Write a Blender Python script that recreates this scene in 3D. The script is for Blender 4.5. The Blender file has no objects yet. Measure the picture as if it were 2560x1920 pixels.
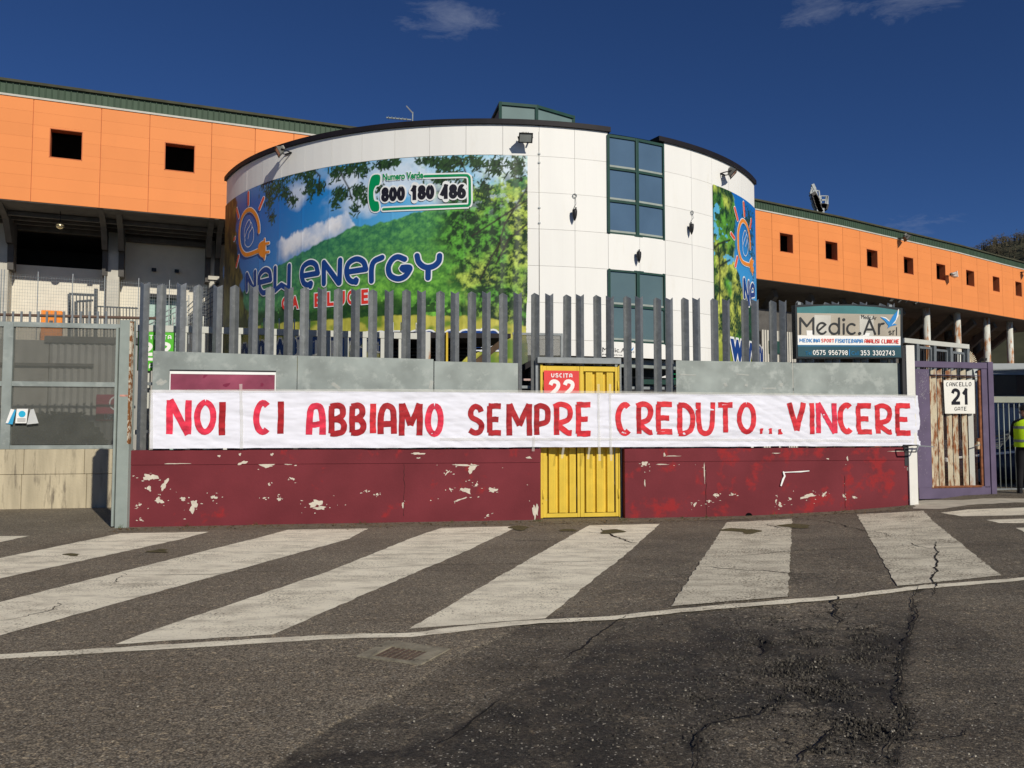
import bpy, bmesh, math, random
import numpy as np
from mathutils import Vector, Matrix
random.seed(7); RNG = np.random.RandomState(11)
S = bpy.context.scene; COL = S.collection
# ------------------------------------------------------------------ camera, sky, sun, exposure
FPX = 2070.0; PITCH = math.atan(116/2070); CZ = 1.57
cam = bpy.data.cameras.new('camera'); cam.sensor_width = 36; cam.lens = 36*FPX/2560
cam.clip_start = .05; cam.clip_end = 3000
camo = bpy.data.objects.new('camera', cam); COL.objects.link(camo)
camo.location = (0, 0, CZ); camo.rotation_euler = (math.pi/2+PITCH, 0, 0); S.camera = camo
SUN_AZ = math.radians(31); SUN_EL = math.radians(29)      # sun behind the camera, to its right
SUNDIR = Vector((math.sin(SUN_AZ)*math.cos(SUN_EL), -math.cos(SUN_AZ)*math.cos(SUN_EL), math.sin(SUN_EL)))
world = bpy.data.worlds.new('World'); S.world = world; world.use_nodes = True
wn = world.node_tree; N = wn.nodes; L = wn.links; N.clear()
out = N.new('ShaderNodeOutputWorld'); bg = N.new('ShaderNodeBackground'); sky = N.new('ShaderNodeTexSky')
sky.sky_type = 'NISHITA'; sky.sun_disc = False; sky.sun_elevation = SUN_EL; sky.sun_rotation = math.pi-SUN_AZ
sky.altitude = 2500; sky.air_density = 0.8; sky.dust_density = 0.0; sky.ozone_density = 6.0
bg.inputs[1].default_value = 0.057
hsv = N.new('ShaderNodeHueSaturation'); hsv.inputs['Saturation'].default_value = 1.10; hsv.inputs['Hue'].default_value = .508; hsv.inputs['Value'].default_value = 1.06
L.new(sky.outputs[0], hsv.inputs['Color'])
tc = N.new('ShaderNodeTexCoord'); mp = N.new('ShaderNodeMapping'); mp.inputs['Scale'].default_value = (5, 5, 16)
nz = N.new('ShaderNodeTexNoise'); nz.inputs['Scale'].default_value = 3.2; nz.inputs['Detail'].default_value = 10; nz.inputs['Roughness'].default_value = .66; nz.inputs['Distortion'].default_value = .6
L.new(tc.outputs['Generated'], mp.inputs[0]); L.new(mp.outputs[0], nz.inputs[0])
sepw = N.new('ShaderNodeSeparateXYZ'); L.new(tc.outputs['Generated'], sepw.inputs[0])
def wmath(op, a, b=None):
    m = N.new('ShaderNodeMath'); m.operation = op
    for i, v in enumerate((a, b)):
        if v is None: continue
        if isinstance(v, (int, float)): m.inputs[i].default_value = v
        else: L.new(v, m.inputs[i])
    return m.outputs[0]
az = wmath('ARCTAN2', sepw.outputs[0], sepw.outputs[1]); el = wmath('ARCSINE', sepw.outputs[2])
tot = None
# wisps of cirrus: azimuth, elevation (deg), half-widths, strength; the list goes round the whole sky
CL = [(-5.0, 26.9, 5.2, 1.7, 1.0), (20.6, 26.0, 3.4, 1.6, .75), (26.8, 25.4, 4.6, 1.9, .85), (26.2, 12.6, 5.0, 1.2, .62), (25, 20.5, 6, 1.6, .25),
      (75, 30, 14, 3, .35), (-80, 25, 16, 3, .35), (130, 40, 18, 4, .35), (-140, 28, 20, 4, .35), (178, 22, 16, 3, .35)]
for a0, e0, wa, we, st in CL:
    u = wmath('DIVIDE', wmath('SUBTRACT', az, math.radians(a0)), math.radians(wa))
    v = wmath('DIVIDE', wmath('SUBTRACT', el, math.radians(e0)), math.radians(we))
    r = wmath('SUBTRACT', 1.0, wmath('ADD', wmath('MULTIPLY', u, u), wmath('MULTIPLY', v, v)))
    r = wmath('MULTIPLY', wmath('MAXIMUM', r, 0.0), st)
    tot = r if tot is None else wmath('ADD', tot, r)
rampn = N.new('ShaderNodeMapRange'); rampn.inputs[1].default_value = .74; rampn.inputs[2].default_value = 1.15; rampn.inputs[4].default_value = .30
L.new(wmath('ADD', nz.outputs[0], wmath('MULTIPLY', tot, .45)), rampn.inputs[0])
cf = rampn.outputs[0]
mixc = N.new('ShaderNodeMixRGB'); mixc.inputs[2].default_value = (7.0, 7.6, 9.0, 1)
L.new(cf, mixc.inputs[0]); L.new(hsv.outputs[0], mixc.inputs[1]); L.new(mixc.outputs[0], bg.inputs[0]); L.new(bg.outputs[0], out.inputs[0])
sl = bpy.data.lights.new('sun', 'SUN'); sl.energy = 3.9; sl.angle = math.radians(.53); sl.color = (1, .93, .80)
so = bpy.data.objects.new('sun', sl); COL.objects.link(so); so.location = (10, -20, 30)
so.rotation_euler = SUNDIR.to_track_quat('Z', 'Y').to_euler()
S.view_settings.view_transform = 'Standard'; S.view_settings.look = 'None'; S.view_settings.exposure = 0.0
S.view_settings.gamma = 1; S.view_settings.use_curve_mapping = False
# ------------------------------------------------------------------ survey: measured points of the photo -> real places
def ray(px, py):
    a = (px-1280)/FPX; b = (960-py)/FPX
    return np.array([a, math.cos(PITCH)-b*math.sin(PITCH), math.sin(PITCH)+b*math.cos(PITCH)])
EYE = np.array([0, 0, CZ])
def gz(x, y=0):
    x = np.asarray(x, float)
    q = np.where(x > 3.5, .0092*(np.minimum(x, 9)-3.5)**2, 0.0)
    return q+np.clip((x-9)*.02, 0, .12)
def on_ground(px, py):
    d = ray(px, py); z = 0.0
    for _ in range(6):
        p = EYE+d*(z-CZ)/d[2]; z = float(gz(p[0]))
    return p
def at_z(px, py, z): d = ray(px, py); return EYE+d*(z-CZ)/d[2]
def at_y(px, py, y): d = ray(px, py); return EYE+d*y/d[1]
class Plane:
    """vertical surface: origin, horizontal u axis, z up; pt(u, z, off): off is metres towards the viewer side"""
    def __init__(s, o, ang):
        s.o = np.array([o[0], o[1], 0.0]); s.u = np.array([math.cos(ang), math.sin(ang), 0]); s.n = np.array([math.sin(ang), -math.cos(ang), 0])
    def pt(s, u, z, off=0): return tuple(s.o+s.u*u+s.n*off+np.array([0, 0, z]))
    def uv(s, px, py, off=0):
        d = ray(px, py); o = s.o+s.n*off; t = np.dot(o-EYE, s.n)/np.dot(d, s.n); p = EYE+d*t-o
        return float(np.dot(p, s.u)), float((EYE+d*t)[2])
def plane2(p, q):
    return Plane(p, math.atan2(q[1]-p[1], q[0]-p[0]))
class Cyl:
    def __init__(s, c, R): s.c = c; s.R = R
    def pt(s, u, z, off=0):
        ph = u/s.R; r = s.R+off
        return (s.c[0]+r*math.sin(ph), s.c[1]-r*math.cos(ph), z)
    def uv(s, px, py, off=0):
        d = ray(px, py); R = s.R+off; a = d[0]**2+d[1]**2; ox, oy = -s.c[0], -s.c[1]
        b = d[0]*ox+d[1]*oy; c = ox*ox+oy*oy-R*R; D = max(b*b-a*c, 0); t = (-b-math.sqrt(D))/a; p = EYE+d*t
        return s.R*math.atan2(p[0]-s.c[0], -(p[1]-s.c[1])), float(p[2])
W = Plane(on_ground(325, 1318), math.radians(9.5))            # the street wall and fence
DR = Cyl((-.785, 32.81), 10.25)                                 # the round building
# ------------------------------------------------------------------ materials
MATS = {}
def nodes_of(m): return m.node_tree.nodes, m.node_tree.links, m.node_tree.nodes['Principled BSDF']
def mat(name, color, rough=.6, metal=0.0, var=.12, scale=3.0, bump=0.0, bscale=60, color2=None, thr=None, stretch=(1, 1, 1), spec=.22, detail=6, soft=.08, emis=None):
    if name in MATS: return MATS[name]
    m = bpy.data.materials.new(name); m.use_nodes = True; nt = m.node_tree; n = nt.nodes; l = nt.links
    b = n['Principled BSDF']; b.inputs['Roughness'].default_value = rough; b.inputs['Metallic'].default_value = metal
    b.inputs['Specular IOR Level'].default_value = spec
    tc = n.new('ShaderNodeTexCoord'); mp = n.new('ShaderNodeMapping'); mp.inputs['Scale'].default_value = stretch
    l.new(tc.outputs['Object'], mp.inputs[0])
    nz = n.new('ShaderNodeTexNoise'); nz.inputs['Scale'].default_value = scale; nz.inputs['Detail'].default_value = detail
    l.new(mp.outputs[0], nz.inputs[0])
    cr = n.new('ShaderNodeValToRGB'); e = cr.color_ramp.elements
    lo = tuple(max(0, c*(1-var)) for c in color)+(1,); hi = tuple(min(1, c*(1+var)) for c in color)+(1,)
    e[0].position = .3; e[0].color = lo; e[1].position = .7; e[1].color = hi
    l.new(nz.outputs[0], cr.inputs[0]); last = cr.outputs[0]
    if color2 is not None:
        n2 = n.new('ShaderNodeTexNoise'); n2.inputs['Scale'].default_value = scale*1.7; n2.inputs['Detail'].default_value = 8; n2.inputs['Roughness'].default_value = .65
        l.new(mp.outputs[0], n2.inputs[0])
        mr = n.new('ShaderNodeMapRange'); mr.inputs[1].default_value = thr; mr.inputs[2].default_value = thr+soft
        l.new(n2.outputs[0], mr.inputs[0]); mx = n.new('ShaderNodeMixRGB'); mx.inputs[2].default_value = tuple(color2)+(1,)
        l.new(mr.outputs[0], mx.inputs[0]); l.new(last, mx.inputs[1]); last = mx.outputs[0]
    l.new(last, b.inputs['Base Color'])
    if bump:
        n3 = n.new('ShaderNodeTexNoise'); n3.inputs['Scale'].default_value = bscale; n3.inputs['Detail'].default_value = 4
        l.new(tc.outputs['Object'], n3.inputs[0]); bp = n.new('ShaderNodeBump'); bp.inputs['Strength'].default_value = bump; bp.inputs['Distance'].default_value = .02
        l.new(n3.outputs[0], bp.inputs['Height']); l.new(bp.outputs[0], b.inputs['Normal'])
    if emis: b.inputs['Emission Color'].default_value = tuple(emis[:3])+(1,); b.inputs['Emission Strength'].default_value = emis[3]
    MATS[name] = m; return m
m_panel = mat('white_panel', (.82, .815, .785), .55, var=.03, scale=1.2, color2=(.75, .73, .67), thr=.6, soft=.25, stretch=(1, 1, .25))
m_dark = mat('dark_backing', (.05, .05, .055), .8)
m_rim = mat('roof_edge_metal', (.012, .010, .013), .6, var=.2)
m_green = mat('green_frame', (.018, .06, .05), .6)
m_orange = mat('orange_cladding', (.77, .262, .078), .6, var=.035, scale=.7, color2=(.70, .24, .074), thr=.62, soft=.3, stretch=(1, 1, .3))
m_oback = mat('orange_reveal', (.55, .16, .06), .7, var=.1)
m_fascia = mat('green_corrugated_steel', (.050, .085, .055), .6, var=.15, stretch=(1, 1, .2))
m_olive = mat('olive_roof_cap', (.055, .056, .034), .8, var=.25, scale=2)
m_white = mat('white_paint', (.8, .79, .74), .5, var=.04)
m_conc = mat('pale_concrete', (.52, .50, .44), .8, var=.08, bump=.2, bscale=20)
m_cdark = mat('grey_concrete', (.10, .095, .09), .85, var=.18, bump=.2, bscale=15)
m_pale = mat('galvanised_steel', (.27, .285, .29), .42, metal=.55, var=.14, scale=9, color2=(.34, .355, .36), thr=.58, soft=.05, detail=3)
def per_object(m, amt):
    n, l, b = nodes_of(m); oi = n.new('ShaderNodeObjectInfo'); mr = n.new('ShaderNodeMapRange'); mr.inputs[3].default_value = 1-amt; mr.inputs[4].default_value = 1+amt; l.new(oi.outputs['Random'], mr.inputs[0])
    src = b.inputs['Base Color'].links[0].from_socket; vm = n.new('ShaderNodeVectorMath'); vm.operation = 'SCALE'; l.new(src, vm.inputs[0]); l.new(mr.outputs[0], vm.inputs['Scale']); l.new(vm.outputs[0], b.inputs['Base Color'])
per_object(m_pale, .14); per_object(m_orange, .035); per_object(m_panel, .02)
m_sheet = mat('galvanised_sheet', (.28, .315, .30), .5, metal=.15, var=.22, scale=2.2, color2=(.37, .405, .385), thr=.52, soft=.12, detail=10, bump=.06, bscale=90)
m_steel = mat('grey_steel', (.22, .24, .25), .5, metal=.4, var=.15, scale=8)
m_yellow = mat('yellow_paint', (.70, .50, .058), .5, var=.08, scale=4, color2=(.56, .38, .08), thr=.66, soft=.1)
m_red = mat('red_sign_paint', (.72, .06, .06), .4, var=.1)
m_wtext = mat('white_lettering', (.85, .85, .83), .5, var=.04)
m_black = mat('black_lettering', (.012, .012, .02), .5, var=.1)
m_blackm = mat('black_plastic', (.02, .02, .022), .4, var=.2)
m_post = mat('pale_green_post_paint', (.30, .345, .32), .5, var=.08, color2=(.30, .33, .31), thr=.62, soft=.1, scale=5)
m_cream = mat('cream_rusty_paint', (.62, .55, .40), .6, var=.12, scale=4, color2=(.28, .10, .035), thr=.47, soft=.13, stretch=(2.5, 2.5, .5))
m_rust = mat('rust', (.22, .085, .04), .8, var=.4, scale=12)
m_navy = mat('navy_blue_print', (.010, .05, .22), .45, var=.06)
m_pgreen = mat('green_print', (.0, .25, .085), .45, var=.06)
m_pred = mat('red_print', (.72, .045, .03), .45, var=.06)
m_porange = mat('orange_print', (.78, .25, .025), .45, var=.08)
m_pray = mat('red_orange_print', (.76, .10, .04), .45, var=.1)
m_pwhite = mat('white_print', (.78, .80, .80), .45, var=.04)
m_cwhite = mat('weathered_white_column', (.62, .63, .58), .6, var=.12, scale=2, color2=(.40, .17, .06), thr=.50, soft=.12, stretch=(1, 1, .25))
def glass(name, col, rough=.06):
    m = mat(name, col, rough, var=.12, scale=.8, spec=1.0); n, l, b = nodes_of(m)
    b.inputs['Coat Weight'].default_value = .6; b.inputs['Coat Roughness'].default_value = .03
    return m
m_glass = glass('tinted_glass', (.085, .145, .215), .12); m_glass2 = glass('green_tinted_glass', (.105, .16, .155), .15); m_lant = glass('lantern_glass', (.13, .20, .20), .6); nodes_of(m_lant)[2].inputs['Coat Weight'].default_value = 0; nodes_of(m_lant)[2].inputs['Specular IOR Level'].default_value = .3
def alpha_mat(name, col, a, rough=.5, metal=0):
    m = mat(name, col, rough, metal); n, l, b = nodes_of(m); b.inputs['Alpha'].default_value = a; return m
m_mesh = alpha_mat('expanded_metal_mesh', (.12, .125, .112), .50, .8, .0)
m_tape = alpha_mat('clear_tape', (.75, .74, .68), .34, .15)
m_film = alpha_mat('plastic_sleeve', (.8, .82, .82), .55, .12)
# maroon wall
m_wall = mat('maroon_wall_paint', (.168, .026, .040), .6, var=.14, scale=1.1, bump=.25, bscale=35, detail=9)
def maroon(name, thr):
    m = mat(name, (.160, .026, .034), .8, var=.16, scale=1.3, bump=.12, bscale=24, color2=(.285, .023, .026), thr=thr, soft=.09, detail=9)
    n, l, b = nodes_of(m)
    tc = [x for x in n if x.type == 'TEX_COORD'][0]
    nz = n.new('ShaderNodeTexNoise'); nz.inputs['Scale'].default_value = 7.5; nz.inputs['Detail'].default_value = 10; nz.inputs['Roughness'].default_value = .72
    l.new(tc.outputs['Object'], nz.inputs[0])
    mr = n.new('ShaderNodeMapRange'); mr.inputs[1].default_value = .755; mr.inputs[2].default_value = .765; l.new(nz.outputs[0], mr.inputs[0])
    mx = n.new('ShaderNodeMixRGB'); mx.inputs[2].default_value = (.62, .56, .46, 1)
    src = b.inputs['Base Color'].links[0].from_socket
    l.new(mr.outputs[0], mx.inputs[0]); l.new(src, mx.inputs[1]); l.new(mx.outputs[0], b.inputs['Base Color'])
    return m
m_wallL = maroon('maroon_wall_left', .612); m_wallR = maroon('maroon_wall_right', .545)
m_bare = mat('bare_plaster', (.60, .55, .46), .8, var=.12, scale=14, color2=(.40, .38, .34), thr=.64, soft=.1)
# stained concrete block wall
m_block = mat('stained_concrete', (.47, .41, .29), .9, var=.2, scale=1.6, color2=(.17, .145, .11), thr=.535, soft=.14, stretch=(3.2, 3.2, .45), bump=.3, bscale=25)
# cloth
m_cloth = mat('white_cloth', (.76, .77, .86), .8, var=.02, scale=5)
m_let = [mat('red_marker_%s' % k, c, .6, var=.34, scale=5, stretch=(1.2, 1.2, 2.5)) for k, c in (('pink', (.68, .035, .075)), ('deep', (.36, .016, .022)), ('bright', (.62, .030, .042)))]
# purple gate
m_purple = mat('purple_paint', (.118, .094, .158), .6, var=.14, scale=3, color2=(.14, .115, .18), thr=.6, soft=.1)
# asphalt
def asphalt():
    m = bpy.data.materials.new('asphalt'); m.use_nodes = True; nt = m.node_tree; n = nt.nodes; l = nt.links; b = n['Principled BSDF']
    tc = n.new('ShaderNodeTexCoord'); at = n.new('ShaderNodeAttribute'); at.attribute_name = 'wear'
    def noise(s, d=6, r=.55):
        x = n.new('ShaderNodeTexNoise'); x.inputs['Scale'].default_value = s; x.inputs['Detail'].default_value = d; x.inputs['Roughness'].default_value = r; l.new(tc.outputs['Object'], x.inputs[0]); return x.outputs[0]
    def mr(s, a, b_, c=0, d=1):
        x = n.new('ShaderNodeMapRange'); x.inputs[1].default_value = a; x.inputs[2].default_value = b_; x.inputs[3].default_value = c; x.inputs[4].default_value = d; l.new(s, x.inputs[0]); return x.outputs[0]
    def mix(f, a, b_, typ='MIX'):
        x = n.new('ShaderNodeMixRGB'); x.blend_type = typ
        for i, v in enumerate((f, a, b_)):
            if isinstance(v, (int, float)): x.inputs[i].default_value = v
            elif isinstance(v, tuple): x.inputs[i].default_value = v+(1,)
            else: l.new(v, x.inputs[i])
        return x.outputs[0]
    sep = n.new('ShaderNodeSeparateColor'); l.new(at.outputs['Color'], sep.inputs[0])
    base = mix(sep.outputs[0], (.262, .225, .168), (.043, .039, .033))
    base = mix(mr(noise(.7, 8), .35, .7), base, mix(1, base, (.72, .70, .68), 'MULTIPLY'))
    base = mix(mr(noise(3.5, 8, .7), .45, .72, 0, .35), base, (.24, .195, .135))
    # brown streaks running along the road
    mp = n.new('ShaderNodeMapping'); mp.inputs['Scale'].default_value = (.5, 3.2, 1); mp.inputs['Rotation'].default_value = (0, 0, .12); l.new(tc.outputs['Object'], mp.inputs[0])
    st = n.new('ShaderNodeTexNoise'); st.inputs['Scale'].default_value = 2.2; st.inputs['Detail'].default_value = 7; l.new(mp.outputs[0], st.inputs[0])
    base = mix(mr(st.outputs[0], .5, .75, 0, .45), base, mix(1, base, (.62, .56, .5), 'MULTIPLY'))
    v = n.new('ShaderNodeTexVoronoi'); v.inputs['Scale'].default_value = 95; l.new(tc.outputs['Object'], v.inputs[0])
    sv = n.new('ShaderNodeSeparateColor'); l.new(v.outputs['Color'], sv.inputs[0])
    stone = mr(sv.outputs[0], .0, 1.0, .25, 1.9)
    cmb = n.new('ShaderNodeCombineColor'); [l.new(stone, cmb.inputs[i]) for i in range(3)]
    base = mix(.85, base, mix(1, base, cmb.outputs[0], 'MULTIPLY'))
    base = mix(mr(sv.outputs[1], .965, .97, 0, .75), base, (.42, .39, .33))
    base = mix(mr(v.outputs['Distance'], .3, .75, 0, .55), base, (.02, .018, .016))
    v2 = n.new('ShaderNodeTexVoronoi'); v2.inputs['Scale'].default_value = 38; l.new(tc.outputs['Object'], v2.inputs[0]); s2 = n.new('ShaderNodeSeparateColor'); l.new(v2.outputs['Color'], s2.inputs[0])
    c2 = n.new('ShaderNodeCombineColor'); st2 = mr(s2.outputs[0], 0, 1, .3, 2.1); [l.new(st2, c2.inputs[i]) for i in range(3)]
    base = mix(sep.outputs[2], base, mix(1, base, c2.outputs[0], 'MULTIPLY')); base = mix(mr(s2.outputs[2], .93, .94, 0, .5), base, mix(1, base, (2.2, 2.1, 1.9), 'MULTIPLY'))
    ha = n.new('ShaderNodeMath'); ha.operation = 'MULTIPLY_ADD'; ha.inputs[1].default_value = .95; l.new(sep.outputs[1], ha.inputs[0]); l.new(noise(26, 9, .72), ha.inputs[2])
    base = mix(mr(ha.outputs[0], .70, 1.12), base, (.010, .009, .008))
    l.new(base, b.inputs['Base Color']); b.inputs['Roughness'].default_value = .82; b.inputs['Specular IOR Level'].default_value = .35
    bp = n.new('ShaderNodeBump'); bp.inputs['Strength'].default_value = .55; bp.inputs['Distance'].default_value = .006; bp.invert = True
    l.new(v.outputs['Distance'], bp.inputs['Height'])
    bp2 = n.new('ShaderNodeBump'); bp2.inputs['Strength'].default_value = .6; bp2.inputs['Distance'].default_value = .028; l.new(noise(14, 8, .7), bp2.inputs['Height']); l.new(bp.outputs[0], bp2.inputs['Normal'])
    l.new(bp2.outputs[0], b.inputs['Normal']); MATS['asphalt'] = m; return m
m_asph = asphalt()
def roadpaint():
    m = mat('worn_road_paint', (.86, .80, .64), .8, var=.08, scale=1.3, detail=9, bump=.4, bscale=70, color2=(.56, .51, .405), thr=.46, soft=.2, stretch=(1, 2.2, 1))
    n, l, b = nodes_of(m); tc = [x for x in n if x.type == 'TEX_COORD'][0]
    v = n.new('ShaderNodeTexNoise'); v.inputs['Scale'].default_value = 42; v.inputs['Detail'].default_value = 5; v.inputs['Roughness'].default_value = .6; l.new(tc.outputs['Object'], v.inputs[0])
    big = n.new('ShaderNodeTexNoise'); big.inputs['Scale'].default_value = 1.7; big.inputs['Detail'].default_value = 5; l.new(tc.outputs['Object'], big.inputs[0])
    ad = n.new('ShaderNodeMath'); ad.operation = 'MULTIPLY_ADD'; ad.inputs[1].default_value = .35; l.new(big.outputs[0], ad.inputs[0]); l.new(v.outputs[0], ad.inputs[2])
    mr = n.new('ShaderNodeMapRange'); mr.inputs[1].default_value = .745; mr.inputs[2].default_value = .86; l.new(ad.outputs[0], mr.inputs[0])
    mx = n.new('ShaderNodeMixRGB'); mx.inputs[2].default_value = (.20, .17, .125, 1); src = b.inputs['Base Color'].links[0].from_socket
    l.new(mr.outputs[0], mx.inputs[0]); l.new(src, mx.inputs[1]); l.new(mx.outputs[0], b.inputs['Base Color']); return m
m_rpaint = roadpaint()
m_crack = mat('dark_crack', (.018, .016, .014), .95, var=.3, scale=20)  # dark colour of the crack ribbons on road and walls
def vc_mat(name, rough=.5):
    m = bpy.data.materials.new(name); m.use_nodes = True; n = m.node_tree.nodes; l = m.node_tree.links; b = n['Principled BSDF']
    a = n.new('ShaderNodeAttribute'); a.attribute_name = 'print'; l.new(a.outputs['Color'], b.inputs['Base Color']); b.inputs['Roughness'].default_value = rough
    b.inputs['Specular IOR Level'].default_value = .35
    return m
m_mural = vc_mat('printed_mural_vinyl', .5)
# ------------------------------------------------------------------ mesh helpers
class MB:
    def __init__(s): s.v = []; s.f = []
    def add(s, vs, fs):
        o = len(s.v); s.v += [tuple(map(float, p)) for p in vs]; s.f += [tuple(i+o for i in f) for f in fs]; return s
    def hexa(s, p): return s.add(p, [(0, 3, 2, 1), (4, 5, 6, 7), (0, 1, 5, 4), (1, 2, 6, 5), (2, 3, 7, 6), (3, 0, 4, 7)])
    def box(s, x0, x1, y0, y1, z0, z1): return s.hexa([(x0, y0, z0), (x1, y0, z0), (x1, y1, z0), (x0, y1, z0), (x0, y0, z1), (x1, y0, z1), (x1, y1, z1), (x0, y1, z1)])
    def sbox(s, sf, u0, u1, z0, z1, o0, o1):          # box laid on a surface, offsets o0 (back) .. o1 (front)
        return s.hexa([sf.pt(u0, z0, o1), sf.pt(u1, z0, o1), sf.pt(u1, z0, o0), sf.pt(u0, z0, o0), sf.pt(u0, z1, o1), sf.pt(u1, z1, o1), sf.pt(u1, z1, o0), sf.pt(u0, z1, o0)])
    def sprism(s, sf, poly, o0, o1):                  # polygon (u, z) extruded between offsets
        n = len(poly); return s.add([sf.pt(u, z, o1) for u, z in poly]+[sf.pt(u, z, o0) for u, z in poly], [tuple(range(n))]+[tuple(range(2*n-1, n-1, -1))]+[(i, i+n, (i+1) % n+n, (i+1) % n) for i in range(n)])
    def tube(s, pts, r, k=8, caps=True):
        P = [Vector(p) for p in pts]; n = len(P); o = len(s.v); rr = r if isinstance(r, (list, tuple)) else [r]*n
        for i in range(n):
            d = (P[min(i+1, n-1)]-P[max(i-1, 0)]).normalized(); a = d.orthogonal().normalized() if i == 0 else (a-d*a.dot(d)).normalized(); b = d.cross(a)
            for j in range(k):
                t = 2*math.pi*j/k; s.v.append(tuple(P[i]+(a*math.cos(t)+b*math.sin(t))*rr[i]))
        for i in range(n-1):
            for j in range(k): s.f.append((o+i*k+j, o+i*k+(j+1) % k, o+(i+1)*k+(j+1) % k, o+(i+1)*k+j))
        if caps: s.f.append(tuple(o+j for j in range(k))[::-1]); s.f.append(tuple(o+(n-1)*k+j for j in range(k)))
        return s
    def bar(s, p, q, w, h=None, up=(0, 0, 1)):
        h = h or w; p = Vector(p); q = Vector(q); d = (q-p).normalized(); a = d.cross(Vector(up))
        if a.length < 1e-3: a = Vector((1, 0, 0))
        a.normalize(); b = a.cross(d)
        c = [(-1, -1), (1, -1), (1, 1), (-1, 1)]
        return s.hexa([tuple(e+a*x*w/2+b*y*h/2) for e in (p, q) for x, y in c])
ROOT = {}
def put(name, me, parent=None, material=None, smooth=False):
    o = bpy.data.objects.new(name, me)
    if material: me.materials.append(material)
    if smooth:
        me.polygons.foreach_set('use_smooth', [True]*len(me.polygons))
    COL.objects.link(o)
    if parent:
        o.parent = parent; ROOT[o.name] = ROOT[parent.name]
    return o
def build(mb, name, material, parent=None, smooth=False, bevel=0, fix=True):
    off = ROOT.get(parent.name, (0, 0, 0)) if parent else (0, 0, 0)
    me = bpy.data.meshes.new(name); me.from_pydata([(x-off[0], y-off[1], z-off[2]) for x, y, z in mb.v], [], mb.f)
    if fix:
        bm = bmesh.new(); bm.from_mesh(me); bmesh.ops.recalc_face_normals(bm, faces=bm.faces)
        if bevel: bmesh.ops.bevel(bm, geom=[e for e in bm.edges if e.is_manifold], offset=bevel, segments=1, affect='EDGES', clamp_overlap=True)
        bm.to_mesh(me); bm.free()
    o = put(name, me, parent, material, smooth)
    if not parent: ROOT[o.name] = (0, 0, 0)
    return o
def tag(o, label=None, cat=None, group=None, kind=None):
    for k, v in (('label', label), ('category', cat), ('group', group), ('kind', kind)):
        if v: o[k] = v
    return o
def thing(name, loc, label, cat, group=None, kind=None):
    o = bpy.data.objects.new(name, None); o.empty_display_size = .2; COL.objects.link(o); o.location = loc; ROOT[o.name] = tuple(loc)
    return tag(o, label, cat, group, kind)
def catmull(pts, n=6, closed=False):
    P = [np.array(p, float) for p in pts]; m = len(P); out = []
    if m == 2: return [tuple(P[0]+(P[1]-P[0])*k/n) for k in range(n+1)]
    rng = range(m) if closed else range(m-1)
    for i in rng:
        a = P[(i-1) % m] if closed or i > 0 else 2*P[0]-P[1]; b = P[i]; c = P[(i+1) % m]; d = P[(i+2) % m] if closed or i+2 < m else 2*P[-1]-P[-2]
        for k in range(n):
            t = k/n; out.append(tuple(.5*((2*b)+(-a+c)*t+(2*a-5*b+4*c-d)*t*t+(-a+3*b-3*c+d)*t**3)))
    out.append(tuple(P[0] if closed else P[-1])); return out
def ribbon(mb, sf, pts, w, off, cap='round', jit=0, offf=None):
    """flat stroke of width w on surface sf along (u, z) points"""
    P = [np.array(p) for p in pts]; n = len(P); Lf = []; Rt = []
    for i in range(n):
        d = P[min(i+1, n-1)]-P[max(i-1, 0)]; d = d/(np.linalg.norm(d)+1e-9); nn = np.array([-d[1], d[0]]); ww = w/2*(1+jit*random.uniform(-1, 1))
        Lf.append(P[i]+nn*ww); Rt.append(P[i]-nn*ww)
    def pt(q, k): return sf.pt(q[0], q[1], (offf(q[0], q[1]) if offf else 0)+off+k*2e-5)
    vs = []; fs = []
    for i in range(n): vs += [pt(Lf[i], i), pt(Rt[i], i)]
    for i in range(n-1): fs.append((2*i, 2*i+1, 2*i+3, 2*i+2))
    if cap == 'round':
        for e, sg, base in ((0, -1, 0), (n-1, 1, 2*(n-1))):
            d = (P[min(e+1, n-1)]-P[max(e-1, 0)]); d = d/(np.linalg.norm(d)+1e-9)*sg; nn = np.array([-d[1], d[0]]); k0 = len(vs)
            c = [P[e]+(nn*math.cos(t)+d*math.sin(t))*w/2 for t in np.linspace(0, math.pi, 7)]
            vs += [pt(q, e) for q in c]; fs.append(tuple(range(k0, k0+7)))
    mb.add(vs, fs); return mb
def fillpoly(mb, sf, poly, off, offf=None):
    mb.add([sf.pt(u, z, off+(offf(u, z) if offf else 0)) for u, z in poly], [tuple(range(len(poly)))]); return mb
def textmesh(string, bold=0.0, space=1.0):
    c = bpy.data.curves.new('lettering', 'FONT'); c.body = string; c.size = 1; c.offset = bold; c.resolution_u = 4; c.space_character = space
    o = bpy.data.objects.new('lettering', c); me = bpy.data.meshes.new_from_object(o); bpy.data.objects.remove(o); bpy.data.curves.remove(c); return me
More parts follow.
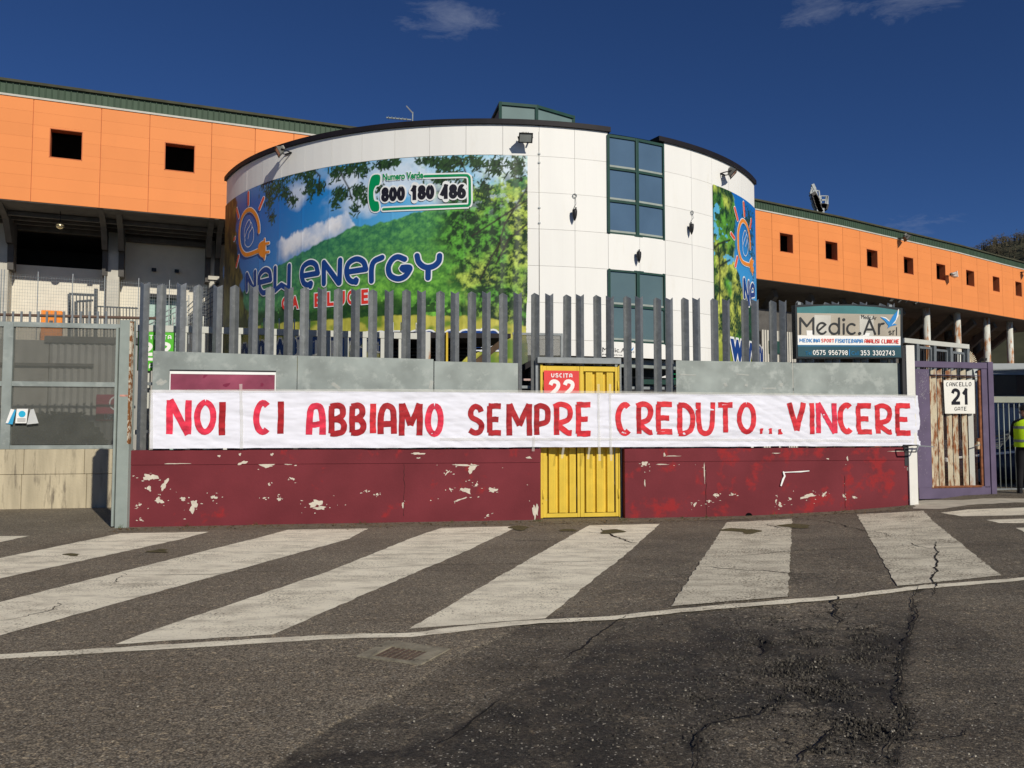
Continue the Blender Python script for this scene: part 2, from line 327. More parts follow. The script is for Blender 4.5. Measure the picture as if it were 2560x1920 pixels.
def text_on(string, sf, quad, off, material, parent, name='lettering', bold=.0, outline=0, omat=None, space=1.0, sub=.25):
    """quad: TL, TR, BR, BL in (u, z)"""
    objs = []
    base = textmesh(string, bold, space); co = np.array([v.co[:2] for v in base.vertices]); mn = co.min(0); mx = co.max(0)
    q = [np.array(p, float) for p in quad]
    def fin(me, o_):
        bm = bmesh.new(); bm.from_mesh(me)
        for _ in range(2):
            es = [e for e in bm.edges if e.calc_length() > sub]
            if es: bmesh.ops.subdivide_edges(bm, edges=es, cuts=1)
        off3 = ROOT[parent.name]
        for v in bm.verts:
            a = (v.co.x-mn[0])/(mx[0]-mn[0]); b = (v.co.y-mn[1])/(mx[1]-mn[1]); u = (q[0]*(1-a)+q[1]*a)*b+(q[3]*(1-a)+q[2]*a)*(1-b)
            p = sf.pt(u[0], u[1], o_); v.co = (p[0]-off3[0], p[1]-off3[1], p[2]-off3[2])
        bm.to_mesh(me); bm.free(); return me
    if outline: objs.append(put(name+'_outline', fin(textmesh(string, bold+outline, space), off-.004), parent, omat))
    objs.append(put(name, fin(base, off), parent, material)); return objs
def quadpx(sf, *px): return [sf.uv(*p) for p in px]
def rects_minus(a0, a1, b0, b1, holes):
    R = [(a0, a1, b0, b1)]
    for h in holes:
        nr = []
        for r in R:
            x0, x1, y0, y1 = max(r[0], h[0]), min(r[1], h[1]), max(r[2], h[2]), min(r[3], h[3])
            if x0 >= x1-1e-6 or y0 >= y1-1e-6: nr.append(r); continue
            if r[2] < y0: nr.append((r[0], r[1], r[2], y0))
            if y1 < r[3]: nr.append((r[0], r[1], y1, r[3]))
            if r[0] < x0: nr.append((r[0], x0, y0, y1))
            if x1 < r[1]: nr.append((x1, r[1], y0, y1))
        R = nr
    return R
# numpy value noise
_T = RNG.rand(256, 256)
def vn(x, y, s=0):
    x = np.asarray(x)+s*17.3; y = np.asarray(y)+s*9.1; xi = np.floor(x).astype(int); yi = np.floor(y).astype(int); fx = x-xi; fy = y-yi; fx = fx*fx*(3-2*fx); fy = fy*fy*(3-2*fy)
    g = lambda a, b: _T[a % 256, b % 256]
    return (g(xi, yi)*(1-fx)+g(xi+1, yi)*fx)*(1-fy)+(g(xi, yi+1)*(1-fx)+g(xi+1, yi+1)*fx)*fy
def fbm(x, y, o=5, s=0, r=.55):
    t = 0; a = 1; n = 0
    for i in range(o): t = t+a*vn(x*2**i, y*2**i, s+i); n += a; a *= r
    return t/n
def worley(x, y, s=0):
    xi = np.floor(x).astype(int); yi = np.floor(y).astype(int); d = np.full(x.shape, 9.0); idc = np.zeros(x.shape)
    for i in (-1, 0, 1):
        for j in (-1, 0, 1):
            a = xi+i; b = yi+j; px = a+_T[(a+s*7) % 256, b % 256]; py = b+_T[(a+31+s) % 256, (b+57) % 256]; q = np.hypot(px-x, py-y); m = q < d
            idc = np.where(m, _T[(a+99) % 256, (b+13+s) % 256], idc); d = np.minimum(d, q)
    return d, idc
# ------------------------------------------------------------------ ground / road
def seglist(a, b, st): return list(np.arange(a, b+1e-6, st))
xs = [-400, -150, -60, -30, -16]+seglist(-10, -3.5, .06)+seglist(-3.47, 4.5, .026)+seglist(4.55, 12, .06)+[14, 17, 22, 30, 60, 150, 400]
ys = [-60, -20, -5, 0, 2]+seglist(3.2, 8.2, .026)+seglist(8.25, 19, .07)+[21, 24, 28, 34, 42, 60, 100, 200, 500]
ss0 = lambda x, a, b: np.clip((x-a)/(b-a), 0, 1)
X, Y = np.meshgrid(xs, ys); nx = len(xs); ny = len(ys)
Zg = gz(X); near = (X > -10) & (X < 12) & (Y > 3) & (Y < 19)
line = [on_ground(*p)[:2] for p in ((560, 1990), (690, 1905), (840, 1800), (960, 1745), (1060, 1700), (1140, 1645), (1230, 1600), (1300, 1568), (1440, 1500), (1580, 1450), (1760, 1400), (2050, 1370), (2560, 1350))]
lx = np.array([p[0] for p in line]); ly = np.array([p[1] for p in line])
wob = .22*(fbm(X*2.2, Y*2.2, 5)-.5)+.10*(fbm(X*9, Y*9, 4, 5)-.5)
yb = np.interp(X, lx, ly, left=2.0)
inside = np.clip((yb-Y+wob)/.06+.5, 0, 1)*(X > lx[0])
inside = np.where(X > lx[-1], inside, inside)
fade = np.clip((8.6-Y)/2.6, 0.30, 1)
patch = on_ground(2330, 1650); cr = [on_ground(*p)[:2] for p in ((2296, 1470), (2280, 1530), (2262, 1620), (2240, 1720), (2270, 1810), (2215, 1925))]
cyy = np.array([p[1] for p in cr])[::-1]; cxx = np.array([p[0] for p in cr])[::-1]
rightof = np.clip((X-np.interp(Y, cyy, cxx)+wob*.4)/.05, 0, 1)
def pmask(pxs, soft=.05, amp=.12):
    P = np.array([on_ground(*p)[:2] for p in pxs]); Xw = X+amp*(fbm(X*4, Y*4, 4, 71)-.5); Yw = Y+amp*(fbm(X*4, Y*4, 4, 72)-.5); ins = np.zeros(X.shape, bool); dist = np.full(X.shape, 9.0)
    for i in range(len(P)):
        a, b = P[i], P[(i+1) % len(P)]; c = ((a[1] > Yw) != (b[1] > Yw)); xi = (b[0]-a[0])*(Yw-a[1])/(b[1]-a[1]+1e-9)+a[0]; ins ^= (c & (Xw < xi))
        e = b-a; t = np.clip(((Xw-a[0])*e[0]+(Yw-a[1])*e[1])/(e@e), 0, 1); dist = np.minimum(dist, np.hypot(Xw-a[0]-t*e[0], Yw-a[1]-t*e[1]))
    sd = np.where(ins, dist, -dist); return np.clip(sd/soft+.5, 0, 1), np.exp(-(dist/.03)**2)
edge0 = np.exp(-((yb-Y+wob)/.035)**2)*(X > lx[0])*(X < 3.2)*np.clip((fbm(X*3, Y*3, 3, 73)-.3)*3, 0, 1)
pA, eA = pmask(((1740, 1925), (1745, 1850), (1790, 1808), (1900, 1790), (1975, 1735), (2060, 1760), (2110, 1815), (2060, 1860), (2005, 1925)))
pB, eB = pmask(((1760, 1790), (1800, 1762), (1880, 1752), (1960, 1745), (1905, 1795), (1800, 1815)))
pC, eC = pmask(((690, 1925), (820, 1880), (1010, 1870), (1090, 1845), (1190, 1790), (1260, 1730), (1400, 1690), (1560, 1560), (1720, 1560), (1760, 1925)))
pD, eD = pmask(((1890, 1590), (1960, 1570), (2260, 1560), (2250, 1780), (2170, 1880), (2060, 1800), (1960, 1720), (1920, 1650)))
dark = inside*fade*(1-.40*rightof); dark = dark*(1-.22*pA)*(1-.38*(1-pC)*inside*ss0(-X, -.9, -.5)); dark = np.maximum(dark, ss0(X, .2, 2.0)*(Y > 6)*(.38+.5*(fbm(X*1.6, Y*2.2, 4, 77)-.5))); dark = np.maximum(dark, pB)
dark = np.clip(dark+.45*(fbm(X*1.3, Y*1.6, 5, 9)-.52)*(1+inside), 0, 1)
hole = np.maximum(.45*edge0, .30*eA*inside); hole = np.maximum(hole, np.maximum(.35*eC*inside*(fbm(X*3, Y*3, 3, 75) > .48), .2*eB)); hole = np.maximum(hole, pD*np.clip(.16+(fbm(X*5, Y*5, 5, 76)-.50)*5, .0, .5)); hole = np.maximum(hole, .22*pB)
for (px, py, rx, ry, a) in ((2082, 1690, .07, .20, 1), (1905, 1610, .05, .14, .8), (1930, 1680, .16, .10, .5), (2160, 1700, .18, .16, .55), (1950, 1745, .10, .05, .6), (2240, 1600, .05, .25, .6), (2090, 1540, .05, .3, .45), (1740, 1860, .10, .16, .5), (2050, 1870, .14, .06, .45), (1110, 1780, .10, .03, .7), (1850, 1770, .22, .09, .35), (2255, 1830, .2, .1, .45), (1325, 1350, .5, .13, .45), (1390, 1324, .22, .04, .8), (1880, 1322, .2, .05, .8), (2100, 1450, .12, .12, .3)):
    c = on_ground(px, py); r = np.hypot((X-c[0])/rx, (Y-c[1])/ry); hole = np.maximum(hole, a*np.clip(1.25-r+1.5*(fbm(X*9, Y*9, 4, 3)-.5), 0, 1))
rough = np.clip((inside*.55+pD)*(1-.75*rightof)*np.clip((fbm(X*1.1, Y*1.1, 3, 21)-.36)*5, 0, 1)*(.3+.7*ss0(X, .4, 1.6)), 0, 1)
hole = np.maximum(hole, .55*np.exp(-((X-np.interp(Y, cyy, cxx)-.05*(fbm(Y*5, X*5, 3, 4)-.5))/.05)**2)*inside*(Y > cyy[0]-.2)*(Y < cyy[-1]+.2)*(fbm(X*6, Y*6, 3, 14) > .42)); hole = np.maximum(hole, .5*rough*np.clip((fbm(X*5, Y*5, 4, 61)-.57)*9, 0, 1))
Zg = Zg+near*(-.018*hole+.026*rough*(fbm(X*17, Y*17, 4, 8)-.5)-.006*inside*(1-.6*rightof))
verts = np.c_[X.ravel(), Y.ravel(), Zg.ravel()]
idx = np.arange(nx*ny).reshape(ny, nx); faces = np.c_[idx[:-1, :-1].ravel(), idx[:-1, 1:].ravel(), idx[1:, 1:].ravel(), idx[1:, :-1].ravel()]
def grid_mesh(name, verts, faces, colors=None, cname='print'):
    me = bpy.data.meshes.new(name); me.vertices.add(len(verts)); me.vertices.foreach_set('co', np.asarray(verts, np.float32).ravel())
    me.loops.add(faces.size); me.loops.foreach_set('vertex_index', faces.ravel().astype(np.int32)); me.polygons.add(len(faces))
    me.polygons.foreach_set('loop_start', np.arange(0, faces.size, 4, dtype=np.int32)); me.update(calc_edges=True)
    if colors is not None:
        ca = me.color_attributes.new(cname, 'FLOAT_COLOR', 'POINT'); c4 = np.ones((len(verts), 4), np.float32); c4[:, :3] = colors; ca.data.foreach_set('color', c4.ravel())
    return me
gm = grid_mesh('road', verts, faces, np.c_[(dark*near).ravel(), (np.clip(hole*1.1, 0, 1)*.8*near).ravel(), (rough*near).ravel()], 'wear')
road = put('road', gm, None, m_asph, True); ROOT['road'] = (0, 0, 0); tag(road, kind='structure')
def ground_poly(name, pxpts, h, material, parent=road, jitter=.012):
    P = [on_ground(*p)[:2] for p in pxpts]; bm = bmesh.new()
    Q = []
    for i in range(len(P)):                                     # slightly ragged outline
        a, b = P[i], P[(i+1) % len(P)]; k = max(1, int(np.linalg.norm(b-a)/.12))
        for t in range(k):
            q = a+(b-a)*t/k; Q.append(q+(np.array([random.uniform(-1, 1), random.uniform(-1, 1)])*jitter if t else 0))
    f = bm.faces.new([bm.verts.new((q[0], q[1], 0)) for q in Q]); bmesh.ops.triangulate(bm, faces=[f])
    for _ in range(3):
        es = [e for e in bm.edges if e.calc_length() > .6]
        if es: bmesh.ops.subdivide_edges(bm, edges=es, cuts=1); bmesh.ops.triangulate(bm, faces=bm.faces[:])
    for v in bm.verts: v.co.z = float(gz(v.co.x))+h
    bmesh.ops.recalc_face_normals(bm, faces=bm.faces)
    me = bpy.data.meshes.new(name); bm.to_mesh(me); bm.free(); return put(name, me, parent, material)
ZEB = [[(-400, 1372), (0, 1341), (75, 1340), (0, 1356), (-400, 1412)],
 [(-400, 1478), (0, 1396), (301, 1334), (521, 1330), (460, 1347), (0, 1447), (-400, 1534)],
 [(-400, 1607), (0, 1506), (380, 1411), (660, 1341), (720, 1325), (920, 1322), (875, 1347), (0, 1590), (-400, 1701)],
 [(287, 1612), (430, 1560), (822, 1429), (1030, 1345), (1105, 1320), (1297, 1316), (1166, 1378), (975, 1459), (800, 1535), (683, 1587)],
 [(1023, 1573), (1252, 1439), (1310, 1406), (1473, 1314), (1650, 1310), (1565, 1386), (1467, 1463), (1363, 1547)],
 [(1678, 1516), (1817, 1306), (1981, 1297), (1970, 1492)],
 [(2142, 1286), (2309, 1277), (2330, 1300), (2503, 1439), (2243, 1465), (2190, 1372)],
 [(2352, 1282), (2420, 1273), (2560, 1267), (2700, 1262), (2700, 1281), (2560, 1287), (2404, 1291)],
 [(2465, 1300), (2560, 1296), (2700, 1292), (2700, 1308), (2560, 1308), (2498, 1308)],
 [(2539, 1320), (2700, 1313), (2700, 1350), (2560, 1331)]]
def worn2():
    m = m_rpaint.copy(); m.name = 'greyer_road_paint'; n, l, b = nodes_of(m)
    src = b.inputs['Base Color'].links[0].from_socket; vm = n.new('ShaderNodeVectorMath'); vm.operation = 'SCALE'; vm.inputs['Scale'].default_value = .80; l.new(src, vm.inputs[0]); l.new(vm.outputs[0], b.inputs['Base Color'])
    mm = [x for x in n if x.type == 'MAP_RANGE' and abs(x.inputs[1].default_value-.745) < .001][0]; mm.inputs[1].default_value = .70; mm.inputs[2].default_value = .80; return m
m_rp2 = worn2()
for i, z in enumerate(ZEB): ground_poly('zebra_stripe', z, .004, m_rp2 if i in (5, 6) else m_rpaint)
EL = [(-300, 1657, 1668), (0, 1637, 1649), (488, 1608, 1620), (660, 1597, 1609), (800, 1589, 1600), (900, 1585, 1596), (1028, 1583, 1594), (1207, 1561, 1573), (1349, 1550, 1559), (1532, 1541, 1551), (1700, 1522, 1532), (2087, 1490, 1500), (2311, 1463, 1472), (2560, 1444, 1451), (2800, 1424, 1431)]
ground_poly('edge_line', [(x, a) for x, a, b in EL]+[(x, b) for x, a, b in EL[::-1]], .0045, m_rpaint)
m_apron = mat('pale_apron_concrete', (.50, .46, .38), .85, var=.15, scale=5, bump=.4, bscale=30)
ground_poly('gate_apron', [(2283, 1272), (2296, 1250), (2400, 1249), (2560, 1247), (2760, 1244), (2760, 1254), (2560, 1257), (2420, 1262), (2350, 1273)], .006, m_apron, jitter=.03)
m_rubble = mat('rubble_moss', (.10, .085, .04), .95, var=.5, scale=30)
ground_poly('kerb_dirt', [(270, 1330), (300, 1320), (700, 1311), (1340, 1302), (1600, 1299), (1980, 1284), (2270, 1266), (2270, 1272), (1980, 1291), (1600, 1306), (1000, 1316), (300, 1329)], .003, mat('wall_foot_dust', (.17, .145, .105), .95, var=.25, scale=6), jitter=.02)
GP = Plane((0, 0), 0)
class Ground:
    def pt(s, u, z, off=0): return (u, z, float(gz(u))+off)
GR = Ground()
def crack(pxs, w, name='crack', jag=.02, material=m_crack):
    P = [on_ground(*p)[:2] for p in pxs]; Q = []
    for i in range(len(P)-1):
        k = max(2, int(np.linalg.norm(P[i+1]-P[i])/.03))
        d_ = (P[i+1]-P[i])/(np.linalg.norm(P[i+1]-P[i])+1e-9); nn_ = np.array([-d_[1], d_[0]])
        for t in range(k):
            q_ = P[i]+(P[i+1]-P[i])*t/k; sh_ = math.sin(math.pi*t/k)
            w_ = jag*5*(float(fbm(q_[0]*3.1, q_[1]*3.1, 3, 5))-.5)*2*sh_+jag*1.6*(float(fbm(q_[0]*13, q_[1]*13, 3, 6))-.5)*2
            Q.append(q_+nn_*w_+np.array([random.gauss(0, jag*.15), random.gauss(0, jag*.15)]))
    Q.append(P[-1]); mb = MB(); n = len(Q); vs = []; fs = []
    for i in range(n):
        d = Q[min(i+1, n-1)]-Q[max(i-1, 0)]; d = d/(np.linalg.norm(d)+1e-9); nn = np.array([-d[1], d[0]]); ww = w/2*(.25+1.5*float(fbm(Q[i][0]*11, Q[i][1]*11, 3, 8)))*(.8+.4*random.random())*(.25+.75*math.sin(math.pi*(i+.5)/n)**.6)
        vs += [GR.pt(*(Q[i]+nn*ww), .0075+i*1e-5), GR.pt(*(Q[i]-nn*ww), .0075+i*1e-5)]
    for i in range(n-1): fs.append((2*i, 2*i+1, 2*i+3, 2*i+2))
    return build(mb.add(vs, fs), name, material, road, fix=False)
Z3 = lambda x, y: (1660+x/2.458, 1260+y/2.458)
Z2 = lambda x, y: (800+x/2.458, 1260+y/2.458)
Z1 = lambda x, y: (x/2.458, 1260+y/2.458)
crack([Z3(*p) for p in ((1560, 505), (1530, 610), (1555, 690), (1520, 800), (1490, 880), (1450, 1000), (1430, 1180), (1480, 1330), (1400, 1470), (1330, 1590))], .012, jag=.009)
crack([Z3(*p) for p in ((1670, 235), (1665, 330), (1675, 380), (1650, 450), (1665, 560))], .020, jag=.012)
crack([Z3(*p) for p in ((1500, 240), (1560, 262), (1650, 280))], .012)
crack([Z3(*p) for p in ((210, 385), (420, 400), (610, 410), (780, 428), (1000, 432))], .016)
crack([Z3(*p) for p in ((245, 330), (500, 318), (780, 290), (1300, 268), (1800, 236))], .010, jag=.01)
crack([Z3(*p) for p in ((630, 128), (720, 150), (900, 148))], .03)
crack([Z3(*p) for p in ((800, 85), (1000, 108), (1215, 163), (1330, 178), (1380, 200))], .018)
crack([Z3(*p) for p in ((820, 1600), (960, 1470), (1060, 1390), (1110, 1380))], .012, jag=.010)
crack([Z3(*p) for p in ((190, 1640), (200, 1470), (250, 1390), (350, 1340), (600, 1290), (760, 1180))], .010, jag=.010)
crack([Z3(*p) for p in ((600, 820), (620, 880), (600, 930))], .03)
crack([Z3(*p) for p in ((1060, 560), (1065, 640), (1080, 740))], .02)
crack([Z3(*p) for p in ((1540, 880), (1700, 890), (1900, 905))], .006)
crack([Z3(*p) for p in ((1500, 1460), (1700, 1440), (1850, 1385))], .006)
crack([Z2(*p) for p in ((1880, 690), (1740, 780), (1620, 880), (1500, 960))], .014, jag=.01)
crack([Z2(*p) for p in ((1100, 1210), (1000, 1300), (860, 1400), (700, 1480))], .012, jag=.01)
crack([Z2(*p) for p in ((1730, 155), (1790, 190), (1900, 235), (1950, 240))], .035, jag=.02)
crack([Z2(*p) for p in ((1640, 170), (1700, 182), (1790, 180))], .01)
crack([Z2(*p) for p in ((0, 190), (660, 188), (1160, 180), (1700, 180))], .008, jag=.006)
crack([Z2(*p) for p in ((0, 412), (700, 378), (1250, 368), (1800, 350), (2200, 340))], .010, jag=.006)
crack([Z2(*p) for p in ((500, 290), (1400, 275), (1900, 270))], .006, jag=.006)
crack([Z1(*p) for p in ((0, 725), (200, 680), (330, 635), (360, 610))], .010)
crack([Z1(*p) for p in ((750, 425), (780, 440), (1100, 437), (1300, 436), (1450, 420), (2000, 415))], .010, jag=.005)
crack([Z1(*p) for p in ((690, 490), (760, 450), (780, 440))], .010)
crack([Z1(*p) for p in ((0, 455), (400, 450), (750, 440))], .006, jag=.006)
# loose stones and litter on the road
stm = mat('loose_stone', (.36, .33, .27), .9, var=.3)
sb = MB()
for _ in range(110):
    p = on_ground(random.uniform(1000, 2540), random.uniform(1500, 1915)) if random.random() < .7 else on_ground(random.uniform(20, 2540), random.uniform(1330, 1915))
    s = random.uniform(.002, .0055); z = float(gz(p[0])); sb.hexa([(p[0]+dx*s*random.uniform(.6, 1.2), p[1]+dy*s*random.uniform(.6, 1.2), z+dz*s*1.2+.003) for dz in (0, 1) for dx, dy in ((-1, -1), (1, -1), (1, 1), (-1, 1))])
st_o = build(sb, 'gravel', stm); tag(st_o, 'pale grit scattered over the dark asphalt', 'gravel', kind='stuff')
# broken stones in the pothole and along the seams
rbm = [mat('broken_tarmac_%s' % k, c, .95, var=.4, scale=25, bump=.4, bscale=120) for k, c in (('dark', (.040, .036, .031)), ('grey', (.105, .095, .078)))]
r = random.Random(21); sts = [MB(), MB()]
def stone(x, y, s, k):
    z = float(gz(x))-.012; a = r.uniform(0, 6.28); n = 6; b = []; t = []
    for i in range(n):
        an = a+i*6.283/n; q = s*r.uniform(.7, 1.25); b.append((x+math.cos(an)*q, y+math.sin(an)*q, z)); t.append((x+math.cos(an)*q*.6, y+math.sin(an)*q*.6, z+.010+s*r.uniform(.2, .5)))
    sts[k].add(b+t, [tuple(range(n, 2*n))]+[(i, (i+1) % n, (i+1) % n+n, i+n) for i in range(n)])
zones = [((2070, 1670), 190, 110, 2600), ((1960, 1600), 150, 60, 1100), ((1700, 1700), 420, 160, 2200), ((2200, 1780), 110, 130, 900), ((1880, 1740), 130, 30, 260), ((2080, 1860), 160, 60, 300), ((1250, 1760), 260, 90, 260), ((2090, 1500), 60, 60, 160), ((1840, 1330), 40, 8, 50), ((1298, 1322), 24, 4, 40), ((1530, 1330), 30, 6, 40)]
for (cx, cy), rx, ry, n in zones:
    for _ in range(n):
        px, py = cx+r.gauss(0, rx*.6), cy+r.gauss(0, ry*.6)
        if py < 1318 or py > 1990: continue
        p = on_ground(px, py)
        if fbm(p[0]*5, p[1]*5, 4, 90)+r.gauss(0, .05) > .46 or n < 60: stone(p[0], p[1], r.choice((.003, .004, .004, .005, .006, .007, .010)), 0 if r.random() < .62 else 1)
for k in (0, 1): tag(build(sts[k], 'rubble', rbm[k], fix=False), ('dark' if k == 0 else 'grey')+' broken tarmac stones lying in the pothole', 'rubble', kind='stuff')
# dead leaves, weeds and dirt at the foot of the walls
lm = MB(); wm_ = MB(); r = random.Random(77)
for _ in range(900):
    px = r.uniform(285, 2262); y0 = np.interp(px, [285, 325, 700, 1350, 1600, 1980, 2276], [1322, 1319, 1311, 1303, 1300, 1286, 1267]); p = on_ground(px, y0+abs(r.gauss(0, 1.0))*5+1); z = float(gz(p[0]))+.008
    l = r.uniform(.008, .028); t = r.uniform(0, 6.28); w = l*.5; c, s_ = math.cos(t), math.sin(t)
    lm.add([(p[0]+c*l, p[1]+s_*l, z), (p[0]-s_*w, p[1]+c*w, z+.01), (p[0]-c*l, p[1]-s_*l, z+.002), (p[0]+s_*w, p[1]-c*w, z+.004)], [(0, 1, 2, 3)])
for cx in (300, 470, 640, 905, 1130, 1338, 1352, 1549, 1562, 1700, 1765, 1930, 2110, 2268):
    for _ in range(9):
        px = cx+r.gauss(0, 5); y0 = np.interp(px, [285, 325, 700, 1350, 1600, 1980, 2276], [1321, 1318.5, 1311, 1303, 1299.5, 1286, 1267]); p = on_ground(px, y0+1); z = float(gz(p[0])); h = r.uniform(.025, .09); a = r.gauss(0, .03); b = r.gauss(-.02, .02)
        wm_.add([(p[0]-.004, p[1], z), (p[0]+.004, p[1], z), (p[0]+a, p[1]+b, z+h)], [(0, 1, 2)])
tag(build(lm, 'leaf_litter', mat('dead_leaf', (.16, .10, .05), .9, var=.6, scale=30), fix=False), 'dry leaf crumbs along the foot of the maroon wall', 'litter', kind='stuff')
tag(build(wm_, 'weeds', mat('weed_green', (.07, .09, .03), .8, var=.4, scale=10), fix=False), 'small weeds growing along the foot of the maroon wall', 'weeds', kind='stuff')
for (x, y, w, h) in ((1298, 1321, 24, 5), (1420, 1326, 20, 4), (1528, 1330, 30, 6), (1840, 1326, 34, 5), (1875, 1330, 26, 5), (1990, 1316, 40, 5), (180, 1388, 20, 3), (395, 1380, 26, 3), (405, 1376, 14, 2)):
    ground_poly('dirt_patch', [(x+w*math.cos(t)*(1+.3*math.sin(3*t+x)), y+h*math.sin(t)*(1+.3*math.cos(2*t+x))) for t in np.linspace(0, 6.283, 15)[:-1]], .0085, m_rubble, jitter=.015)
# drain
DC = [on_ground(*p)[:2] for p in ((891.5, 1642), (973, 1603), (1125, 1624), (1052, 1663.6))]; dcen = sum(DC)/4
drain = thing('storm_drain', (dcen[0], dcen[1], 0), 'rusty iron drain grate set in a cracked concrete collar in the asphalt', 'drain')
def ringpoly(k): return [dcen+(c-dcen)*k for c in DC]
o_, i_ = ringpoly(1.0), ringpoly(.60); mb = MB()
i_ = [q+np.array([-.02, -.05]) for q in i_]
vs = [(q[0], q[1], .010) for q in o_]+[(q[0], q[1], .012) for q in i_]+[(q[0], q[1], -.06) for q in i_]+[(q[0], q[1], -.02) for q in o_]
mb.add(vs, [(k, (k+1) % 4, 4+(k+1) % 4, 4+k) for k in range(4)]+[(4+k, 4+(k+1) % 4, 8+(k+1) % 4, 8+k) for k in range(4)]+[(k, 12+k, 12+(k+1) % 4, (k+1) % 4) for k in range(4)]+[(8, 9, 10, 11)])
build(mb, 'collar', mat('old_concrete_collar', (.25, .225, .17), .9, var=.3, scale=7, bump=.4, bscale=40, color2=(.09, .08, .06), thr=.6, soft=.04), drain, fix=True)
for k in range(7):
    t = (k+.5)/7; a = i_[0]+(i_[3]-i_[0])*t; b = i_[1]+(i_[2]-i_[1])*t
    build(MB().bar((*a, -.004), (*b, -.004), .022, .018), 'grate_bar', mat('worn_iron', (.12, .085, .065), .8, var=.4, scale=20), drain)
m_rustd = mat('dark_rust', (.07, .035, .025), .9, var=.4, scale=12)
for k in range(3):
    t = (k+.5)/3; a = i_[0]+(i_[1]-i_[0])*t; b = i_[3]+(i_[2]-i_[3])*t
    build(MB().bar((*a, -.016), (*b, -.016), .02, .012), 'cross_bar', m_rustd, drain)
# ------------------------------------------------------------------ street wall
u_of = lambda px, py=1200, off=0: W.uv(px, py, off)[0]
def zw(py, px=1280): return W.uv(px, py)[1]
UL0 = u_of(318); UL1 = u_of(1352); UR0 = u_of(1562); UR1 = u_of(2279)
WT = 1.245
def wall(u0, u1, label, m, round_left=False):
    p = W.pt((u0+u1)/2, 0, -.1); w = thing('perimeter_wall', p, label, 'wall')
    zb = WT-.24
    lo = MB(); lo.sbox(W, u0, u1, -.3, zb-.004, -.24, 0); build(lo, 'wall_body', m, w, bevel=.006)
    up = MB(); a = u0+.05 if round_left else u0
    poly = [(u0, zb+.002), (u1, zb+.002), (u1, WT), (u0+.06, WT), (u0+.02, WT-.025), (u0, WT-.07)] if round_left else [(u0, zb+.002), (u1, zb+.002), (u1, WT), (u0, WT)]
    up.sprism(W, poly, -.24, .003); build(up, 'wall_coping', m, w)
    return w
wallL = wall(UL0, UL1, 'long maroon painted wall with peeling patches left of the yellow doors', m_wallL, True)
wallR = wall(UR0, UR1, 'maroon painted wall with brighter red patches right of the yellow doors', m_wallR)
def blob(cx, cy, w, h, rot, seed, n=22):
    r = random.Random(seed); out = []; ph = [r.uniform(0, 6.28) for _ in range(4)]
    for i in range(n):
        t = 2*math.pi*i/n; k = 1+.28*math.sin(2*t+ph[0])+.2*math.sin(3*t+ph[1])+.16*math.sin(5*t+ph[2])+.12*math.sin(9*t+ph[3])+r.uniform(-.1, .1)
        x = math.cos(t)*w/2*k; y = math.sin(t)*h/2*k; out.append((cx+x*math.cos(rot)-y*math.sin(rot), cy+x*math.sin(rot)+y*math.cos(rot)))
    return out
BL = [(375, 1193, 34, 20, 0), (373, 1221, 9, 18, 0), (411, 1212, 14, 32, -.4), (398, 1252, 22, 14, 0), (457, 1247, 18, 8, -.3), (484, 1265, 20, 32, 0), (535, 1243, 16, 10, 0), (607, 1157, 24, 10, .3), (668, 1163, 36, 14, -.1), (440, 1159, 60, 3, 0), (731, 1197, 12, 7, -.4), (790, 1258, 34, 22, 0), (800, 1270, 30, 12, -.1), (698, 1248, 12, 9, .6), (673, 1212, 6, 6, 0), (720, 1161, 20, 3, 0), (1045, 1134, 42, 6, .05), (1046, 1145, 10, 4, 0), (1160, 1163, 76, 5, 0), (1180, 1170, 24, 26, -.2), (1118, 1182, 16, 5, .8), (1165, 1226, 26, 18, -.3), (1232, 1225, 24, 15, .2), (1191, 1212, 8, 10, 0), (1150, 1249, 36, 5, .3), (1338, 1277, 15, 50, .05), (1322, 1144, 16, 7, -.3), (1219, 1288, 8, 6, .5), (1007, 1262, 7, 14, 0), (943, 1236, 10, 6, 0), (915, 1228, 8, 4, -.5), (1126, 1224, 14, 4, -.9), (660, 1245, 8, 4, 0), (350, 1262, 8, 6, 1), (352, 1300, 8, 4, 0), (548, 1140, 8, 6, .5), (600, 1136, 5, 10, 0), (680, 1136, 8, 8, .5)]
BR = [(1612, 1158, 16, 17, 0), (1661, 1137, 8, 9, 0), (1655, 1161, 46, 2.5, 0), (1612, 1207, 3, 26, 0), (1790, 1238, 15, 10, 0), (1773, 1253, 9, 7, 0), (2020, 1240, 38, 12, .15), (2060, 1236, 16, 8, .6), (2110, 1240, 6, 14, .5), (1950, 1262, 12, 12, 0), (1975, 1247, 6, 10, .5), (1737, 1261, 8, 12, -.3), (1761, 1180, 3, 60, 0), (2118, 1146, 6, 10, 0), (2270, 1172, 6, 12, 0), (1682, 1140, 60, 2, 0), (1940, 1133, 30, 2, 0), (2069, 1147, 10, 3, 0), (2250, 1128, 70, 2, 0), (2274, 1215, 5, 25, 0), (1830, 1237, 14, 3, .2), (1940, 1252, 5, 9, 0), (2135, 1243, 14, 5, -.4)]
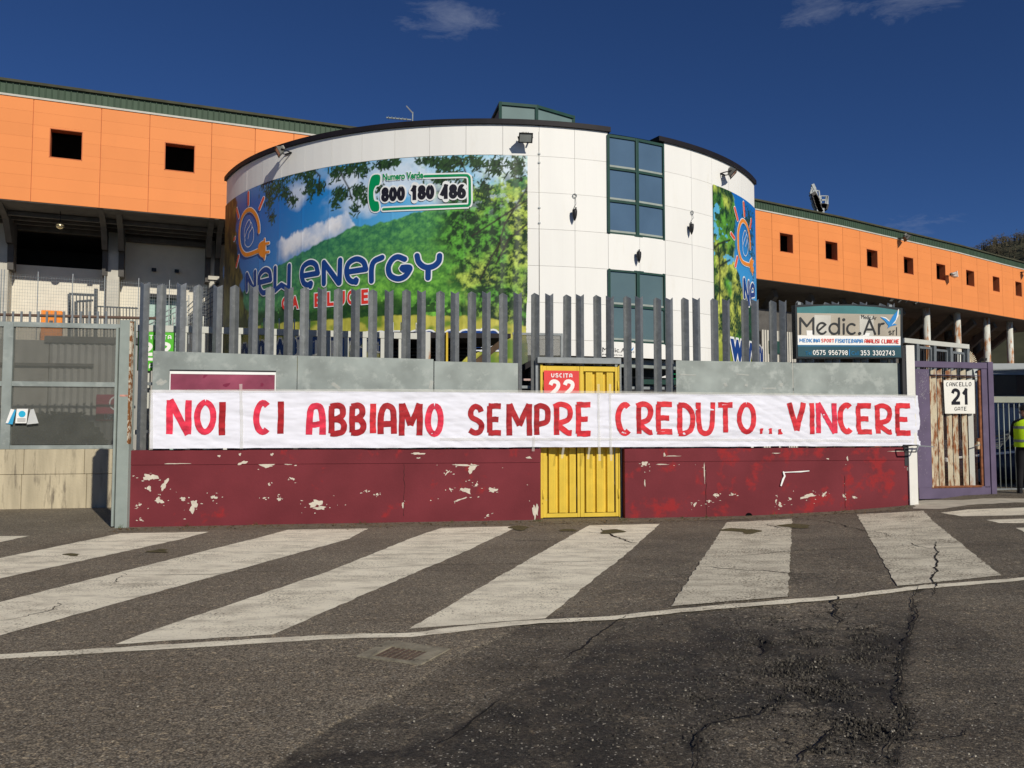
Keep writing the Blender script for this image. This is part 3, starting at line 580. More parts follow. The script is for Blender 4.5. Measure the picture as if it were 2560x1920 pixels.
for lst, w in ((BL, wallL), (BR, wallR)):
    for k, (x, y, pw, ph, rot) in enumerate(lst):
        cu, cz = W.uv(x, y); sc = np.linalg.norm(np.array(W.pt(cu, cz))-EYE)/FPX
        off = .0065 if cz > WT-.24 else .0025
        build(MB().sprism(W, blob(cu, cz, pw*sc*.78, ph*sc*.78, rot, k+int(x)), off-.02, off), 'bare_patch', m_bare, w)
        r = random.Random(k)
        for _ in range(5 if pw > 7 else 2):
            a = cu+r.gauss(0, pw*sc*.8); b = cz+r.gauss(0, ph*sc*.8)
            if b < WT-.26 and b > .05: build(MB().sprism(W, blob(a, b, r.uniform(.008, .035), r.uniform(.006, .02), 0, k*9+_, 9), -.01, .0015), 'paint_chip', m_bare, w)
for w, pts in ((wallL, ((1010, 1160, 1010, 1290),)), (wallR, ((1764, 1165, 1766, 1295), (2111, 1190, 2113, 1270)))):
    for x0, y0, x1, y1 in pts:
        P = [W.uv(x0+(x1-x0)*t/14, y0+(y1-y0)*t/14) for t in range(15)]; P = [(a+random.gauss(0, .006), b) for a, b in P]
        build(ribbon(MB(), W, P, .006, .0045 if w is wallR else .003, 'butt', .5), 'crack', m_crack, w, fix=False)
for (x, y, r) in ((1690, 1302, .055), (1872, 1289, .065)):     # weep holes
    cu, cz = W.uv(x, y); P = [(cu+r*math.cos(t), cz+r*.8*math.sin(t)) for t in np.linspace(0, 6.283, 17)[:-1]]
    mb = MB(); ring = [(cu+r*1.12*math.cos(t), cz+r*.9*math.sin(t)) for t in np.linspace(0, 6.283, 17)[:-1]]
    o = build(MB().sprism(W, P, -.05, .006), 'drain_hole', mat('hole_black', (.006, .006, .007), 1, spec=0), wallR)
# paper scrap
cu, cz = W.uv(1960, 1190); scr = thing('torn_poster_scrap', W.pt(cu, cz, .02), 'curled strip of torn white paper stuck on the right red wall', 'paper')
build(ribbon(MB(), W, [W.uv(*p) for p in ((1956, 1181), (1975, 1180), (2000, 1179), (2022, 1177))], .018, .02, 'butt', .5), 'paper_strip', m_wtext, scr, fix=False)
build(ribbon(MB(), W, [W.uv(*p) for p in ((1957, 1180), (1960, 1190), (1956, 1198), (1951, 1213))], .030, .03, 'round', .3), 'curled_end', m_wtext, scr, fix=False)
# ------------------------------------------------------------------ palisade fence
fence = thing('palisade_fence', W.pt(7, 1.24, -.15), 'tall galvanised palisade fence of angle section pales on the maroon wall', 'fence')
PX = [360, 404, 452, 496, 543, 587, 633, 675, 721, 762, 805.5, 847, 889, 932.3, 973, 1015, 1054.5, 1100, 1138, 1179, 1217, 1257.5, 1295, 1336, 1374, 1416, 1451, 1492, 1525.6, 1567, 1599, 1641, 1674, 1711, 1743, 1783.5, 1815.5, 1859, 1890, 1929.5, 1959, 1996, 2025.5, 2065, 2092, 2135, 2162, 2203, 2230]
FL = .108; D45 = FL/math.sqrt(2)
for i, px in enumerate(PX):
    v_kind = (i % 2 == 0)                      # V top: corner towards the street
    py = 760; t = -.17
    u = W.uv(px, py, t)[0]; r = random.Random(i)
    ztop = 4.02+r.uniform(-.012, .012); zb = WT-.02
    if 1350 < px < 1560: zb = 2.745
    sg = 1 if v_kind else -1
    th = .007
    # section (u, t): corner, then the two flanges
    def sec(z):
        base = t; c0 = (u, base+sg*D45/2); a = (u-D45, base-sg*D45/2); b = (u+D45, base-sg*D45/2)
        c1 = (u, base+sg*(D45/2-th*1.4)); a1 = (u-D45+th*.7, base-sg*(D45/2+th*.7)); b1 = (u+D45-th*.7, base-sg*(D45/2+th*.7))
        return [a, c0, b, b1, c1, a1]
    lo = [W.pt(x, zb, y) for x, y in sec(0)]; hi = [W.pt(x, ztop-(y-t)*.75, y) for x, y in sec(0)]
    tilt = r.gauss(0, .004); hi = [(p[0]+tilt, p[1], p[2]) for p in hi]
    mb = MB().add(lo+hi, [(0, 5, 4, 1), (1, 4, 3, 2), (6, 7, 10, 11), (7, 8, 9, 10), (0, 1, 7, 6), (1, 2, 8, 7), (2, 3, 9, 8), (3, 4, 10, 9), (4, 5, 11, 10), (5, 0, 6, 11)])
    build(mb, 'pale', m_pale, fence)
for z in (1.55, 2.35):
    for a, b in ((u_of(345), u_of(1345)), (u_of(1560), u_of(2262))): build(MB().sbox(W, a, b, z-.025, z+.025, -.29, -.24), 'rail', m_steel, fence)
zl0, zl1 = zw(908, 1450), zw(893, 1450)
build(MB().sbox(W, u_of(1346), u_of(1558), zl0, zl1, -.20, -.06), 'lintel_beam', m_steel, fence, bevel=.004)
for px in (1346, 1558):
    a = u_of(px); build(MB().sbox(W, a-.02, a+.02, 0, zl0, -.22, -.13), 'door_post', m_steel, fence)
# sheet metal panels
def sheet(x0, x1, ya, yb, label):
    a0, z0 = W.uv(x0, ya, -.09); a1, z1 = W.uv(x1, yb, -.09)
    o = build(MB().sprism(W, [(a0, 1.30), (a1-.008, 1.30), (a1-.008, z1), (a0, z0)], -.096, -.09), 'sheet_panel', m_sheet, fence); o['label'] = label
    return a0, a1, z0, z1
sheet(383, 744, 877, 889, 'grey galvanised sheet behind the maroon poster')
sheet(744.5, 1085, 889, 898, 'grey galvanised sheet with smooth dull finish')
sheet(1086, 1296, 903, 908, 'lower galvanised sheet left of the yellow doors')
sheet(1690, 1982, 901, 906, 'spangled galvanised sheet right of the yellow doors')
sheet(1982.5, 2256, 906, 908, 'pale galvanised sheet under the billboard')
for (x0, y0, x1, y1, w) in ((392, 960, 406, 950, .07), (400, 962, 416, 952, .05), (830, 958, 850, 972, .06), (1076, 972, 1080, 952, .06), (1812, 958, 1816, 966, .06), (1865, 966, 1866, 960, .06), (1952, 966, 1955, 958, .06), (1905, 971, 1940, 971, .03), (1700, 936, 1740, 938, .02), (1840, 935, 1872, 938, .02), (640, 952, 680, 970, .04)):
    build(ribbon(MB(), W, [W.uv(x0, y0, -.085), W.uv(x1, y1, -.085)], w, -.084, 'butt'), 'tape_scrap', m_tape, fence, fix=False)
# maroon poster frame on sheet 1
PS = [W.uv(x, y, -.06) for x, y in ((427, 927), (688, 930), (688, 1000), (427, 1000))]
po = thing('maroon_poster_board', W.pt(PS[0][0], 2.3, -.08), 'pinkish maroon board with white edge half hidden behind the cloth banner', 'poster')
m_poster = mat('maroon_gloss_print', (.27, .065, .105), .25, var=.35, scale=1.6)
zt_ = PS[0][1]; zt2 = PS[1][1]
build(MB().sprism(W, [(PS[0][0], 1.6), (PS[1][0], 1.6), (PS[1][0], zt2), (PS[0][0], zt_)], -.085, -.06), 'board', m_poster, po)
build(MB().sprism(W, [(PS[0][0]-.015, zt_-.05), (PS[1][0]+.012, zt2-.05), (PS[1][0]+.012, zt2-.005), (PS[0][0]-.015, zt_-.005)], -.058, -.052), 'top_edge', m_wtext, po)
build(MB().sprism(W, [(PS[0][0]-.015, zt_-.003), (PS[1][0]+.012, zt2-.003), (PS[1][0]+.012, zt2+.02), (PS[0][0]-.015, zt_+.02)], -.08, -.054), 'frame_rail', m_blackm, po)
for x in (PS[0][0]-.008, PS[1][0]+.004): build(MB().sbox(W, x-.008, x+.008, 1.6, zt_-.05, -.058, -.053), 'side_edge', m_wtext, po)
for (x, y, w, h) in ((512, 938, 9, 13), (675, 938, 9, 8), (565, 962, 18, 8), (655, 962, 10, 8)):
    a, b = W.uv(x, y, -.05); build(MB().sprism(W, blob(a, b, w*.007, h*.007, 0, x, 8), -.0598, -.0585), 'print_mark', m_red if x == 0 else mat('dark_maroon_print', (.20, .025, .06), .4), po)
# ------------------------------------------------------------------ yellow doors
yd = thing('yellow_double_door', W.pt(u_of(1450), 0, -.15), 'yellow painted corrugated steel double door between the maroon walls', 'door')
DO = -.14
dU = lambda px: W.uv(px, 1150, DO)[0]
zd1 = zw(910, 1450); zd0 = W.uv(1450, 1294, DO)[1]+.01
m_yin = m_yellow
for x0, x1 in ((1351, 1357), (1546.5, 1552)): build(MB().sbox(W, dU(x0), dU(x1), 0.01, zd1, DO-.05, DO+.01), 'frame_post', m_yellow, yd, bevel=.003)
for side, (x0, x1, cut) in enumerate(((1357.5, 1450, (1366.5, 1443.5)), (1450.8, 1546, (1459.5, 1539)))):
    lf = build(MB().sbox(W, dU(x0), dU(cut[0]), zd0, zd1-.03, DO-.04, DO), 'leaf', m_yellow, yd, bevel=.003)
    for a, b, c, d in ((cut[1], x1, zd0, zd1-.03), (cut[0], cut[1], zd0, zd0+.07), (cut[0], cut[1], zd1-.12, zd1-.03)):
        build(MB().sbox(W, dU(a)+.001, dU(b)-.001, c, d, DO-.041, DO-.001), 'leaf_rail', m_yellow, lf, bevel=.003)
    z0, z1 = zd0+.07, zd1-.12; a0, a1 = dU(cut[0]), dU(cut[1]); n = 3; wd = (a1-a0)/n
    build(MB().sbox(W, a0, a1, z0, z1, DO-.10, DO-.085), 'infill_sheet', m_yellow, lf)
    for k in range(n):
        q0 = a0+wd*k+wd*.16; q1 = a0+wd*(k+1)-wd*.02
        rb = build(MB().add([W.pt(q0, z0+.01, DO-.085), W.pt(q0+.02, z0+.01, DO-.03), W.pt(q1-.02, z0+.01, DO-.03), W.pt(q1, z0+.01, DO-.085), W.pt(q0, z1-.01, DO-.085), W.pt(q0+.02, z1-.01, DO-.03), W.pt(q1-.02, z1-.01, DO-.03), W.pt(q1, z1-.01, DO-.085)], [(0, 1, 5, 4), (1, 2, 6, 5), (2, 3, 7, 6), (0, 3, 2, 1), (4, 5, 6, 7)]), 'raised_rib', m_yellow, lf)
        for gq in (.3, .5, .7):
            gu = q0+.02+(q1-q0-.04)*gq; build(MB().sbox(W, gu-.003, gu+.003, z0+.015, z1-.015, DO-.031, DO-.027), 'pressed_line', m_yellow, lf)
    for zz in (.35, zd1-.45): 
        hx = dU(x0 if side == 0 else x1); build(MB().tube([W.pt(hx, zz, DO+.01), W.pt(hx, zz+.16, DO+.01)], .013, 8), 'hinge', m_yellow, lf, True)
# sign USCITA 22
q = [W.uv(x, y, -.09) for x, y in ((1360, 926), (1448, 926), (1448, 1010), (1360, 1010))]
sg_ = thing('exit_sign', W.pt(q[0][0]+.28, q[2][1], -.1), 'red sign reading USCITA 22 fixed on the yellow doors', 'sign')
build(MB().sbox(W, q[0][0], q[1][0], q[2][1], q[0][1], -.105, -.095), 'sign_plate', m_red, sg_)
SF9 = Plane(W.pt(0, 0, -.095)[:2], math.radians(9.5))
# ------------------------------------------------------------------ cloth banner
u0, u1 = W.uv(376, 1050, .06)[0], W.uv(2299, 1050, .06)[0]; BT, BB = 2.235, 1.275
ban = thing('protest_banner', W.pt((u0+u1)/2, BB, .05), 'long white cloth banner with hand painted red capitals NOI CI ABBIAMO SEMPRE CREDUTO... VINCERE', 'banner')
def cloth_off(u, z):
    u = np.asarray(u, float); z = np.asarray(z, float)
    a = .011*(fbm(u*1.6+z*2.2, z*7-u*.6, 4, 2)-.5)*2
    b = .0065*np.abs(np.sin((z*1.0+u*.22+.25*np.sin(u*1.1))*21+4*fbm(u*1.2, z*1.5, 3, 7)))*fbm(u*.9, z*2, 3, 31)
    c = .012*(vn(u*.5, z*0, 12)-.5)
    return a*1.9+b*1.2+c+.006*np.sin(u*9+2*np.sin(u*2.3))*np.clip((BT-.12-z)*-8+0.2, 0, 1)
nu, nzz = 900, 60
U, V = np.meshgrid(np.linspace(0, 1, nu), np.linspace(0, 1, nzz))
ue0 = u0+.02*(fbm(V*6, V*0+3, 3)-.5); ue1 = u1+.0-.05*np.abs(V-.5)*(V > .2)+.04*(fbm(V*9, V*0+8, 3)-.5)-np.where((V > .1) & (V < .32), .035, 0)
UU = ue0+(ue1-ue0)*U; top = BT+.012*(fbm(UU*1.5, UU*0, 4, 4)-.5)*2; bot = BB+.010*(fbm(UU*2, UU*0+5, 4, 6)-.5)*2
ZZ = bot+(top-bot)*V; OO = .055+cloth_off(UU, ZZ)
B0 = np.array(W.o)[None, None]+UU[..., None]*W.u+OO[..., None]*W.n; B0[..., 2] = ZZ
bl = np.array(ROOT[ban.name]); idx = np.arange(nu*nzz).reshape(nzz, nu)
fc = np.c_[idx[:-1, :-1].ravel(), idx[:-1, 1:].ravel(), idx[1:, 1:].ravel(), idx[1:, :-1].ravel()]
cm = grid_mesh('cloth', B0.reshape(-1, 3)-bl, fc); put('cloth', cm, ban, m_cloth, True)
el_ = [(.5+.5*math.cos(t), .5+.5*math.sin(t)) for t in np.linspace(math.pi/2, math.pi*2.5, 25)]
GL = {'N': [[(0, 0), (0, 1)], [(0, 1), (1, 0)], [(1, 0), (1, 1)]], 'O': [el_], 'I': [[(.5, 0), (.5, 1)]],
 'C': [[(.5+.5*math.cos(t), .5+.5*math.sin(t)) for t in np.linspace(.95, 5.35, 20)]],
 'A': [[(0, 0), (.02, .6), (.15, .9), (.5, 1), (.85, .9), (.98, .6), (1, 0)], [(-.12, .32), (.98, .38)]],
 'B': [[(.08, 0), (.08, .98)], [(.0, .95), (.5, 1), (.85, .9), (.85, .65), (.5, .52), (.1, .5)], [(.3, .5), (.75, .46), (1, .28), (.85, .06), (.5, 0), (0, .0)]],
 'M': [[(0, 0), (0, 1)], [(.02, 1), (.5, .32)], [(.5, .32), (.98, 1)], [(1, 1), (1, 0)]],
 'S': [[(.95, .8), (.75, .97), (.4, 1), (.1, .85), (.15, .62), (.6, .48), (.98, .3), (.85, .06), (.45, 0), (.0, .1)]],
 'E': [[(.1, 0), (.1, 1)], [(0, 1), (1, 1)], [(0, .5), (.8, .5)], [(0, 0), (1, 0)]],
 'P': [[(.12, 0), (.12, .98)], [(0, .93), (.4, 1), (.85, .93), (1, .72), (.85, .45), (.2, .35)]],
 'R': [[(.15, 0), (.15, .95)], [(0, .92), (.4, 1), (.8, .92), (.92, .72), (.75, .48), (.15, .36)], [(.15, .36), (.5, .18), (.8, .06), (1.0, .06)]],
 'D': [[(.1, 0), (.1, 1)], [(0, .98), (.5, .95), (.9, .75), (1, .45), (.85, .15), (.5, .02), (0, 0)]],
 'U': [[(0, 1), (.02, .4), (.12, .1), (.45, 0), (.8, .1), (.97, .4), (1, 1)]],
 'T': [[(0, 1), (1, 1)], [(.5, 0), (.5, 1)]], 'V': [[(0, 1), (.5, 0)], [(.5, 0), (1, 1)]], '.': [[(0, .1), (1, .1)]]}
GL.update({'H': [[(0, 0), (0, 1)], [(1, 0), (1, 1)], [(0, .5), (1, .5)]], 'G': [[(.95, .82), (.75, .97), (.45, 1), (.12, .85), (0, .5), (.12, .15), (.45, 0), (.8, .06), (.98, .25), (.98, .45)], [(.98, .45), (.55, .45)]],
 'L': [[(.05, 1), (.05, 0)], [(.05, 0), (1, 0)]], 'F': [[(.05, 0), (.05, 1)], [(.05, 1), (1, 1)], [(.05, .52), (.85, .52)]], 'Z': [[(0, 1), (1, 1)], [(1, 1), (0, 0)], [(0, 0), (1, 0)]],
 '0': [el_], '1': [[(.55, 0), (.55, 1)], [(.55, 1), (.1, .78)]], '2': [[(.02, .75), (.2, .96), (.55, 1), (.9, .88), (.93, .65), (.7, .42), (.3, .2), (.02, 0)], [(.02, 0), (1, 0)]],
 '3': [[(.03, .85), (.3, 1), (.75, .97), (.92, .76), (.75, .56), (.4, .53)], [(.4, .53), (.8, .48), (1, .26), (.8, .04), (.4, 0), (0, .12)]], '4': [[(.75, 0), (.75, 1)], [(.75, 1), (0, .3)], [(0, .3), (1, .3)]],
 '5': [[(.92, 1), (.12, 1)], [(.12, 1), (.08, .55)], [(.08, .55), (.5, .64), (.9, .5), (.95, .25), (.7, .02), (.3, 0), (0, .12)]], '6': [[(.85, .93), (.5, 1), (.15, .8), (0, .4), (.1, .1), (.5, 0), (.88, .1), (1, .32), (.85, .54), (.5, .62), (.1, .48)]],
 '7': [[(0, 1), (1, 1)], [(1, 1), (.35, 0)]], '8': [[(.5+.42*math.cos(t), .77+.23*math.sin(t)) for t in np.linspace(-1.57, 4.72, 18)], [(.5+.5*math.cos(t), .27+.27*math.sin(t)) for t in np.linspace(1.57, 7.86, 18)]], '9': [[(.15, .07), (.5, 0), (.85, .2), (1, .6), (.9, .9), (.5, 1), (.12, .9), (0, .68), (.15, .46), (.5, .38), (.9, .52)]], '|': [[(.5, -.1), (.5, 1.1)]]})
def gtext(s, sf, quad, m, par, wt=.2, off=.004, name='lettering', outline=0, om=None, gap=.22):
    """stroke lettering: quad TL, TR, BR, BL; wt = stroke width over letter height"""
    wd = {'I': .0, '1': .34, ' ': .25, '.': .1, 'M': .72, '|': .05}; q = [np.array(p, float) for p in quad]; H = np.linalg.norm(q[0]-q[3]); n = len(s)
    ws = [wd.get(c, .5) for c in s]; total = sum(w+wt for w in ws)+gap*.6*(n-1); Wd = np.linalg.norm(q[1]-q[0])/H; x = 0; sw = wt*H
    body = MB(); ol = MB(); k = 0
    def P(a, b):
        a = a/total; b = (b*(1-wt)+wt/2); u = (q[0]*(1-a)+q[1]*a)*b+(q[3]*(1-a)+q[2]*a)*(1-b); return tuple(u)
    for c, w in zip(s, ws):
        if c != ' ':
            for st in GL[c]:
                pts = [P(x+wt/2+(w if c != 'I' else 0)*(a if c != '|' else .5), b) for a, b in st]; sharp = len(st) < 3
                pts = [tuple(np.array(pts[0])+(np.array(pts[1])-np.array(pts[0]))*t) for t in (0, .25, .5, .75, 1)] if len(st) == 2 else (catmull(pts, 3) if len(st) < 15 else pts)
                if len(st) == 2 and c not in '.':                       # square ends
                    d = np.array(pts[-1])-np.array(pts[0]); d = d/(np.linalg.norm(d)+1e-9)*sw*.5; 
                    if abs(d[1]) > abs(d[0])*.3 or c in 'ETFLZ27': pts[0] = tuple(np.array(pts[0])-d*(1 if abs(d[1]) > abs(d[0]) else .9)); pts[-1] = tuple(np.array(pts[-1])+d*(1 if abs(d[1]) > abs(d[0]) else .6))
                ribbon(body, sf, pts, sw, off+k*.0003, 'butt')
                if outline: ribbon(ol, sf, pts, sw+2*outline, off-.006+k*.0001, 'round')
                k += 1
        x += w+wt+gap*.6
    if outline: build(ol, name+'_outline', om or m_pwhite, par, fix=False)
    return build(body, name, m, par, fix=False)
gtext('USCITA', SF9, quadpx(SF9, (1377.5, 932.5), (1431, 934), (1431, 944.5), (1377.5, 943.5)), m_wtext, sg_, .2)
gtext('22', SF9, quadpx(SF9, (1371, 948.5), (1437, 948.5), (1437, 994), (1371, 994)), m_wtext, sg_, .22)
LT = [('N', 415, 480, 999, 1087, 0), ('O', 484, 542, 998, 1088, 0), ('I', 545, 566, 1005, 1088, 1), ('C', 632, 684, 1000, 1088, 0), ('I', 692, 712, 1004, 1084, 1), ('A', 765, 815, 1007, 1088, 0), ('B', 818, 869, 1006, 1091, 1), ('B', 870, 917, 1006, 1089, 1), ('I', 924, 941, 1009, 1083, 2), ('A', 944, 993, 1007, 1086, 1), ('M', 997, 1057, 1008, 1090, 1), ('O', 1062, 1110, 1008, 1092, 0),
 ('S', 1167, 1212, 1010, 1089, 1), ('E', 1214, 1259, 1008, 1089, 1), ('M', 1266, 1330, 1009, 1090, 1), ('P', 1331, 1377, 1008, 1088, 1), ('R', 1378, 1436, 1004, 1088, 2), ('E', 1436, 1483, 1005, 1091, 2), ('C', 1539, 1584, 1005, 1090, 2), ('R', 1585, 1636, 1003, 1086, 2), ('E', 1636, 1686, 1004, 1086, 2), ('D', 1690, 1738, 1004, 1085, 2), ('U', 1740, 1788, 1005, 1085, 2), ('T', 1790, 1837, 1006, 1082, 2), ('O', 1842, 1890, 1005, 1086, 2),
 ('.', 1895, 1911, 1072, 1084, 2), ('.', 1919, 1934, 1072, 1084, 2), ('.', 1942, 1958, 1073, 1086, 2), ('V', 1968, 2015, 1006, 1083, 2), ('I', 2021, 2040, 1008, 1085, 2), ('N', 2041, 2092, 1007, 1084, 0), ('C', 2096, 2137, 1006, 1086, 2), ('E', 2138, 2183, 1008, 1086, 2), ('R', 2183, 2233, 1008, 1085, 2), ('E', 2235, 2280, 1008, 1089, 2)]
for li, (ch, x0, x1, y0, y1, ci) in enumerate(LT):
    a, b = W.uv(x0, y1, .06); c, d = W.uv(x1, y0, .06); sw = .102*(1 if li < 12 else .97)
    if ch == 'I': cx = (a+c)/2; a = cx-.001; c = cx+.001
    else: a += sw/2; c -= sw/2
    b += sw/2 if ch not in 'I' else .0; d -= sw/2 if ch not in 'I' else .0
    if ch in 'NMAPRDUT': b -= sw*.42
    if ch in 'NMUV': d += sw*.42
    mb = MB(); r = random.Random(li*3)
    for si, st in enumerate(GL[ch]):
        P = [(a+(c-a)*x, b+(d-b)*y) for x, y in st]
        if ch == '.': P = [(a-.01, (b+d)/2), (c+.01, (b+d)/2+.004)]
        P = catmull(P, 10 if len(P) < 4 else 4) if len(P) < 15 else P
        P = [(x+.003*math.sin(k*.7+li), y+.003*math.cos(k*.9+li)) for k, (x, y) in enumerate(P)]
        ribbon(mb, W, P, sw*r.uniform(.94, 1.06), .061+.0012*si, 'butt', .045, cloth_off)
    build(mb, 'letter', m_let[ci], ban, fix=False)
    # a second pass of the brush, darker, over part of the letter
    if ci == 1 or li % 3 == 1:
        st = GL[ch][0]; P = [(a+(c-a)*x, b+(d-b)*y) for x, y in st]; P = catmull(P, 10 if len(P) < 4 else 4) if len(P) < 15 else P
        k0 = int(len(P)*r.uniform(0, .3)); k1 = int(len(P)*r.uniform(.6, 1)); 
        if ch not in '.COUSA' and k1-k0 > 3: build(ribbon(MB(), W, P[k0:k1], sw*.62, .066, 'butt', .08, cloth_off), 'brush_mark', m_let[1], ban, fix=False)
def tape(pxs, w, off=.068, name='tape_strip', mt=None):
    P = [W.uv(x, y, off) for x, y in pxs]; P = [(P[0][0]+(P[-1][0]-P[0][0])*0+p[0], p[1]) if 0 else p for p in P]; Q = []
    for i in range(len(P)-1):
        k = max(1, int(abs(P[i+1][0]-P[i][0])/.08)+int(abs(P[i+1][1]-P[i][1])/.08))
        for t in range(k): Q.append(tuple(np.array(P[i])+(np.array(P[i+1])-np.array(P[i]))*t/k))
    Q.append(P[-1]); return build(ribbon(MB(), W, Q, w, off, 'butt', .12, cloth_off), name, mt or m_tape, ban, fix=False)
tape([(378, 978), (1000, 976), (1500, 981), (2290, 990)], .05); tape([(1100, 1098), (1500, 1098), (1900, 1100), (2280, 1103)], .05); tape([(378, 975), (378, 1120)], .06)
for x in (1496, 1525): tape([(x, 960), (x+1, 1060), (x+3, 1152)], .045, .07)
tape([(602, 960), (604, 1050), (604, 1122)], .05)
for x, y in ((1470, 1140), (1405, 1138)): tape([(x+4, 1118), (x, y+8)], .04, .07)
tape([(1335, 1090), (1333, 1128)], .045, .07)
# small bracket under banner at right
bk = thing('steel_bracket', W.pt(u_of(2275), 1.2, .1), 'small folded steel bracket poking out under the right end of the banner', 'bracket')
P = [W.uv(x, y, .16) for x, y in ((2258, 1113), (2296, 1113), (2290, 1130), (2262, 1130))]
for i in range(4): build(MB().bar(W.pt(*P[i], .16), W.pt(*P[(i+1) % 4], .16), .022, .022), 'bracket_bar', m_blackm if i != 1 else m_steel, bk)
build(MB().bar(W.pt(*W.uv(2292, 1114, .16), .16), W.pt(*W.uv(2334, 1117, .16), .16), .025, .02), 'bracket_bar', m_steel, bk)
# ------------------------------------------------------------------ grey-green post at left end
gp = thing('steel_gate_post', W.pt(-.1, 0, .05), 'tall pale green steel post at the left end of the maroon wall', 'post')
PQ = Plane(W.pt(0, 0, .10)[:2], 0)
a0 = PQ.uv(288, 1250)[0]; a1 = PQ.uv(318, 1250)[0]; zt_ = PQ.uv(320, 800)[1]
build(MB().sbox(PQ, a0, a1, -.02, zt_, -.16, 0), 'post_body', m_post, gp, bevel=.004)
build(MB().sbox(PQ, a0-.065, a0-.03, .02, zt_-.12, -.16, -.01), 'side_channel', m_post, gp, bevel=.003)
build(MB().sbox(PQ, a0-.03, a0, .02, zt_-.12, -.15, -.05), 'channel_web', m_blackm, gp)
build(MB().sbox(PQ, a1-.028, a1+.004, 1.35, zt_-.02, -.08, .004), 'rusty_edge_strip', mat('flaking_rusty_edge', (.55, .50, .40), .8, var=.2, scale=9, color2=(.22, .09, .03), thr=.47, soft=.05, stretch=(1, 1, .6)), gp)
build(MB().sbox(PQ, a0+.03, a0+.16, 2.12, 2.15, -.05, .0025), 'scrape_mark', mat('pink_scrape', (.60, .30, .24), .7, var=.3, scale=20), gp)
# ------------------------------------------------------------------ left rear fence on concrete wall
LP = plane2(at_z(0, 805, 3.75), at_z(290, 811.6, 3.75))
lu = lambda px, py=1000: LP.uv(px, py)[0]
lw = thing('concrete_wall', LP.pt(lu(120), 0, -.1), 'low beige concrete block wall with dark rain streaks at left', 'wall')
zt_ = LP.uv(120, 1123)[1]; zm = LP.uv(120, 1186)[1]
L0 = lu(-260); L1 = lu(330)
jx = [L0, lu(-100), lu(60), lu(222), L1]
for r0, r1, js in ((-.1, zm, jx), (zm, zt_, [L0, lu(-20), lu(64), lu(215), L1])):
    for a, b in zip(js[:-1], js[1:]): build(MB().sbox(LP, a+.004, b-.004, r0+.004, r1-.002, -.25, 0), 'concrete_block', m_block, lw, bevel=.008)
mf = thing('mesh_fence', LP.pt(lu(120), 1.3, 0), 'galvanised post and rail fence filled with fine expanded mesh on the concrete wall', 'fence')
zR = [LP.uv(120, y)[1] for y in (812, 960, 1118)]
for z, h in zip(zR, (.10, .10, .08)): build(MB().sbox(LP, L0, L1, z-h/2, z+h/2, -.10, -.02), 'rail', m_sheet, mf, bevel=.004)
for px in (15, -230): build(MB().sbox(LP, lu(px)-.09, lu(px)+.09, zt_, zR[0]+.04, -.12, 0.0), 'post', m_sheet, mf, bevel=.005)
for a, b in ((lu(-220), lu(5)), (lu(26), L1)):
    for z0, z1 in ((zR[0], zR[1]), (zR[1], zR[2])): build(MB().sbox(LP, a, b, z1+.05, z0-.05, -.064, -.06), 'mesh_panel', m_mesh, mf)
zs = LP.uv(120, 787)[1]
build(MB().tube([LP.pt(L0, zs, -.16), LP.pt(L1+.4, zs, -.16)], .03, 8), 'upper_pipe', mat('brown_painted_pipe', (.13, .085, .065), .7), mf, True)
for k in range(18):
    px = -110+21.5*k; build(MB().sbox(LP, lu(px)-.02, lu(px)+.02, zR[0]-.05, LP.uv(px, 776)[1], -.14, -.12), 'spike', m_steel, mf)
# leaflets
lf = thing('leaflet_sleeves', LP.pt(lu(55), 2, .03), 'three blue and white leaflet packets clipped on the left mesh fence', 'leaflets')
def lq(pts, m, name, o=.02): return build(MB().sprism(LP, [LP.uv(x, y, o) for x, y in pts], o-.015, o), name, m, lf)
lq([(27, 1022), (40, 1025), (31, 1061), (14, 1059)], mat('light_blue_print', (.05, .35, .60), .4), 'blue_packet'); lq([(27, 1022), (36, 1024), (20, 1058), (14, 1058)], m_wtext, 'packet_flap', .03)
lq([(42, 1022), (70, 1022), (66, 1058), (38, 1058)], m_wtext, 'card', .025)
cu, cz = LP.uv(55, 1035, .03); fillm = MB().sprism(LP, [(cu+.065*math.cos(t), cz+.065*math.sin(t)) for t in np.linspace(0, 6.28, 20)[:-1]], .026, .029); build(fillm, 'printed_disc', mat('cyan_print', (.03, .42, .66), .4), lf)
for k in range(4): build(MB().sprism(LP, [LP.uv(43, 1046+k*2.6, .03), LP.uv(64, 1046+k*2.6, .03), LP.uv(64, 1046.9+k*2.6, .03), LP.uv(43, 1046.9+k*2.6, .03)], .026, .028), 'print_line', m_cdark, lf)
lq([(76, 1024), (84, 1022), (96, 1058), (67, 1061)], m_film, 'clear_sleeve', .03)
# things behind the mesh: office sign, container wall, dark leaf mass standing in for a shadow
BP = Plane((LP.o[0]+LP.n[0]*-3.2, LP.o[1]+LP.n[1]*-3.2), math.atan2(LP.u[1], LP.u[0]))
cw = thing('corrugated_wall', BP.pt(BP.uv(200, 1000)[0], 0), 'pale corrugated metal wall behind the left mesh fence', 'wall')
m_corr = mat('pale_corrugated_metal', (.34, .335, .31), .5, var=.05, stretch=(1, 1, .1), scale=8)
a0 = BP.uv(120, 1000)[0]; a1 = BP.uv(420, 1000)[0]; k = int((a1-a0)/.075); vs = []; fs = []
for i in range(k+1):
    u = a0+(a1-a0)*i/k; o = .018 if i % 2 else -.018; vs += [BP.pt(u, 0, o), BP.pt(u, BP.uv(200, 858)[1], o)]
for i in range(k): fs.append((2*i, 2*i+2, 2*i+3, 2*i+1))
build(MB().add(vs, fs), 'corrugated_sheet', m_corr, cw, fix=False)
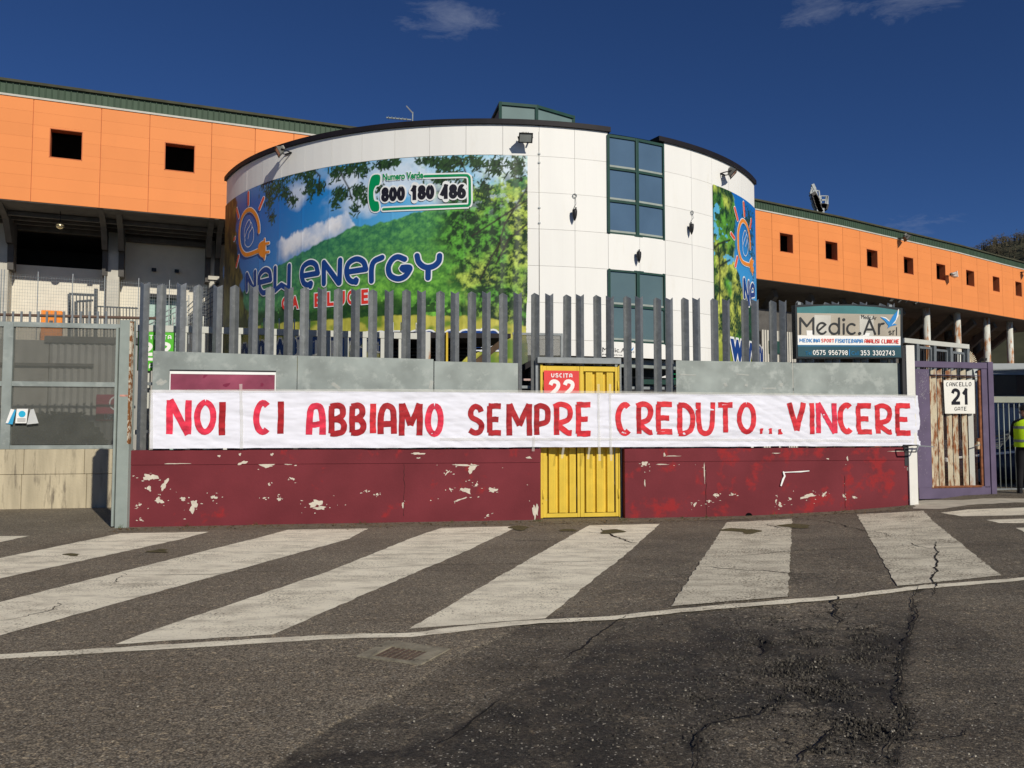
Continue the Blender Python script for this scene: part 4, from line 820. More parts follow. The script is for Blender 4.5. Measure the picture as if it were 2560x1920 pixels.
build(MB().sbox(BP, a0-.1, a1, BP.uv(200, 858)[1], BP.uv(200, 842)[1], -.1, .06), 'cap_beam', m_cdark, cw)
build(MB().sbox(BP, BP.uv(-250, 1000)[0], a0-.02, 0, BP.uv(100, 850)[1], -.15, 0), 'plain_wall', mat('weathered_plaster', (.30, .29, .26), .9, var=.15, stretch=(2, 2, .5)), cw)
build(MB().sbox(BP, BP.uv(-250, 900)[0], BP.uv(235, 900)[0], BP.uv(100, 915)[1], BP.uv(100, 908)[1], .03, .09), 'ledge', m_cdark, cw)
of = thing('office_sign', BP.pt(BP.uv(270, 1020)[0], 2.2, .1), 'maroon sign reading UFFICI with a ring crest behind the mesh fence', 'sign')
a, b = BP.uv(240, 986, .1), BP.uv(316, 1052, .1); m_mar = mat('maroon_sign', (.30, .02, .06), .5)
build(MB().sbox(BP, a[0], b[0], b[1], a[1], .04, .06), 'sign_plate', m_mar, of)
text_on('UFFICI', BP, quadpx(BP, (262, 1035), (312, 1035), (312, 1049), (262, 1049)), .07, m_pwhite, of, bold=.03)
cu, cz = BP.uv(292, 1008, .07); build(ribbon(MB(), BP, [(cu+.16*math.cos(t), cz+.16*math.sin(t)) for t in np.linspace(0, 6.283, 30)], .035, .068, 'butt'), 'ring_emblem', m_pwhite, of, fix=False)
hd = MB(); r = random.Random(5)
HPl = Plane((BP.o[0]+BP.n[0]*1.7, BP.o[1]+BP.n[1]*1.7), math.atan2(LP.u[1], LP.u[0]))
for _ in range(5200):
    px = r.uniform(-200, 262); top_ = 1032 if px < 200 else 1032+(px-200)*1.3; py = r.uniform(top_, 1160); u, z = HPl.uv(px, py)
    c = Vector(HPl.pt(u, z, r.uniform(-.5, .5))); d1 = Vector((r.gauss(0, 1), r.gauss(0, 1), r.gauss(0, 1))).normalized()*.07; d2 = d1.orthogonal().normalized()*.04
    hd.add([tuple(c-d1), tuple(c+d2), tuple(c+d1), tuple(c-d2)], [(0, 1, 2, 3)])
hdo = build(hd, 'shadow_leaf_mass', mat('shadow_dark_leaf', (.018, .021, .013), .7, var=.4, scale=3), fix=False); tag(hdo, 'dark leaf mass added in place of a shadow behind the mesh fence at left', 'shadow_leaf_mass')  # dark leaves added to stand in for a jagged shadow
# ------------------------------------------------------------------ grandstand
class Poly:
    def __init__(s, pts):
        s.p = [np.array(q, float) for q in pts]; s.L = [0]
        for a, b in zip(s.p[:-1], s.p[1:]): s.L.append(s.L[-1]+np.linalg.norm(b-a))
    def pt(s, u, z, off=0):
        k = 0
        while k < len(s.p)-2 and u > s.L[k+1]: k += 1
        a, b = s.p[k], s.p[k+1]; d = (b-a)/np.linalg.norm(b-a); q = a+d*(u-s.L[k])+np.array([d[1], -d[0]])*off
        return (q[0], q[1], z)
    def uv(s, px, py, off=0):
        d = ray(px, py); best = None
        for k in range(len(s.p)-1):
            a, b = s.p[k], s.p[k+1]; e = (b-a)/np.linalg.norm(b-a); n = np.array([e[1], -e[0]]); a2 = a+n*off; den = np.dot(d[:2], n)
            t = np.dot(a2, n)/den; q = d[:2]*t; w = np.dot(q-a2, e)
            if (w >= -1e-6 or k == 0) and (w <= s.L[k+1]-s.L[k]+1e-6 or k == len(s.p)-2): best = (s.L[k]+w, CZ+d[2]*t)
            if best and w <= s.L[k+1]-s.L[k]: break
        return best
ZT, ZB = 13.2, 9.55
dl = np.array([.9245, .381]); PA = np.array([-17.75, 28.1])
FLf = Poly([PA-dl*9, PA, (-6, 32.93), (-2, 34.6)])
rp = [at_z(x, y, ZT)[:2] for x, y in ((1890, 525), (2100, 566), (2300, 611), (2400, 634), (2500, 660), (2560, 675))]
d0 = rp[1]-rp[0]; d0 = d0/np.linalg.norm(d0); d1 = rp[-1]-rp[-3]; d1 = d1/np.linalg.norm(d1)
FRt = Poly([rp[0]-d0*5]+[rp[0], rp[1], rp[2], rp[3], rp[4], rp[5]]+[rp[-1]+d1*8])
def stand(F, label, seams, wins, u_lo, u_hi, rows=8, ribs=True):
    g = thing('grandstand', F.pt((u_lo+u_hi)/2, 0, -2), label, 'grandstand')
    zr = list(np.linspace(ZB, ZT, rows+1)); ss = sorted([u_lo]+[s for s in seams if u_lo < s < u_hi]+[u_hi])
    for a, b in zip(ss[:-1], ss[1:]):
        for z0, z1 in zip(zr[:-1], zr[1:]):
            for r_ in rects_minus(a+.010, b-.010, z0+.0016, z1-.0016, wins): build(MB().sbox(F, *r_, -.05, 0), 'cladding_panel', m_orange, g)
    mb = MB()
    bnd = sorted(set(ss+[w for q in wins for w in q[:2]]))
    for a, b in zip(bnd[:-1], bnd[1:]):
        for r_ in rects_minus(a, b, ZB+.01, ZT-.005, wins): mb.sbox(F, *r_, -.12, -.052)
    build(mb, 'backing_wall', m_oback, g)
    for a, b, z0, z1 in wins:
        fr = MB()
        for x in ((a-.001, a+.03), (b-.03, b+.001)): fr.sbox(F, *x, z0, z1, -.38, .004)
        fr.sbox(F, a, b, z1-.03, z1+.001, -.38, .006); fr.sbox(F, a, b, z0-.001, z0+.03, -.38, .004)
        build(fr, 'window_opening', m_oback, g)
    # roof, fascia, cap, soffit, inner concourse
    cuts = [u for u in F.L if u_lo < u < u_hi]; sg2 = [u_lo]+cuts+[u_hi]
    tr = MB(); cap = MB(); sof = MB(); bk = MB(); rf = MB()
    for a, b in zip(sg2[:-1], sg2[1:]):
        tr.sbox(F, a, b, ZT, ZT+.07, -.1, .035); cap.add([F.pt(a, ZT+.52, -.1), F.pt(b, ZT+.52, -.1), F.pt(b, ZT+.50, .07), F.pt(a, ZT+.50, .07), F.pt(a, ZT+.66, -.5), F.pt(b, ZT+.66, -.5), F.pt(b, ZT+.60, .05), F.pt(a, ZT+.60, .05)], [(0, 1, 2, 3), (3, 2, 6, 7), (7, 6, 5, 4), (4, 5, 1, 0), (0, 3, 7, 4), (1, 5, 6, 2)])
        sof.sbox(F, a, b, ZB-.03, ZB+.012, -10 if ribs else -4.2, -.03); bk.sbox(F, a, b, ZB, ZT+.5, -4.2, -4.0); rf.sbox(F, a, b, ZT+.08, ZT+.5, -4.2, -.2)
    build(tr, 'white_trim', mat('dull_white_trim', (.5, .49, .44), .6), g); build(cap, 'roof_cap', m_olive, g); build(sof, 'soffit', m_cdark, g); build(bk, 'concourse_back_wall', m_cdark, g); build(rf, 'roof', m_olive, g)
    w = .20; n = int((u_hi-u_lo)/w)
    big = MB()
    for k in range(n):
        a = u_lo+k*w; mb = big if not ribs else MB()
        z0, z1 = ZT+.072, ZT+.52; oa, ob = -.03, -.03
        mb.add([F.pt(a, z0, oa), F.pt(a+w-.05, z0, oa), F.pt(a+w-.035, z0, oa+.03), F.pt(a+w-.012, z0, oa+.03), F.pt(a+w, z0, oa), F.pt(a, z1, ob), F.pt(a+w-.05, z1, ob), F.pt(a+w-.035, z1, ob+.03), F.pt(a+w-.012, z1, ob+.03), F.pt(a+w, z1, ob)], [(i, i+1, i+6, i+5) for i in range(4)])
        if ribs: build(mb, 'fascia_sheet', m_fascia, g, fix=False)
    if not ribs: o = build(big, 'fascia_ribs', m_fascia, g, fix=False); o['kind'] = 'stuff'
    return g
sL = [FLf.uv(x, y)[0] for x, y in ((82, 330), (252, 360), (373, 380), (528, 400), (638, 345))]; sL += [sL[0]-2.0, sL[0]-3.4, sL[-1]+1.45, sL[-1]+3.4]
def winbox(F, x0, y0, x1, y1):
    a, z1 = F.uv(x0, y0); _, z0 = F.uv(x0, y1); b = F.uv(x1, y0)[0]; return (a, b, z0, z1)
wL = [winbox(FLf, 124.5, 319.5, 208, 393.5), winbox(FLf, 412, 355, 488.5, 426)]
wL[1] = (wL[1][0], wL[1][1], wL[0][2], wL[0][3])
gsL = stand(FLf, 'orange clad grandstand wing with green ribbed fascia at left', sL, wL, 2.0, FLf.L[-1]-1.5)
sR = [FRt.uv(x, 650)[0] for x in (1931, 1999, 2047, 2108, 2151, 2206, 2244, 2294, 2328, 2376, 2403, 2442, 2469, 2504, 2531)]; sR += [sR[0]-1.45, sR[0]-3.4, sR[-1]+1.45, sR[-1]+3.4]
wR = [winbox(FRt, 1949.5, 581, 1983, 633.5)]; z0, z1 = wL[0][2:]
wR = [(FRt.uv(x0, 620)[0], FRt.uv(x1, 620)[0], z0, z1) for x0, x1 in ((1949.5, 1983), (2063, 2094), (2166, 2193.5), (2258, 2282.5), (2339, 2362), (2413, 2433.5), (2479, 2496), (2535, 2551), (2600, 2616))]
gsR = stand(FRt, 'orange clad grandstand wing with eight square openings at right', sR, wR, .2, FRt.L[-1]-.5, ribs=False)
# --- under the left wing
FL2 = Plane(FLf.pt(0, 0)[:2], math.atan2(dl[1], dl[0]))
def lp(px, py, off): return FL2.uv(px, py, off)
WO, PO = -3.85, -3.0
zv0 = lp(150, 668, WO)[1]; zv1 = ZB-.1
va, vb = lp(40, 600, WO)[0], lp(262, 600, WO)[0]; ue = lp(620, 600, WO)[0]+3
mbw = MB()
for r_ in rects_minus(-4, ue, -.2, ZB-.035, [(va, vb, zv0, ZB-.035)]): mbw.sbox(FL2, *r_, WO-.25, WO)
build(mbw, 'rear_wall', mat('cream_plaster', (.70, .66, .56), .8, var=.05, bump=.2, bscale=12), gsL)
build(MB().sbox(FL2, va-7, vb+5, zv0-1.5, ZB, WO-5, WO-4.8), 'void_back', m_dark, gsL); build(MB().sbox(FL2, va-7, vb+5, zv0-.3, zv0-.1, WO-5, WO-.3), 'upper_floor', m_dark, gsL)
for k, (x0, x1, yt) in enumerate(((-60, 20, 656), (266, 298, 673), (523, 538, 690))):
    a, b = lp(x0, 700, PO)[0], lp(x1, 700, PO)[0]
    build(MB().sbox(FL2, a, b, -.2, ZB-.035, PO-.85, PO), 'pillar', m_conc, gsL, bevel=.03)
    for x in ((b-.04, b+.16), (a-.16, a+.04)):
        if k == 0 and x[0] < a: continue
        zz = lp(280, 690, PO)[1]
        prof = [(zz, .02), (zz+1.0, .10), (ZB-1.0, .45), (ZB-.3, 1.3), (ZB-.05, 2.6), (ZB-.04, 3.1)]
        vs = []; 
        for z, o in prof: vs += [FL2.pt(x[0], z, PO+o), FL2.pt(x[1], z, PO+o)]
        for z, o in prof: vs += [FL2.pt(x[0], z, PO-.6), FL2.pt(x[1], z, PO-.6)]
        m = len(prof)*2; fs = [(2*i, 2*i+1, 2*i+3, 2*i+2) for i in range(len(prof)-1)]+[(m+2*i, m+2*i+2, m+2*i+3, m+2*i+1) for i in range(len(prof)-1)]+[(2*i, 2*i+2, m+2*i+2, m+2*i) for i in range(len(prof)-1)]+[(2*i+1, m+2*i+1, m+2*i+3, 2*i+3) for i in range(len(prof)-1)]+[(0, m, m+1, 1)]
        build(MB().add(vs, fs), 'curved_bracket', m_cdark, gsL)
for (x0, x1, ya, yb, o) in ((30, 255, 562, 582, WO+.4), (315, 520, 592, 612, WO+.5)):
    a, za = lp(x0, ya, o); b, zb_ = lp(x1, yb, o); build(MB().sbox(FL2, a, b, za-.15, za+.02, o-.3, o), 'cross_beam', m_cdark, gsL)
for k in range(4): build(MB().sbox(FL2, -2, ue, ZB-.2, ZB-.05, -1.6-k*.7, -1.45-k*.7), 'soffit_beam', m_cdark, gsL)
c = FL2.pt(*lp(150, 565, -1.0), -1.0); gl = thing('globe_lamp', c, 'round bulkhead lamp under the left grandstand soffit', 'lamp')
def sphere(c, r, sz=1, k=12):
    mb = MB(); vs = []; fs = []
    for i in range(k+1):
        for j in range(2*k): a = math.pi*i/k; b = math.pi*j/k; vs.append((c[0]+r*math.sin(a)*math.cos(b), c[1]+r*math.sin(a)*math.sin(b), c[2]+r*sz*math.cos(a)))
    for i in range(k):
        for j in range(2*k): fs.append((i*2*k+j, i*2*k+(j+1) % (2*k), (i+1)*2*k+(j+1) % (2*k), (i+1)*2*k+j))
    return mb.add(vs, fs)
build(sphere(c, .14, .8), 'globe', mat('brass_globe', (.6, .5, .3), .25, metal=.7), gl, True); build(MB().tube([(c[0]-.001, c[1], c[2]-.015), (c[0]+.001, c[1], c[2]+.005)], .15, 16), 'band', m_blackm, gl); build(MB().tube([(c[0], c[1], c[2]+.1), (c[0], c[1], ZB)], .015, 6), 'stem', m_blackm, gl)
for px, py in ((385, 675), (442, 678.5)):
    a, z = lp(px, py, WO+.2); o = thing('wall_speaker', FL2.pt(a, z, WO+.1), 'small black speaker box, %s one of two on the shaded wall' % ('left' if px == 385 else 'right'), 'speaker', 'pair of black boxes on the wall')
    build(MB().add([FL2.pt(a+x, z+h, WO+o_) for o_, k_ in ((.3, 1), (.08, .7)) for x, h in ((-.09*k_, -.07*k_), (.09*k_, -.07*k_), (.09*k_, .07*k_), (-.09*k_, .07*k_))], [(0, 1, 2, 3), (7, 6, 5, 4), (0, 4, 5, 1), (1, 5, 6, 2), (2, 6, 7, 3), (3, 7, 4, 0)]), 'speaker_case', m_blackm, o, bevel=.01)
    build(MB().bar(FL2.pt(a, z, WO), FL2.pt(a, z, WO+.1), .03), 'bracket', m_blackm, o)
# glass entrance in the rear wall, right bay
a0, z0 = lp(372, 745, WO); a1 = lp(446, 745, WO)[0]
en = thing('entrance_glazing', FL2.pt((a0+a1)/2, 0, WO+.05), 'pale green glazed entrance under the left grandstand', 'entrance')
zt_ = z0; build(MB().sbox(FL2, a0, a1, 0, zt_, WO, WO+.03), 'glass_front', mat('pale_green_glass', (.40, .55, .50), .15), en)
build(MB().sbox(FL2, a0-.1, a1+.1, zt_, zt_+.12, WO, WO+.5), 'canopy', m_blackm, en)
for k in range(5): x = a0+(a1-a0)*k/4; build(MB().sbox(FL2, x-.03, x+.03, 0, zt_, WO+.03, WO+.07), 'mullion', m_green, en)
for z in (zt_*.55, zt_*.78): build(MB().sbox(FL2, a0, a1, z-.03, z+.03, WO+.03, WO+.065), 'transom', m_green, en)
# stairs with curved railings beside the drum
ra = thing('stair_railing', FL2.pt(*lp(490, 760, -2), -2), 'dark sweeping stair railing beside the round building', 'railing')
for k in range(7):
    P = []
    for t in np.linspace(0, 1, 9): px = 470+75*t; py = 765+k*12-32*math.sin(t*1.5)-20*t; P.append(FL2.pt(*lp(px, py, -2.2), -2.2))
    build(MB().tube(P, .02, 6), 'handrail', m_steel, ra, True)
for px in (472, 490, 508, 526, 543): build(MB().bar(FL2.pt(*lp(px, 860, -2.25), -2.25), FL2.pt(*lp(px, 738, -2.25), -2.25), .035), 'baluster_post', m_steel, ra)
ra2 = thing('stair_railing', FL2.pt(*lp(420, 800, -1.8), -1.8), 'sloping grey railing in front of the glazed entrance', 'railing')
for k in range(5): build(MB().tube([FL2.pt(*lp(372, 800+k*12, -1.8), -1.8), FL2.pt(*lp(470, 752+k*14, -1.8), -1.8)], .02, 6), 'handrail', m_steel, ra2, True)
for px in (385, 412, 440, 466): build(MB().bar(FL2.pt(*lp(px, 870, -1.8), -1.8), FL2.pt(*lp(px, 796-(px-372)*.45, -1.8), -1.8), .035), 'baluster_post', m_steel, ra2)
a, z = lp(535, 695, -2.9); sgn = thing('lit_ledge', FL2.pt(a, z, -2.9), 'short cream wall panel catching the sun beside the stairs', 'panel')
build(MB().sbox(FL2, a-.22, a+.2, z-.07, z+.08, -3.0, -2.9), 'panel_body', m_conc, sgn)
a, z = lp(562, 690, -1.5); sgn = thing('blue_panel', FL2.pt(a, z, -1.5), 'narrow light blue panel tucked against the round building', 'panel')
build(MB().sprism(FL2, [lp(x, y, -1.5) for x, y in ((558, 668), (566, 655), (566, 720), (558, 690))], -1.56, -1.5), 'panel_body', mat('light_blue_paint', (.22, .38, .66), .5), sgn)
# barred gate, orange cabinet, welded mesh
GP2 = -.8
gt = thing('barred_gate', FL2.pt(*lp(200, 800, GP2), GP2), 'dark barred steel gate standing ajar in front of the cream wall', 'gate')
def gb(x0, y0, x1, y1, w, name, o=GP2, par=gt, m=mat('dark_grey_steel', (.07, .08, .09), .6, var=.15)): return build(MB().bar(FL2.pt(*lp(x0, y0, o), o), FL2.pt(*lp(x1, y1, o), o), w), name, m, par)
gb(173, 735, 173, 900, .10, 'gate_post'); gb(240, 722, 238, 900, .12, 'gate_post'); gb(173, 735, 238, 738, .08, 'gate_rail')
for k in range(6): x = 182+9*k; gb(x, 737, x, 900, .035, 'gate_bar')
gb(190, 754, 190, 900, .10, 'leaf_stile', GP2+.3); gb(190, 754, 233, 751, .07, 'leaf_rail', GP2+.3)
for k in range(4): gb(199+8*k, 754, 199+8*k, 900, .03, 'leaf_bar', GP2+.3)
rl = thing('bar_railing', FL2.pt(*lp(300, 800, GP2), GP2), 'dark vertical bar railing right of the barred gate', 'railing')
gb(243, 766, 345, 771, .05, 'top_rail', par=rl)
for k in range(12): x = 252+8*k; gb(x, 767, x, 900, .03, 'railing_bar', par=rl)
a, z = lp(103, 775, -2.5); b = lp(156, 775, -2.5)[0]
cb = thing('orange_cabinet', FL2.pt((a+b)/2, z-1, -2.5), 'bright orange cabinet standing against the cream wall', 'cabinet')
m_cab = mat('bright_orange', (.85, .25, .01), .5); build(MB().sbox(FL2, a, b, z-2.2, z, -2.9, -2.5), 'cabinet_body', m_cab, cb, bevel=.02)
build(MB().sbox(FL2, a+(b-a)*.4, a+(b-a)*.58, z-.55, z-.38, -2.5, -2.47), 'lock_plate', m_cdark, cb)
wm = thing('welded_mesh_fence', FL2.pt(*lp(150, 800, .6), .6), 'thin welded wire mesh fence in front of the left grandstand', 'fence')
mbm = MB(); O = .6; a0 = lp(-120, 700, O)[0]; a1 = lp(560, 700, O)[0]; zt_ = lp(150, 691, O)[1]; k = 0; x = a0
while x < a1: mbm.sbox(FL2, x, x+.005, 0, zt_, O, O+.005); x += .078
z = .3
while z < zt_: mbm.sbox(FL2, a0, a1, z, z+.005, O+.005, O+.010); z += .11
o = build(mbm, 'wire_mesh', m_steel, wm, fix=False); o['kind'] = 'stuff'
for px in (3, 10, 95, 182, 262, 347, 424): u = lp(px, 700, O)[0]; build(MB().sbox(FL2, u-.014, u+.014, 0, zt_+.12, O-.03, O), 'mesh_post', m_steel, wm)
# --- under the right wing
for k, (px, pyt, w) in enumerate(((2315, 762, 15), (2392, 775, 14), (2465, 786, 13.5), (2523, 797, 12.5), (2590, 806, 12))):
    off = -1.1; u, z = FRt.uv(px, pyt, off); r = w/2*np.linalg.norm(np.array(FRt.pt(u, z, off))-EYE)/FPX
    p = FRt.pt(u, 0, off); build(MB().tube([(p[0], p[1], -.2), (p[0], p[1], ZB-.02)], r, 20), 'round_column', m_cwhite, gsR, True)
    p = FRt.pt(u-.9, 0, off-4); build(MB().tube([(p[0], p[1], -.2), (p[0], p[1], ZB-.02)], r*1.3, 12), 'inner_column', m_cdark, gsR, True)
cut = [FRt.L[0]]+FRt.L[1:]
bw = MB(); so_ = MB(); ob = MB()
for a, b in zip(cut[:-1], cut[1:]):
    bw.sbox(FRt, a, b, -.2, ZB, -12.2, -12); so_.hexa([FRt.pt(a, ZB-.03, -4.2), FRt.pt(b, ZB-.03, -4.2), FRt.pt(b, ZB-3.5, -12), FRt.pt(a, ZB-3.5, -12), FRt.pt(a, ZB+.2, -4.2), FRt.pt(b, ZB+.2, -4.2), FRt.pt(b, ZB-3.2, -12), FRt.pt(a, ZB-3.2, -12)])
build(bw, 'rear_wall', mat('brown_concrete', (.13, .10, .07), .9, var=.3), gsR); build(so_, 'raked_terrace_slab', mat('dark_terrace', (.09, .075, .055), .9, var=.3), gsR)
for k in range(11):
    u = FRt.L[1]+k*3.1; build(MB().bar(FRt.pt(u, ZB-.3, -1.5), FRt.pt(u+2.2, 5.6, -7.5), .25, .5), 'raking_beam', m_cdark, gsR)
    build(MB().bar(FRt.pt(u, 6.4, -8), FRt.pt(u+3, 6.4, -8), .2, .35), 'tie_beam', m_cdark, gsR)
    build(MB().bar(FRt.pt(u, 2.6, -5.2), FRt.pt(u+2.8, 5.0, -5.4), .12, .25), 'stair_string', m_conc, gsR)
# orange-red wall at far right under the stand
build(MB().sbox(FRt, FRt.L[4], FRt.L[-1], 0, 5.6, -7.2, -7), 'red_partition', mat('brick_red_paint', (.40, .085, .03), .7, var=.1), gsR)
# small room seen left of the billboard
u0_, z0_ = FRt.uv(1905, 830, -2); u1_ = FRt.uv(1990, 830, -2)[0]
kk = thing('kiosk_wall', FRt.pt((u0_+u1_)/2, 0, -2), 'pale slatted shutter wall seen between the pales near the billboard', 'wall')
zt_ = FRt.uv(1950, 828, -2)[1]; n = 14
for k in range(n): a = u0_+(u1_-u0_)*k/n; build(MB().sbox(FRt, a, a+(u1_-u0_)/n-.06, 0, zt_, -2.1, -2), 'slat', m_conc, kk)
build(MB().sbox(FRt, u0_-.4, u1_+.4, 0, zt_+1.2, -2.4, -2.2), 'backing', m_cdark, kk)
build(MB().sbox(FRt, u0_+.5, u0_+1.9, zt_-1.3, zt_-.6, -2, -1.9), 'shutter', m_green, kk)
# ------------------------------------------------------------------ round building
C0 = (DR.c[0], DR.c[1], 0)
rb_ = thing('round_building', C0, 'white panelled round stadium building with printed murals and a glazed bay', 'building')
dg = lambda d: math.radians(d)*DR.R
PH0 = 2.96; STEP = 5.715
zrow = [3.63, 4.07, 5.10, 6.12, 7.147, 8.173, 9.2, 10.06]
k0 = -15; cols = [PH0+STEP*k for k in range(-15, 15)]
cols = [c for c in cols]
def arcbox(u0, u1, z0, z1, o0, o1, n=3):
    mb = MB(); vs = []; fs = []
    for i in range(n+1):
        u = u0+(u1-u0)*i/n; vs += [DR.pt(u, z0, o1), DR.pt(u, z1, o1), DR.pt(u, z1, o0), DR.pt(u, z0, o0)]
    for i in range(n):
        for j in range(4): fs.append((4*i+j, 4*i+(j+1) % 4, 4*i+4+(j+1) % 4, 4*i+4+j))
    fs += [(0, 1, 2, 3), (4*n+3, 4*n+2, 4*n+1, 4*n)]
    return mb.add(vs, fs)
WIN = [(20.03, 31.0, 7.147, 10.4), (20.03, 31.0, 4.07, 6.12)]
def mural_covers(c, z): return (z < 9.1 and (c < 6.7 and c > -82)) or (z < 9.1 and c > 43.0 and c < 88)
AL, AR = -60.6, 63.2
for ci, c in enumerate(cols):
    if c < AL-STEP or c > AR: continue
    for z0, z1 in zip(zrow[:-1], zrow[1:]):
        cc = c+STEP/2; zc = (z0+z1)/2
        if 20.0 < cc < 31.0 and (zc > 7.2 or 4.1 < zc < 6.1): continue
        if mural_covers(c, zc) and mural_covers(c+STEP, zc): continue
        a = max(c, AL); b = min(c+STEP, AR)
        if b-a < .3: continue
        if abs(a-20.1) < .5: a = 20.03
        if abs(b-20.1) < .5: b = 20.03
        if abs(b-31.5) < .6: b = 31.0
        if abs(a-31.5) < .6: a = 31.0
        o = build(arcbox(dg(a)+.0045, dg(b)-.0045, z0+.004, z1-.004, -.05, random.uniform(-.002, .002)), 'wall_panel', m_panel, rb_)
# backing shell
sh = MB()
for a, b in [(AL+(AR-AL)*k/42, AL+(AR-AL)*(k+1)/42) for k in range(42)]:
    for r_ in rects_minus(a, b, 3.64, 10.05, WIN): sh.add([DR.pt(dg(r_[0]), r_[2], -.055), DR.pt(dg(r_[1]), r_[2], -.055), DR.pt(dg(r_[1]), r_[3], -.055), DR.pt(dg(r_[0]), r_[3], -.055)], [(0, 1, 2, 3)])
build(sh, 'wall_core', mat('joint_grey', (.46, .45, .41), .9), rb_, fix=False)
# roof, rim (in two runs), soffit of first floor, recessed ground floor
def disc(z, R, name, m):
    P = [(C0[0]+R*math.sin(math.radians(t)), C0[1]-R*math.cos(math.radians(t))) for t in np.linspace(AL, AR, 60)]; P += [(P[-1][0], 43), (P[0][0], 43)]
    build(MB().add([(x, y, z) for x, y in P], [tuple(range(len(P)))]), name, m, rb_, fix=False)
for t in (AL, AR):
    x, y, _ = DR.pt(dg(t), 0, -.03); sg_n = 1 if t < 0 else -1
    build(MB().box(min(x, x+sg_n*.2), max(x, x+sg_n*.2), y+.05, 43, 0, 10.05), 'side_wall', m_panel, rb_); build(MB().box(min(x-sg_n*.08, x+sg_n*.3), max(x-sg_n*.08, x+sg_n*.3), y+.1, 43, 10.06, 10.2), 'roof_rim', m_rim, rb_)
disc(10.05, 10.2, 'roof_deck', m_cdark); disc(3.66, 10.2, 'first_floor_soffit', m_cdark)
build(arcbox(dg(AL-.4), dg(20.4), 10.06, 10.20, -.35, .075, 70), 'roof_rim', m_rim, rb_)
build(arcbox(dg(29.6), dg(AR+.4), 10.06, 10.20, -.35, .075, 50), 'roof_rim', m_rim, rb_)
build(arcbox(dg(20.0), dg(31), 10.0, 10.1, -.5, -.28, 6), 'bay_head', m_rim, rb_)
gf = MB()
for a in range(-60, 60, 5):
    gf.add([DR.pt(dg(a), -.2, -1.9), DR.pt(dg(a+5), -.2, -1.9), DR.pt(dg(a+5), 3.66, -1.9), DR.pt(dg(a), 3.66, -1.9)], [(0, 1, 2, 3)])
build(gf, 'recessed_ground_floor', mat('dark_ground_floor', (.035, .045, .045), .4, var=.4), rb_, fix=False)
for z in (3.2, 2.9, 2.6): build(arcbox(dg(-30), dg(45), z, z+.05, -1.9, -1.84, 20), 'shutter_rail', m_steel, rb_)
build(arcbox(dg(22), dg(44), 3.38, 3.62, -.6, -.3, 8), 'grey_beam', m_sheet, rb_)
for a in (-40, -20, 0, 20, 40): p = DR.pt(dg(a), 0, -1.0); build(MB().tube([(p[0], p[1], -.1), (p[0], p[1], 3.66)], .18, 14), 'support_column', m_cdark, rb_, True)
# glazed bay: two flat facets
def facetwin(za, zb, rows, g):
    pts = [(20.08, -.02), (25.45, -.015), (30.95, -.02)]
    w = build(MB().bar(DR.pt(dg(20.1), za, .0), DR.pt(dg(20.1), zb, 0), .07, .12), 'window', m_green, rb_)
    for k in range(2):
        (a, oa), (b, ob) = pts[k], pts[k+1]; A = np.array(DR.pt(dg(a), 0, oa)); B = np.array(DR.pt(dg(b), 0, ob)); pl = plane2(A, B); Lw = np.linalg.norm((B-A)[:2])
        for r_ in range(rows):
            z0 = za+(zb-za)*r_/rows; z1 = za+(zb-za)*(r_+1)/rows
            o = build(MB().sbox(pl, .05, Lw-.05, z0+.04, z1-.04, -.05, -.02), 'pane', g, w)
            build(MB().sbox(pl, .03, Lw-.03, z0-.035, z0+.035, -.06, .02), 'transom', m_green, w)
            build(MB().sbox(pl, .055, Lw-.055, z0+.045, z0+.10, -.02, -.008), 'sill_strip', mat('pale_sill', (.32, .36, .33), .5), w)
        build(MB().sbox(pl, .03, Lw-.03, zb-.04, zb+.035, -.06, .021), 'transom', m_green, w)
        build(MB().sbox(pl, Lw-.05, Lw+.0, za-.03, zb+.03, -.07, .03), 'mullion', m_green, w)
        build(MB().sbox(pl, 0, .05, za-.03, zb+.03, -.07, .029), 'mullion', m_green, w)
facetwin(7.16, 9.98, 3, m_glass); facetwin(4.08, 6.11, 2, m_glass2)
# printed words under the bay
text_on('Medic.Ar', DR, quadpx(DR, (1506, 868), (1570, 871), (1570, 881.5), (1506, 880)), .008, m_black, rb_, bold=.0)
text_on('Medicina', DR, quadpx(DR, (1506, 884), (1556, 886), (1556, 889), (1506, 888)), .008, m_black, rb_)
text_on('srl', DR, quadpx(DR, (1574, 877), (1585, 877.5), (1585, 883), (1574, 882.5)), .008, m_steel, rb_)
m_blue = mat('sky_blue_print', (.03, .25, .62), .4)
build(fillpoly(MB(), DR, [DR.uv(*p) for p in ((1572, 872), (1577, 876), (1584, 867), (1583, 873), (1577, 880))], .008), 'bird_mark', m_blue, rb_, fix=False)
# lantern on the roof
ln = thing('roof_lantern', (.6, 26, 10.05), 'green framed glass roof lantern on top of the round building', 'skylight')
zt_ = 11.42
lp4 = [at_z(*q, zt_) for q in ((1211, 284), (1251, 259), (1342, 267), (1434, 294))]
lp4[0] = at_y(1207, 296, 27.6); lp4[0][2] = zt_
LPt = [tuple(p[:2]) for p in lp4]; LPt += [(LPt[3][0]-.3, LPt[3][1]+1.8), (LPt[0][0]+.6, LPt[0][1]+1.2)]
for i in range(6):
    a = LPt[i]; b = LPt[(i+1) % 6]; pl = plane2(a, b); Lw = math.dist(a, b)
    build(MB().sbox(pl, .04, Lw-.04, 10.06, zt_-.05, -.03, -.01), 'pane', m_lant, ln)
    build(MB().bar((*a, zt_), (*b, zt_), .09, .09), 'top_bar', m_green, ln); build(MB().bar((*a, 10.05), (*a, zt_+.05), .09, .09), 'corner_bar', m_green, ln)
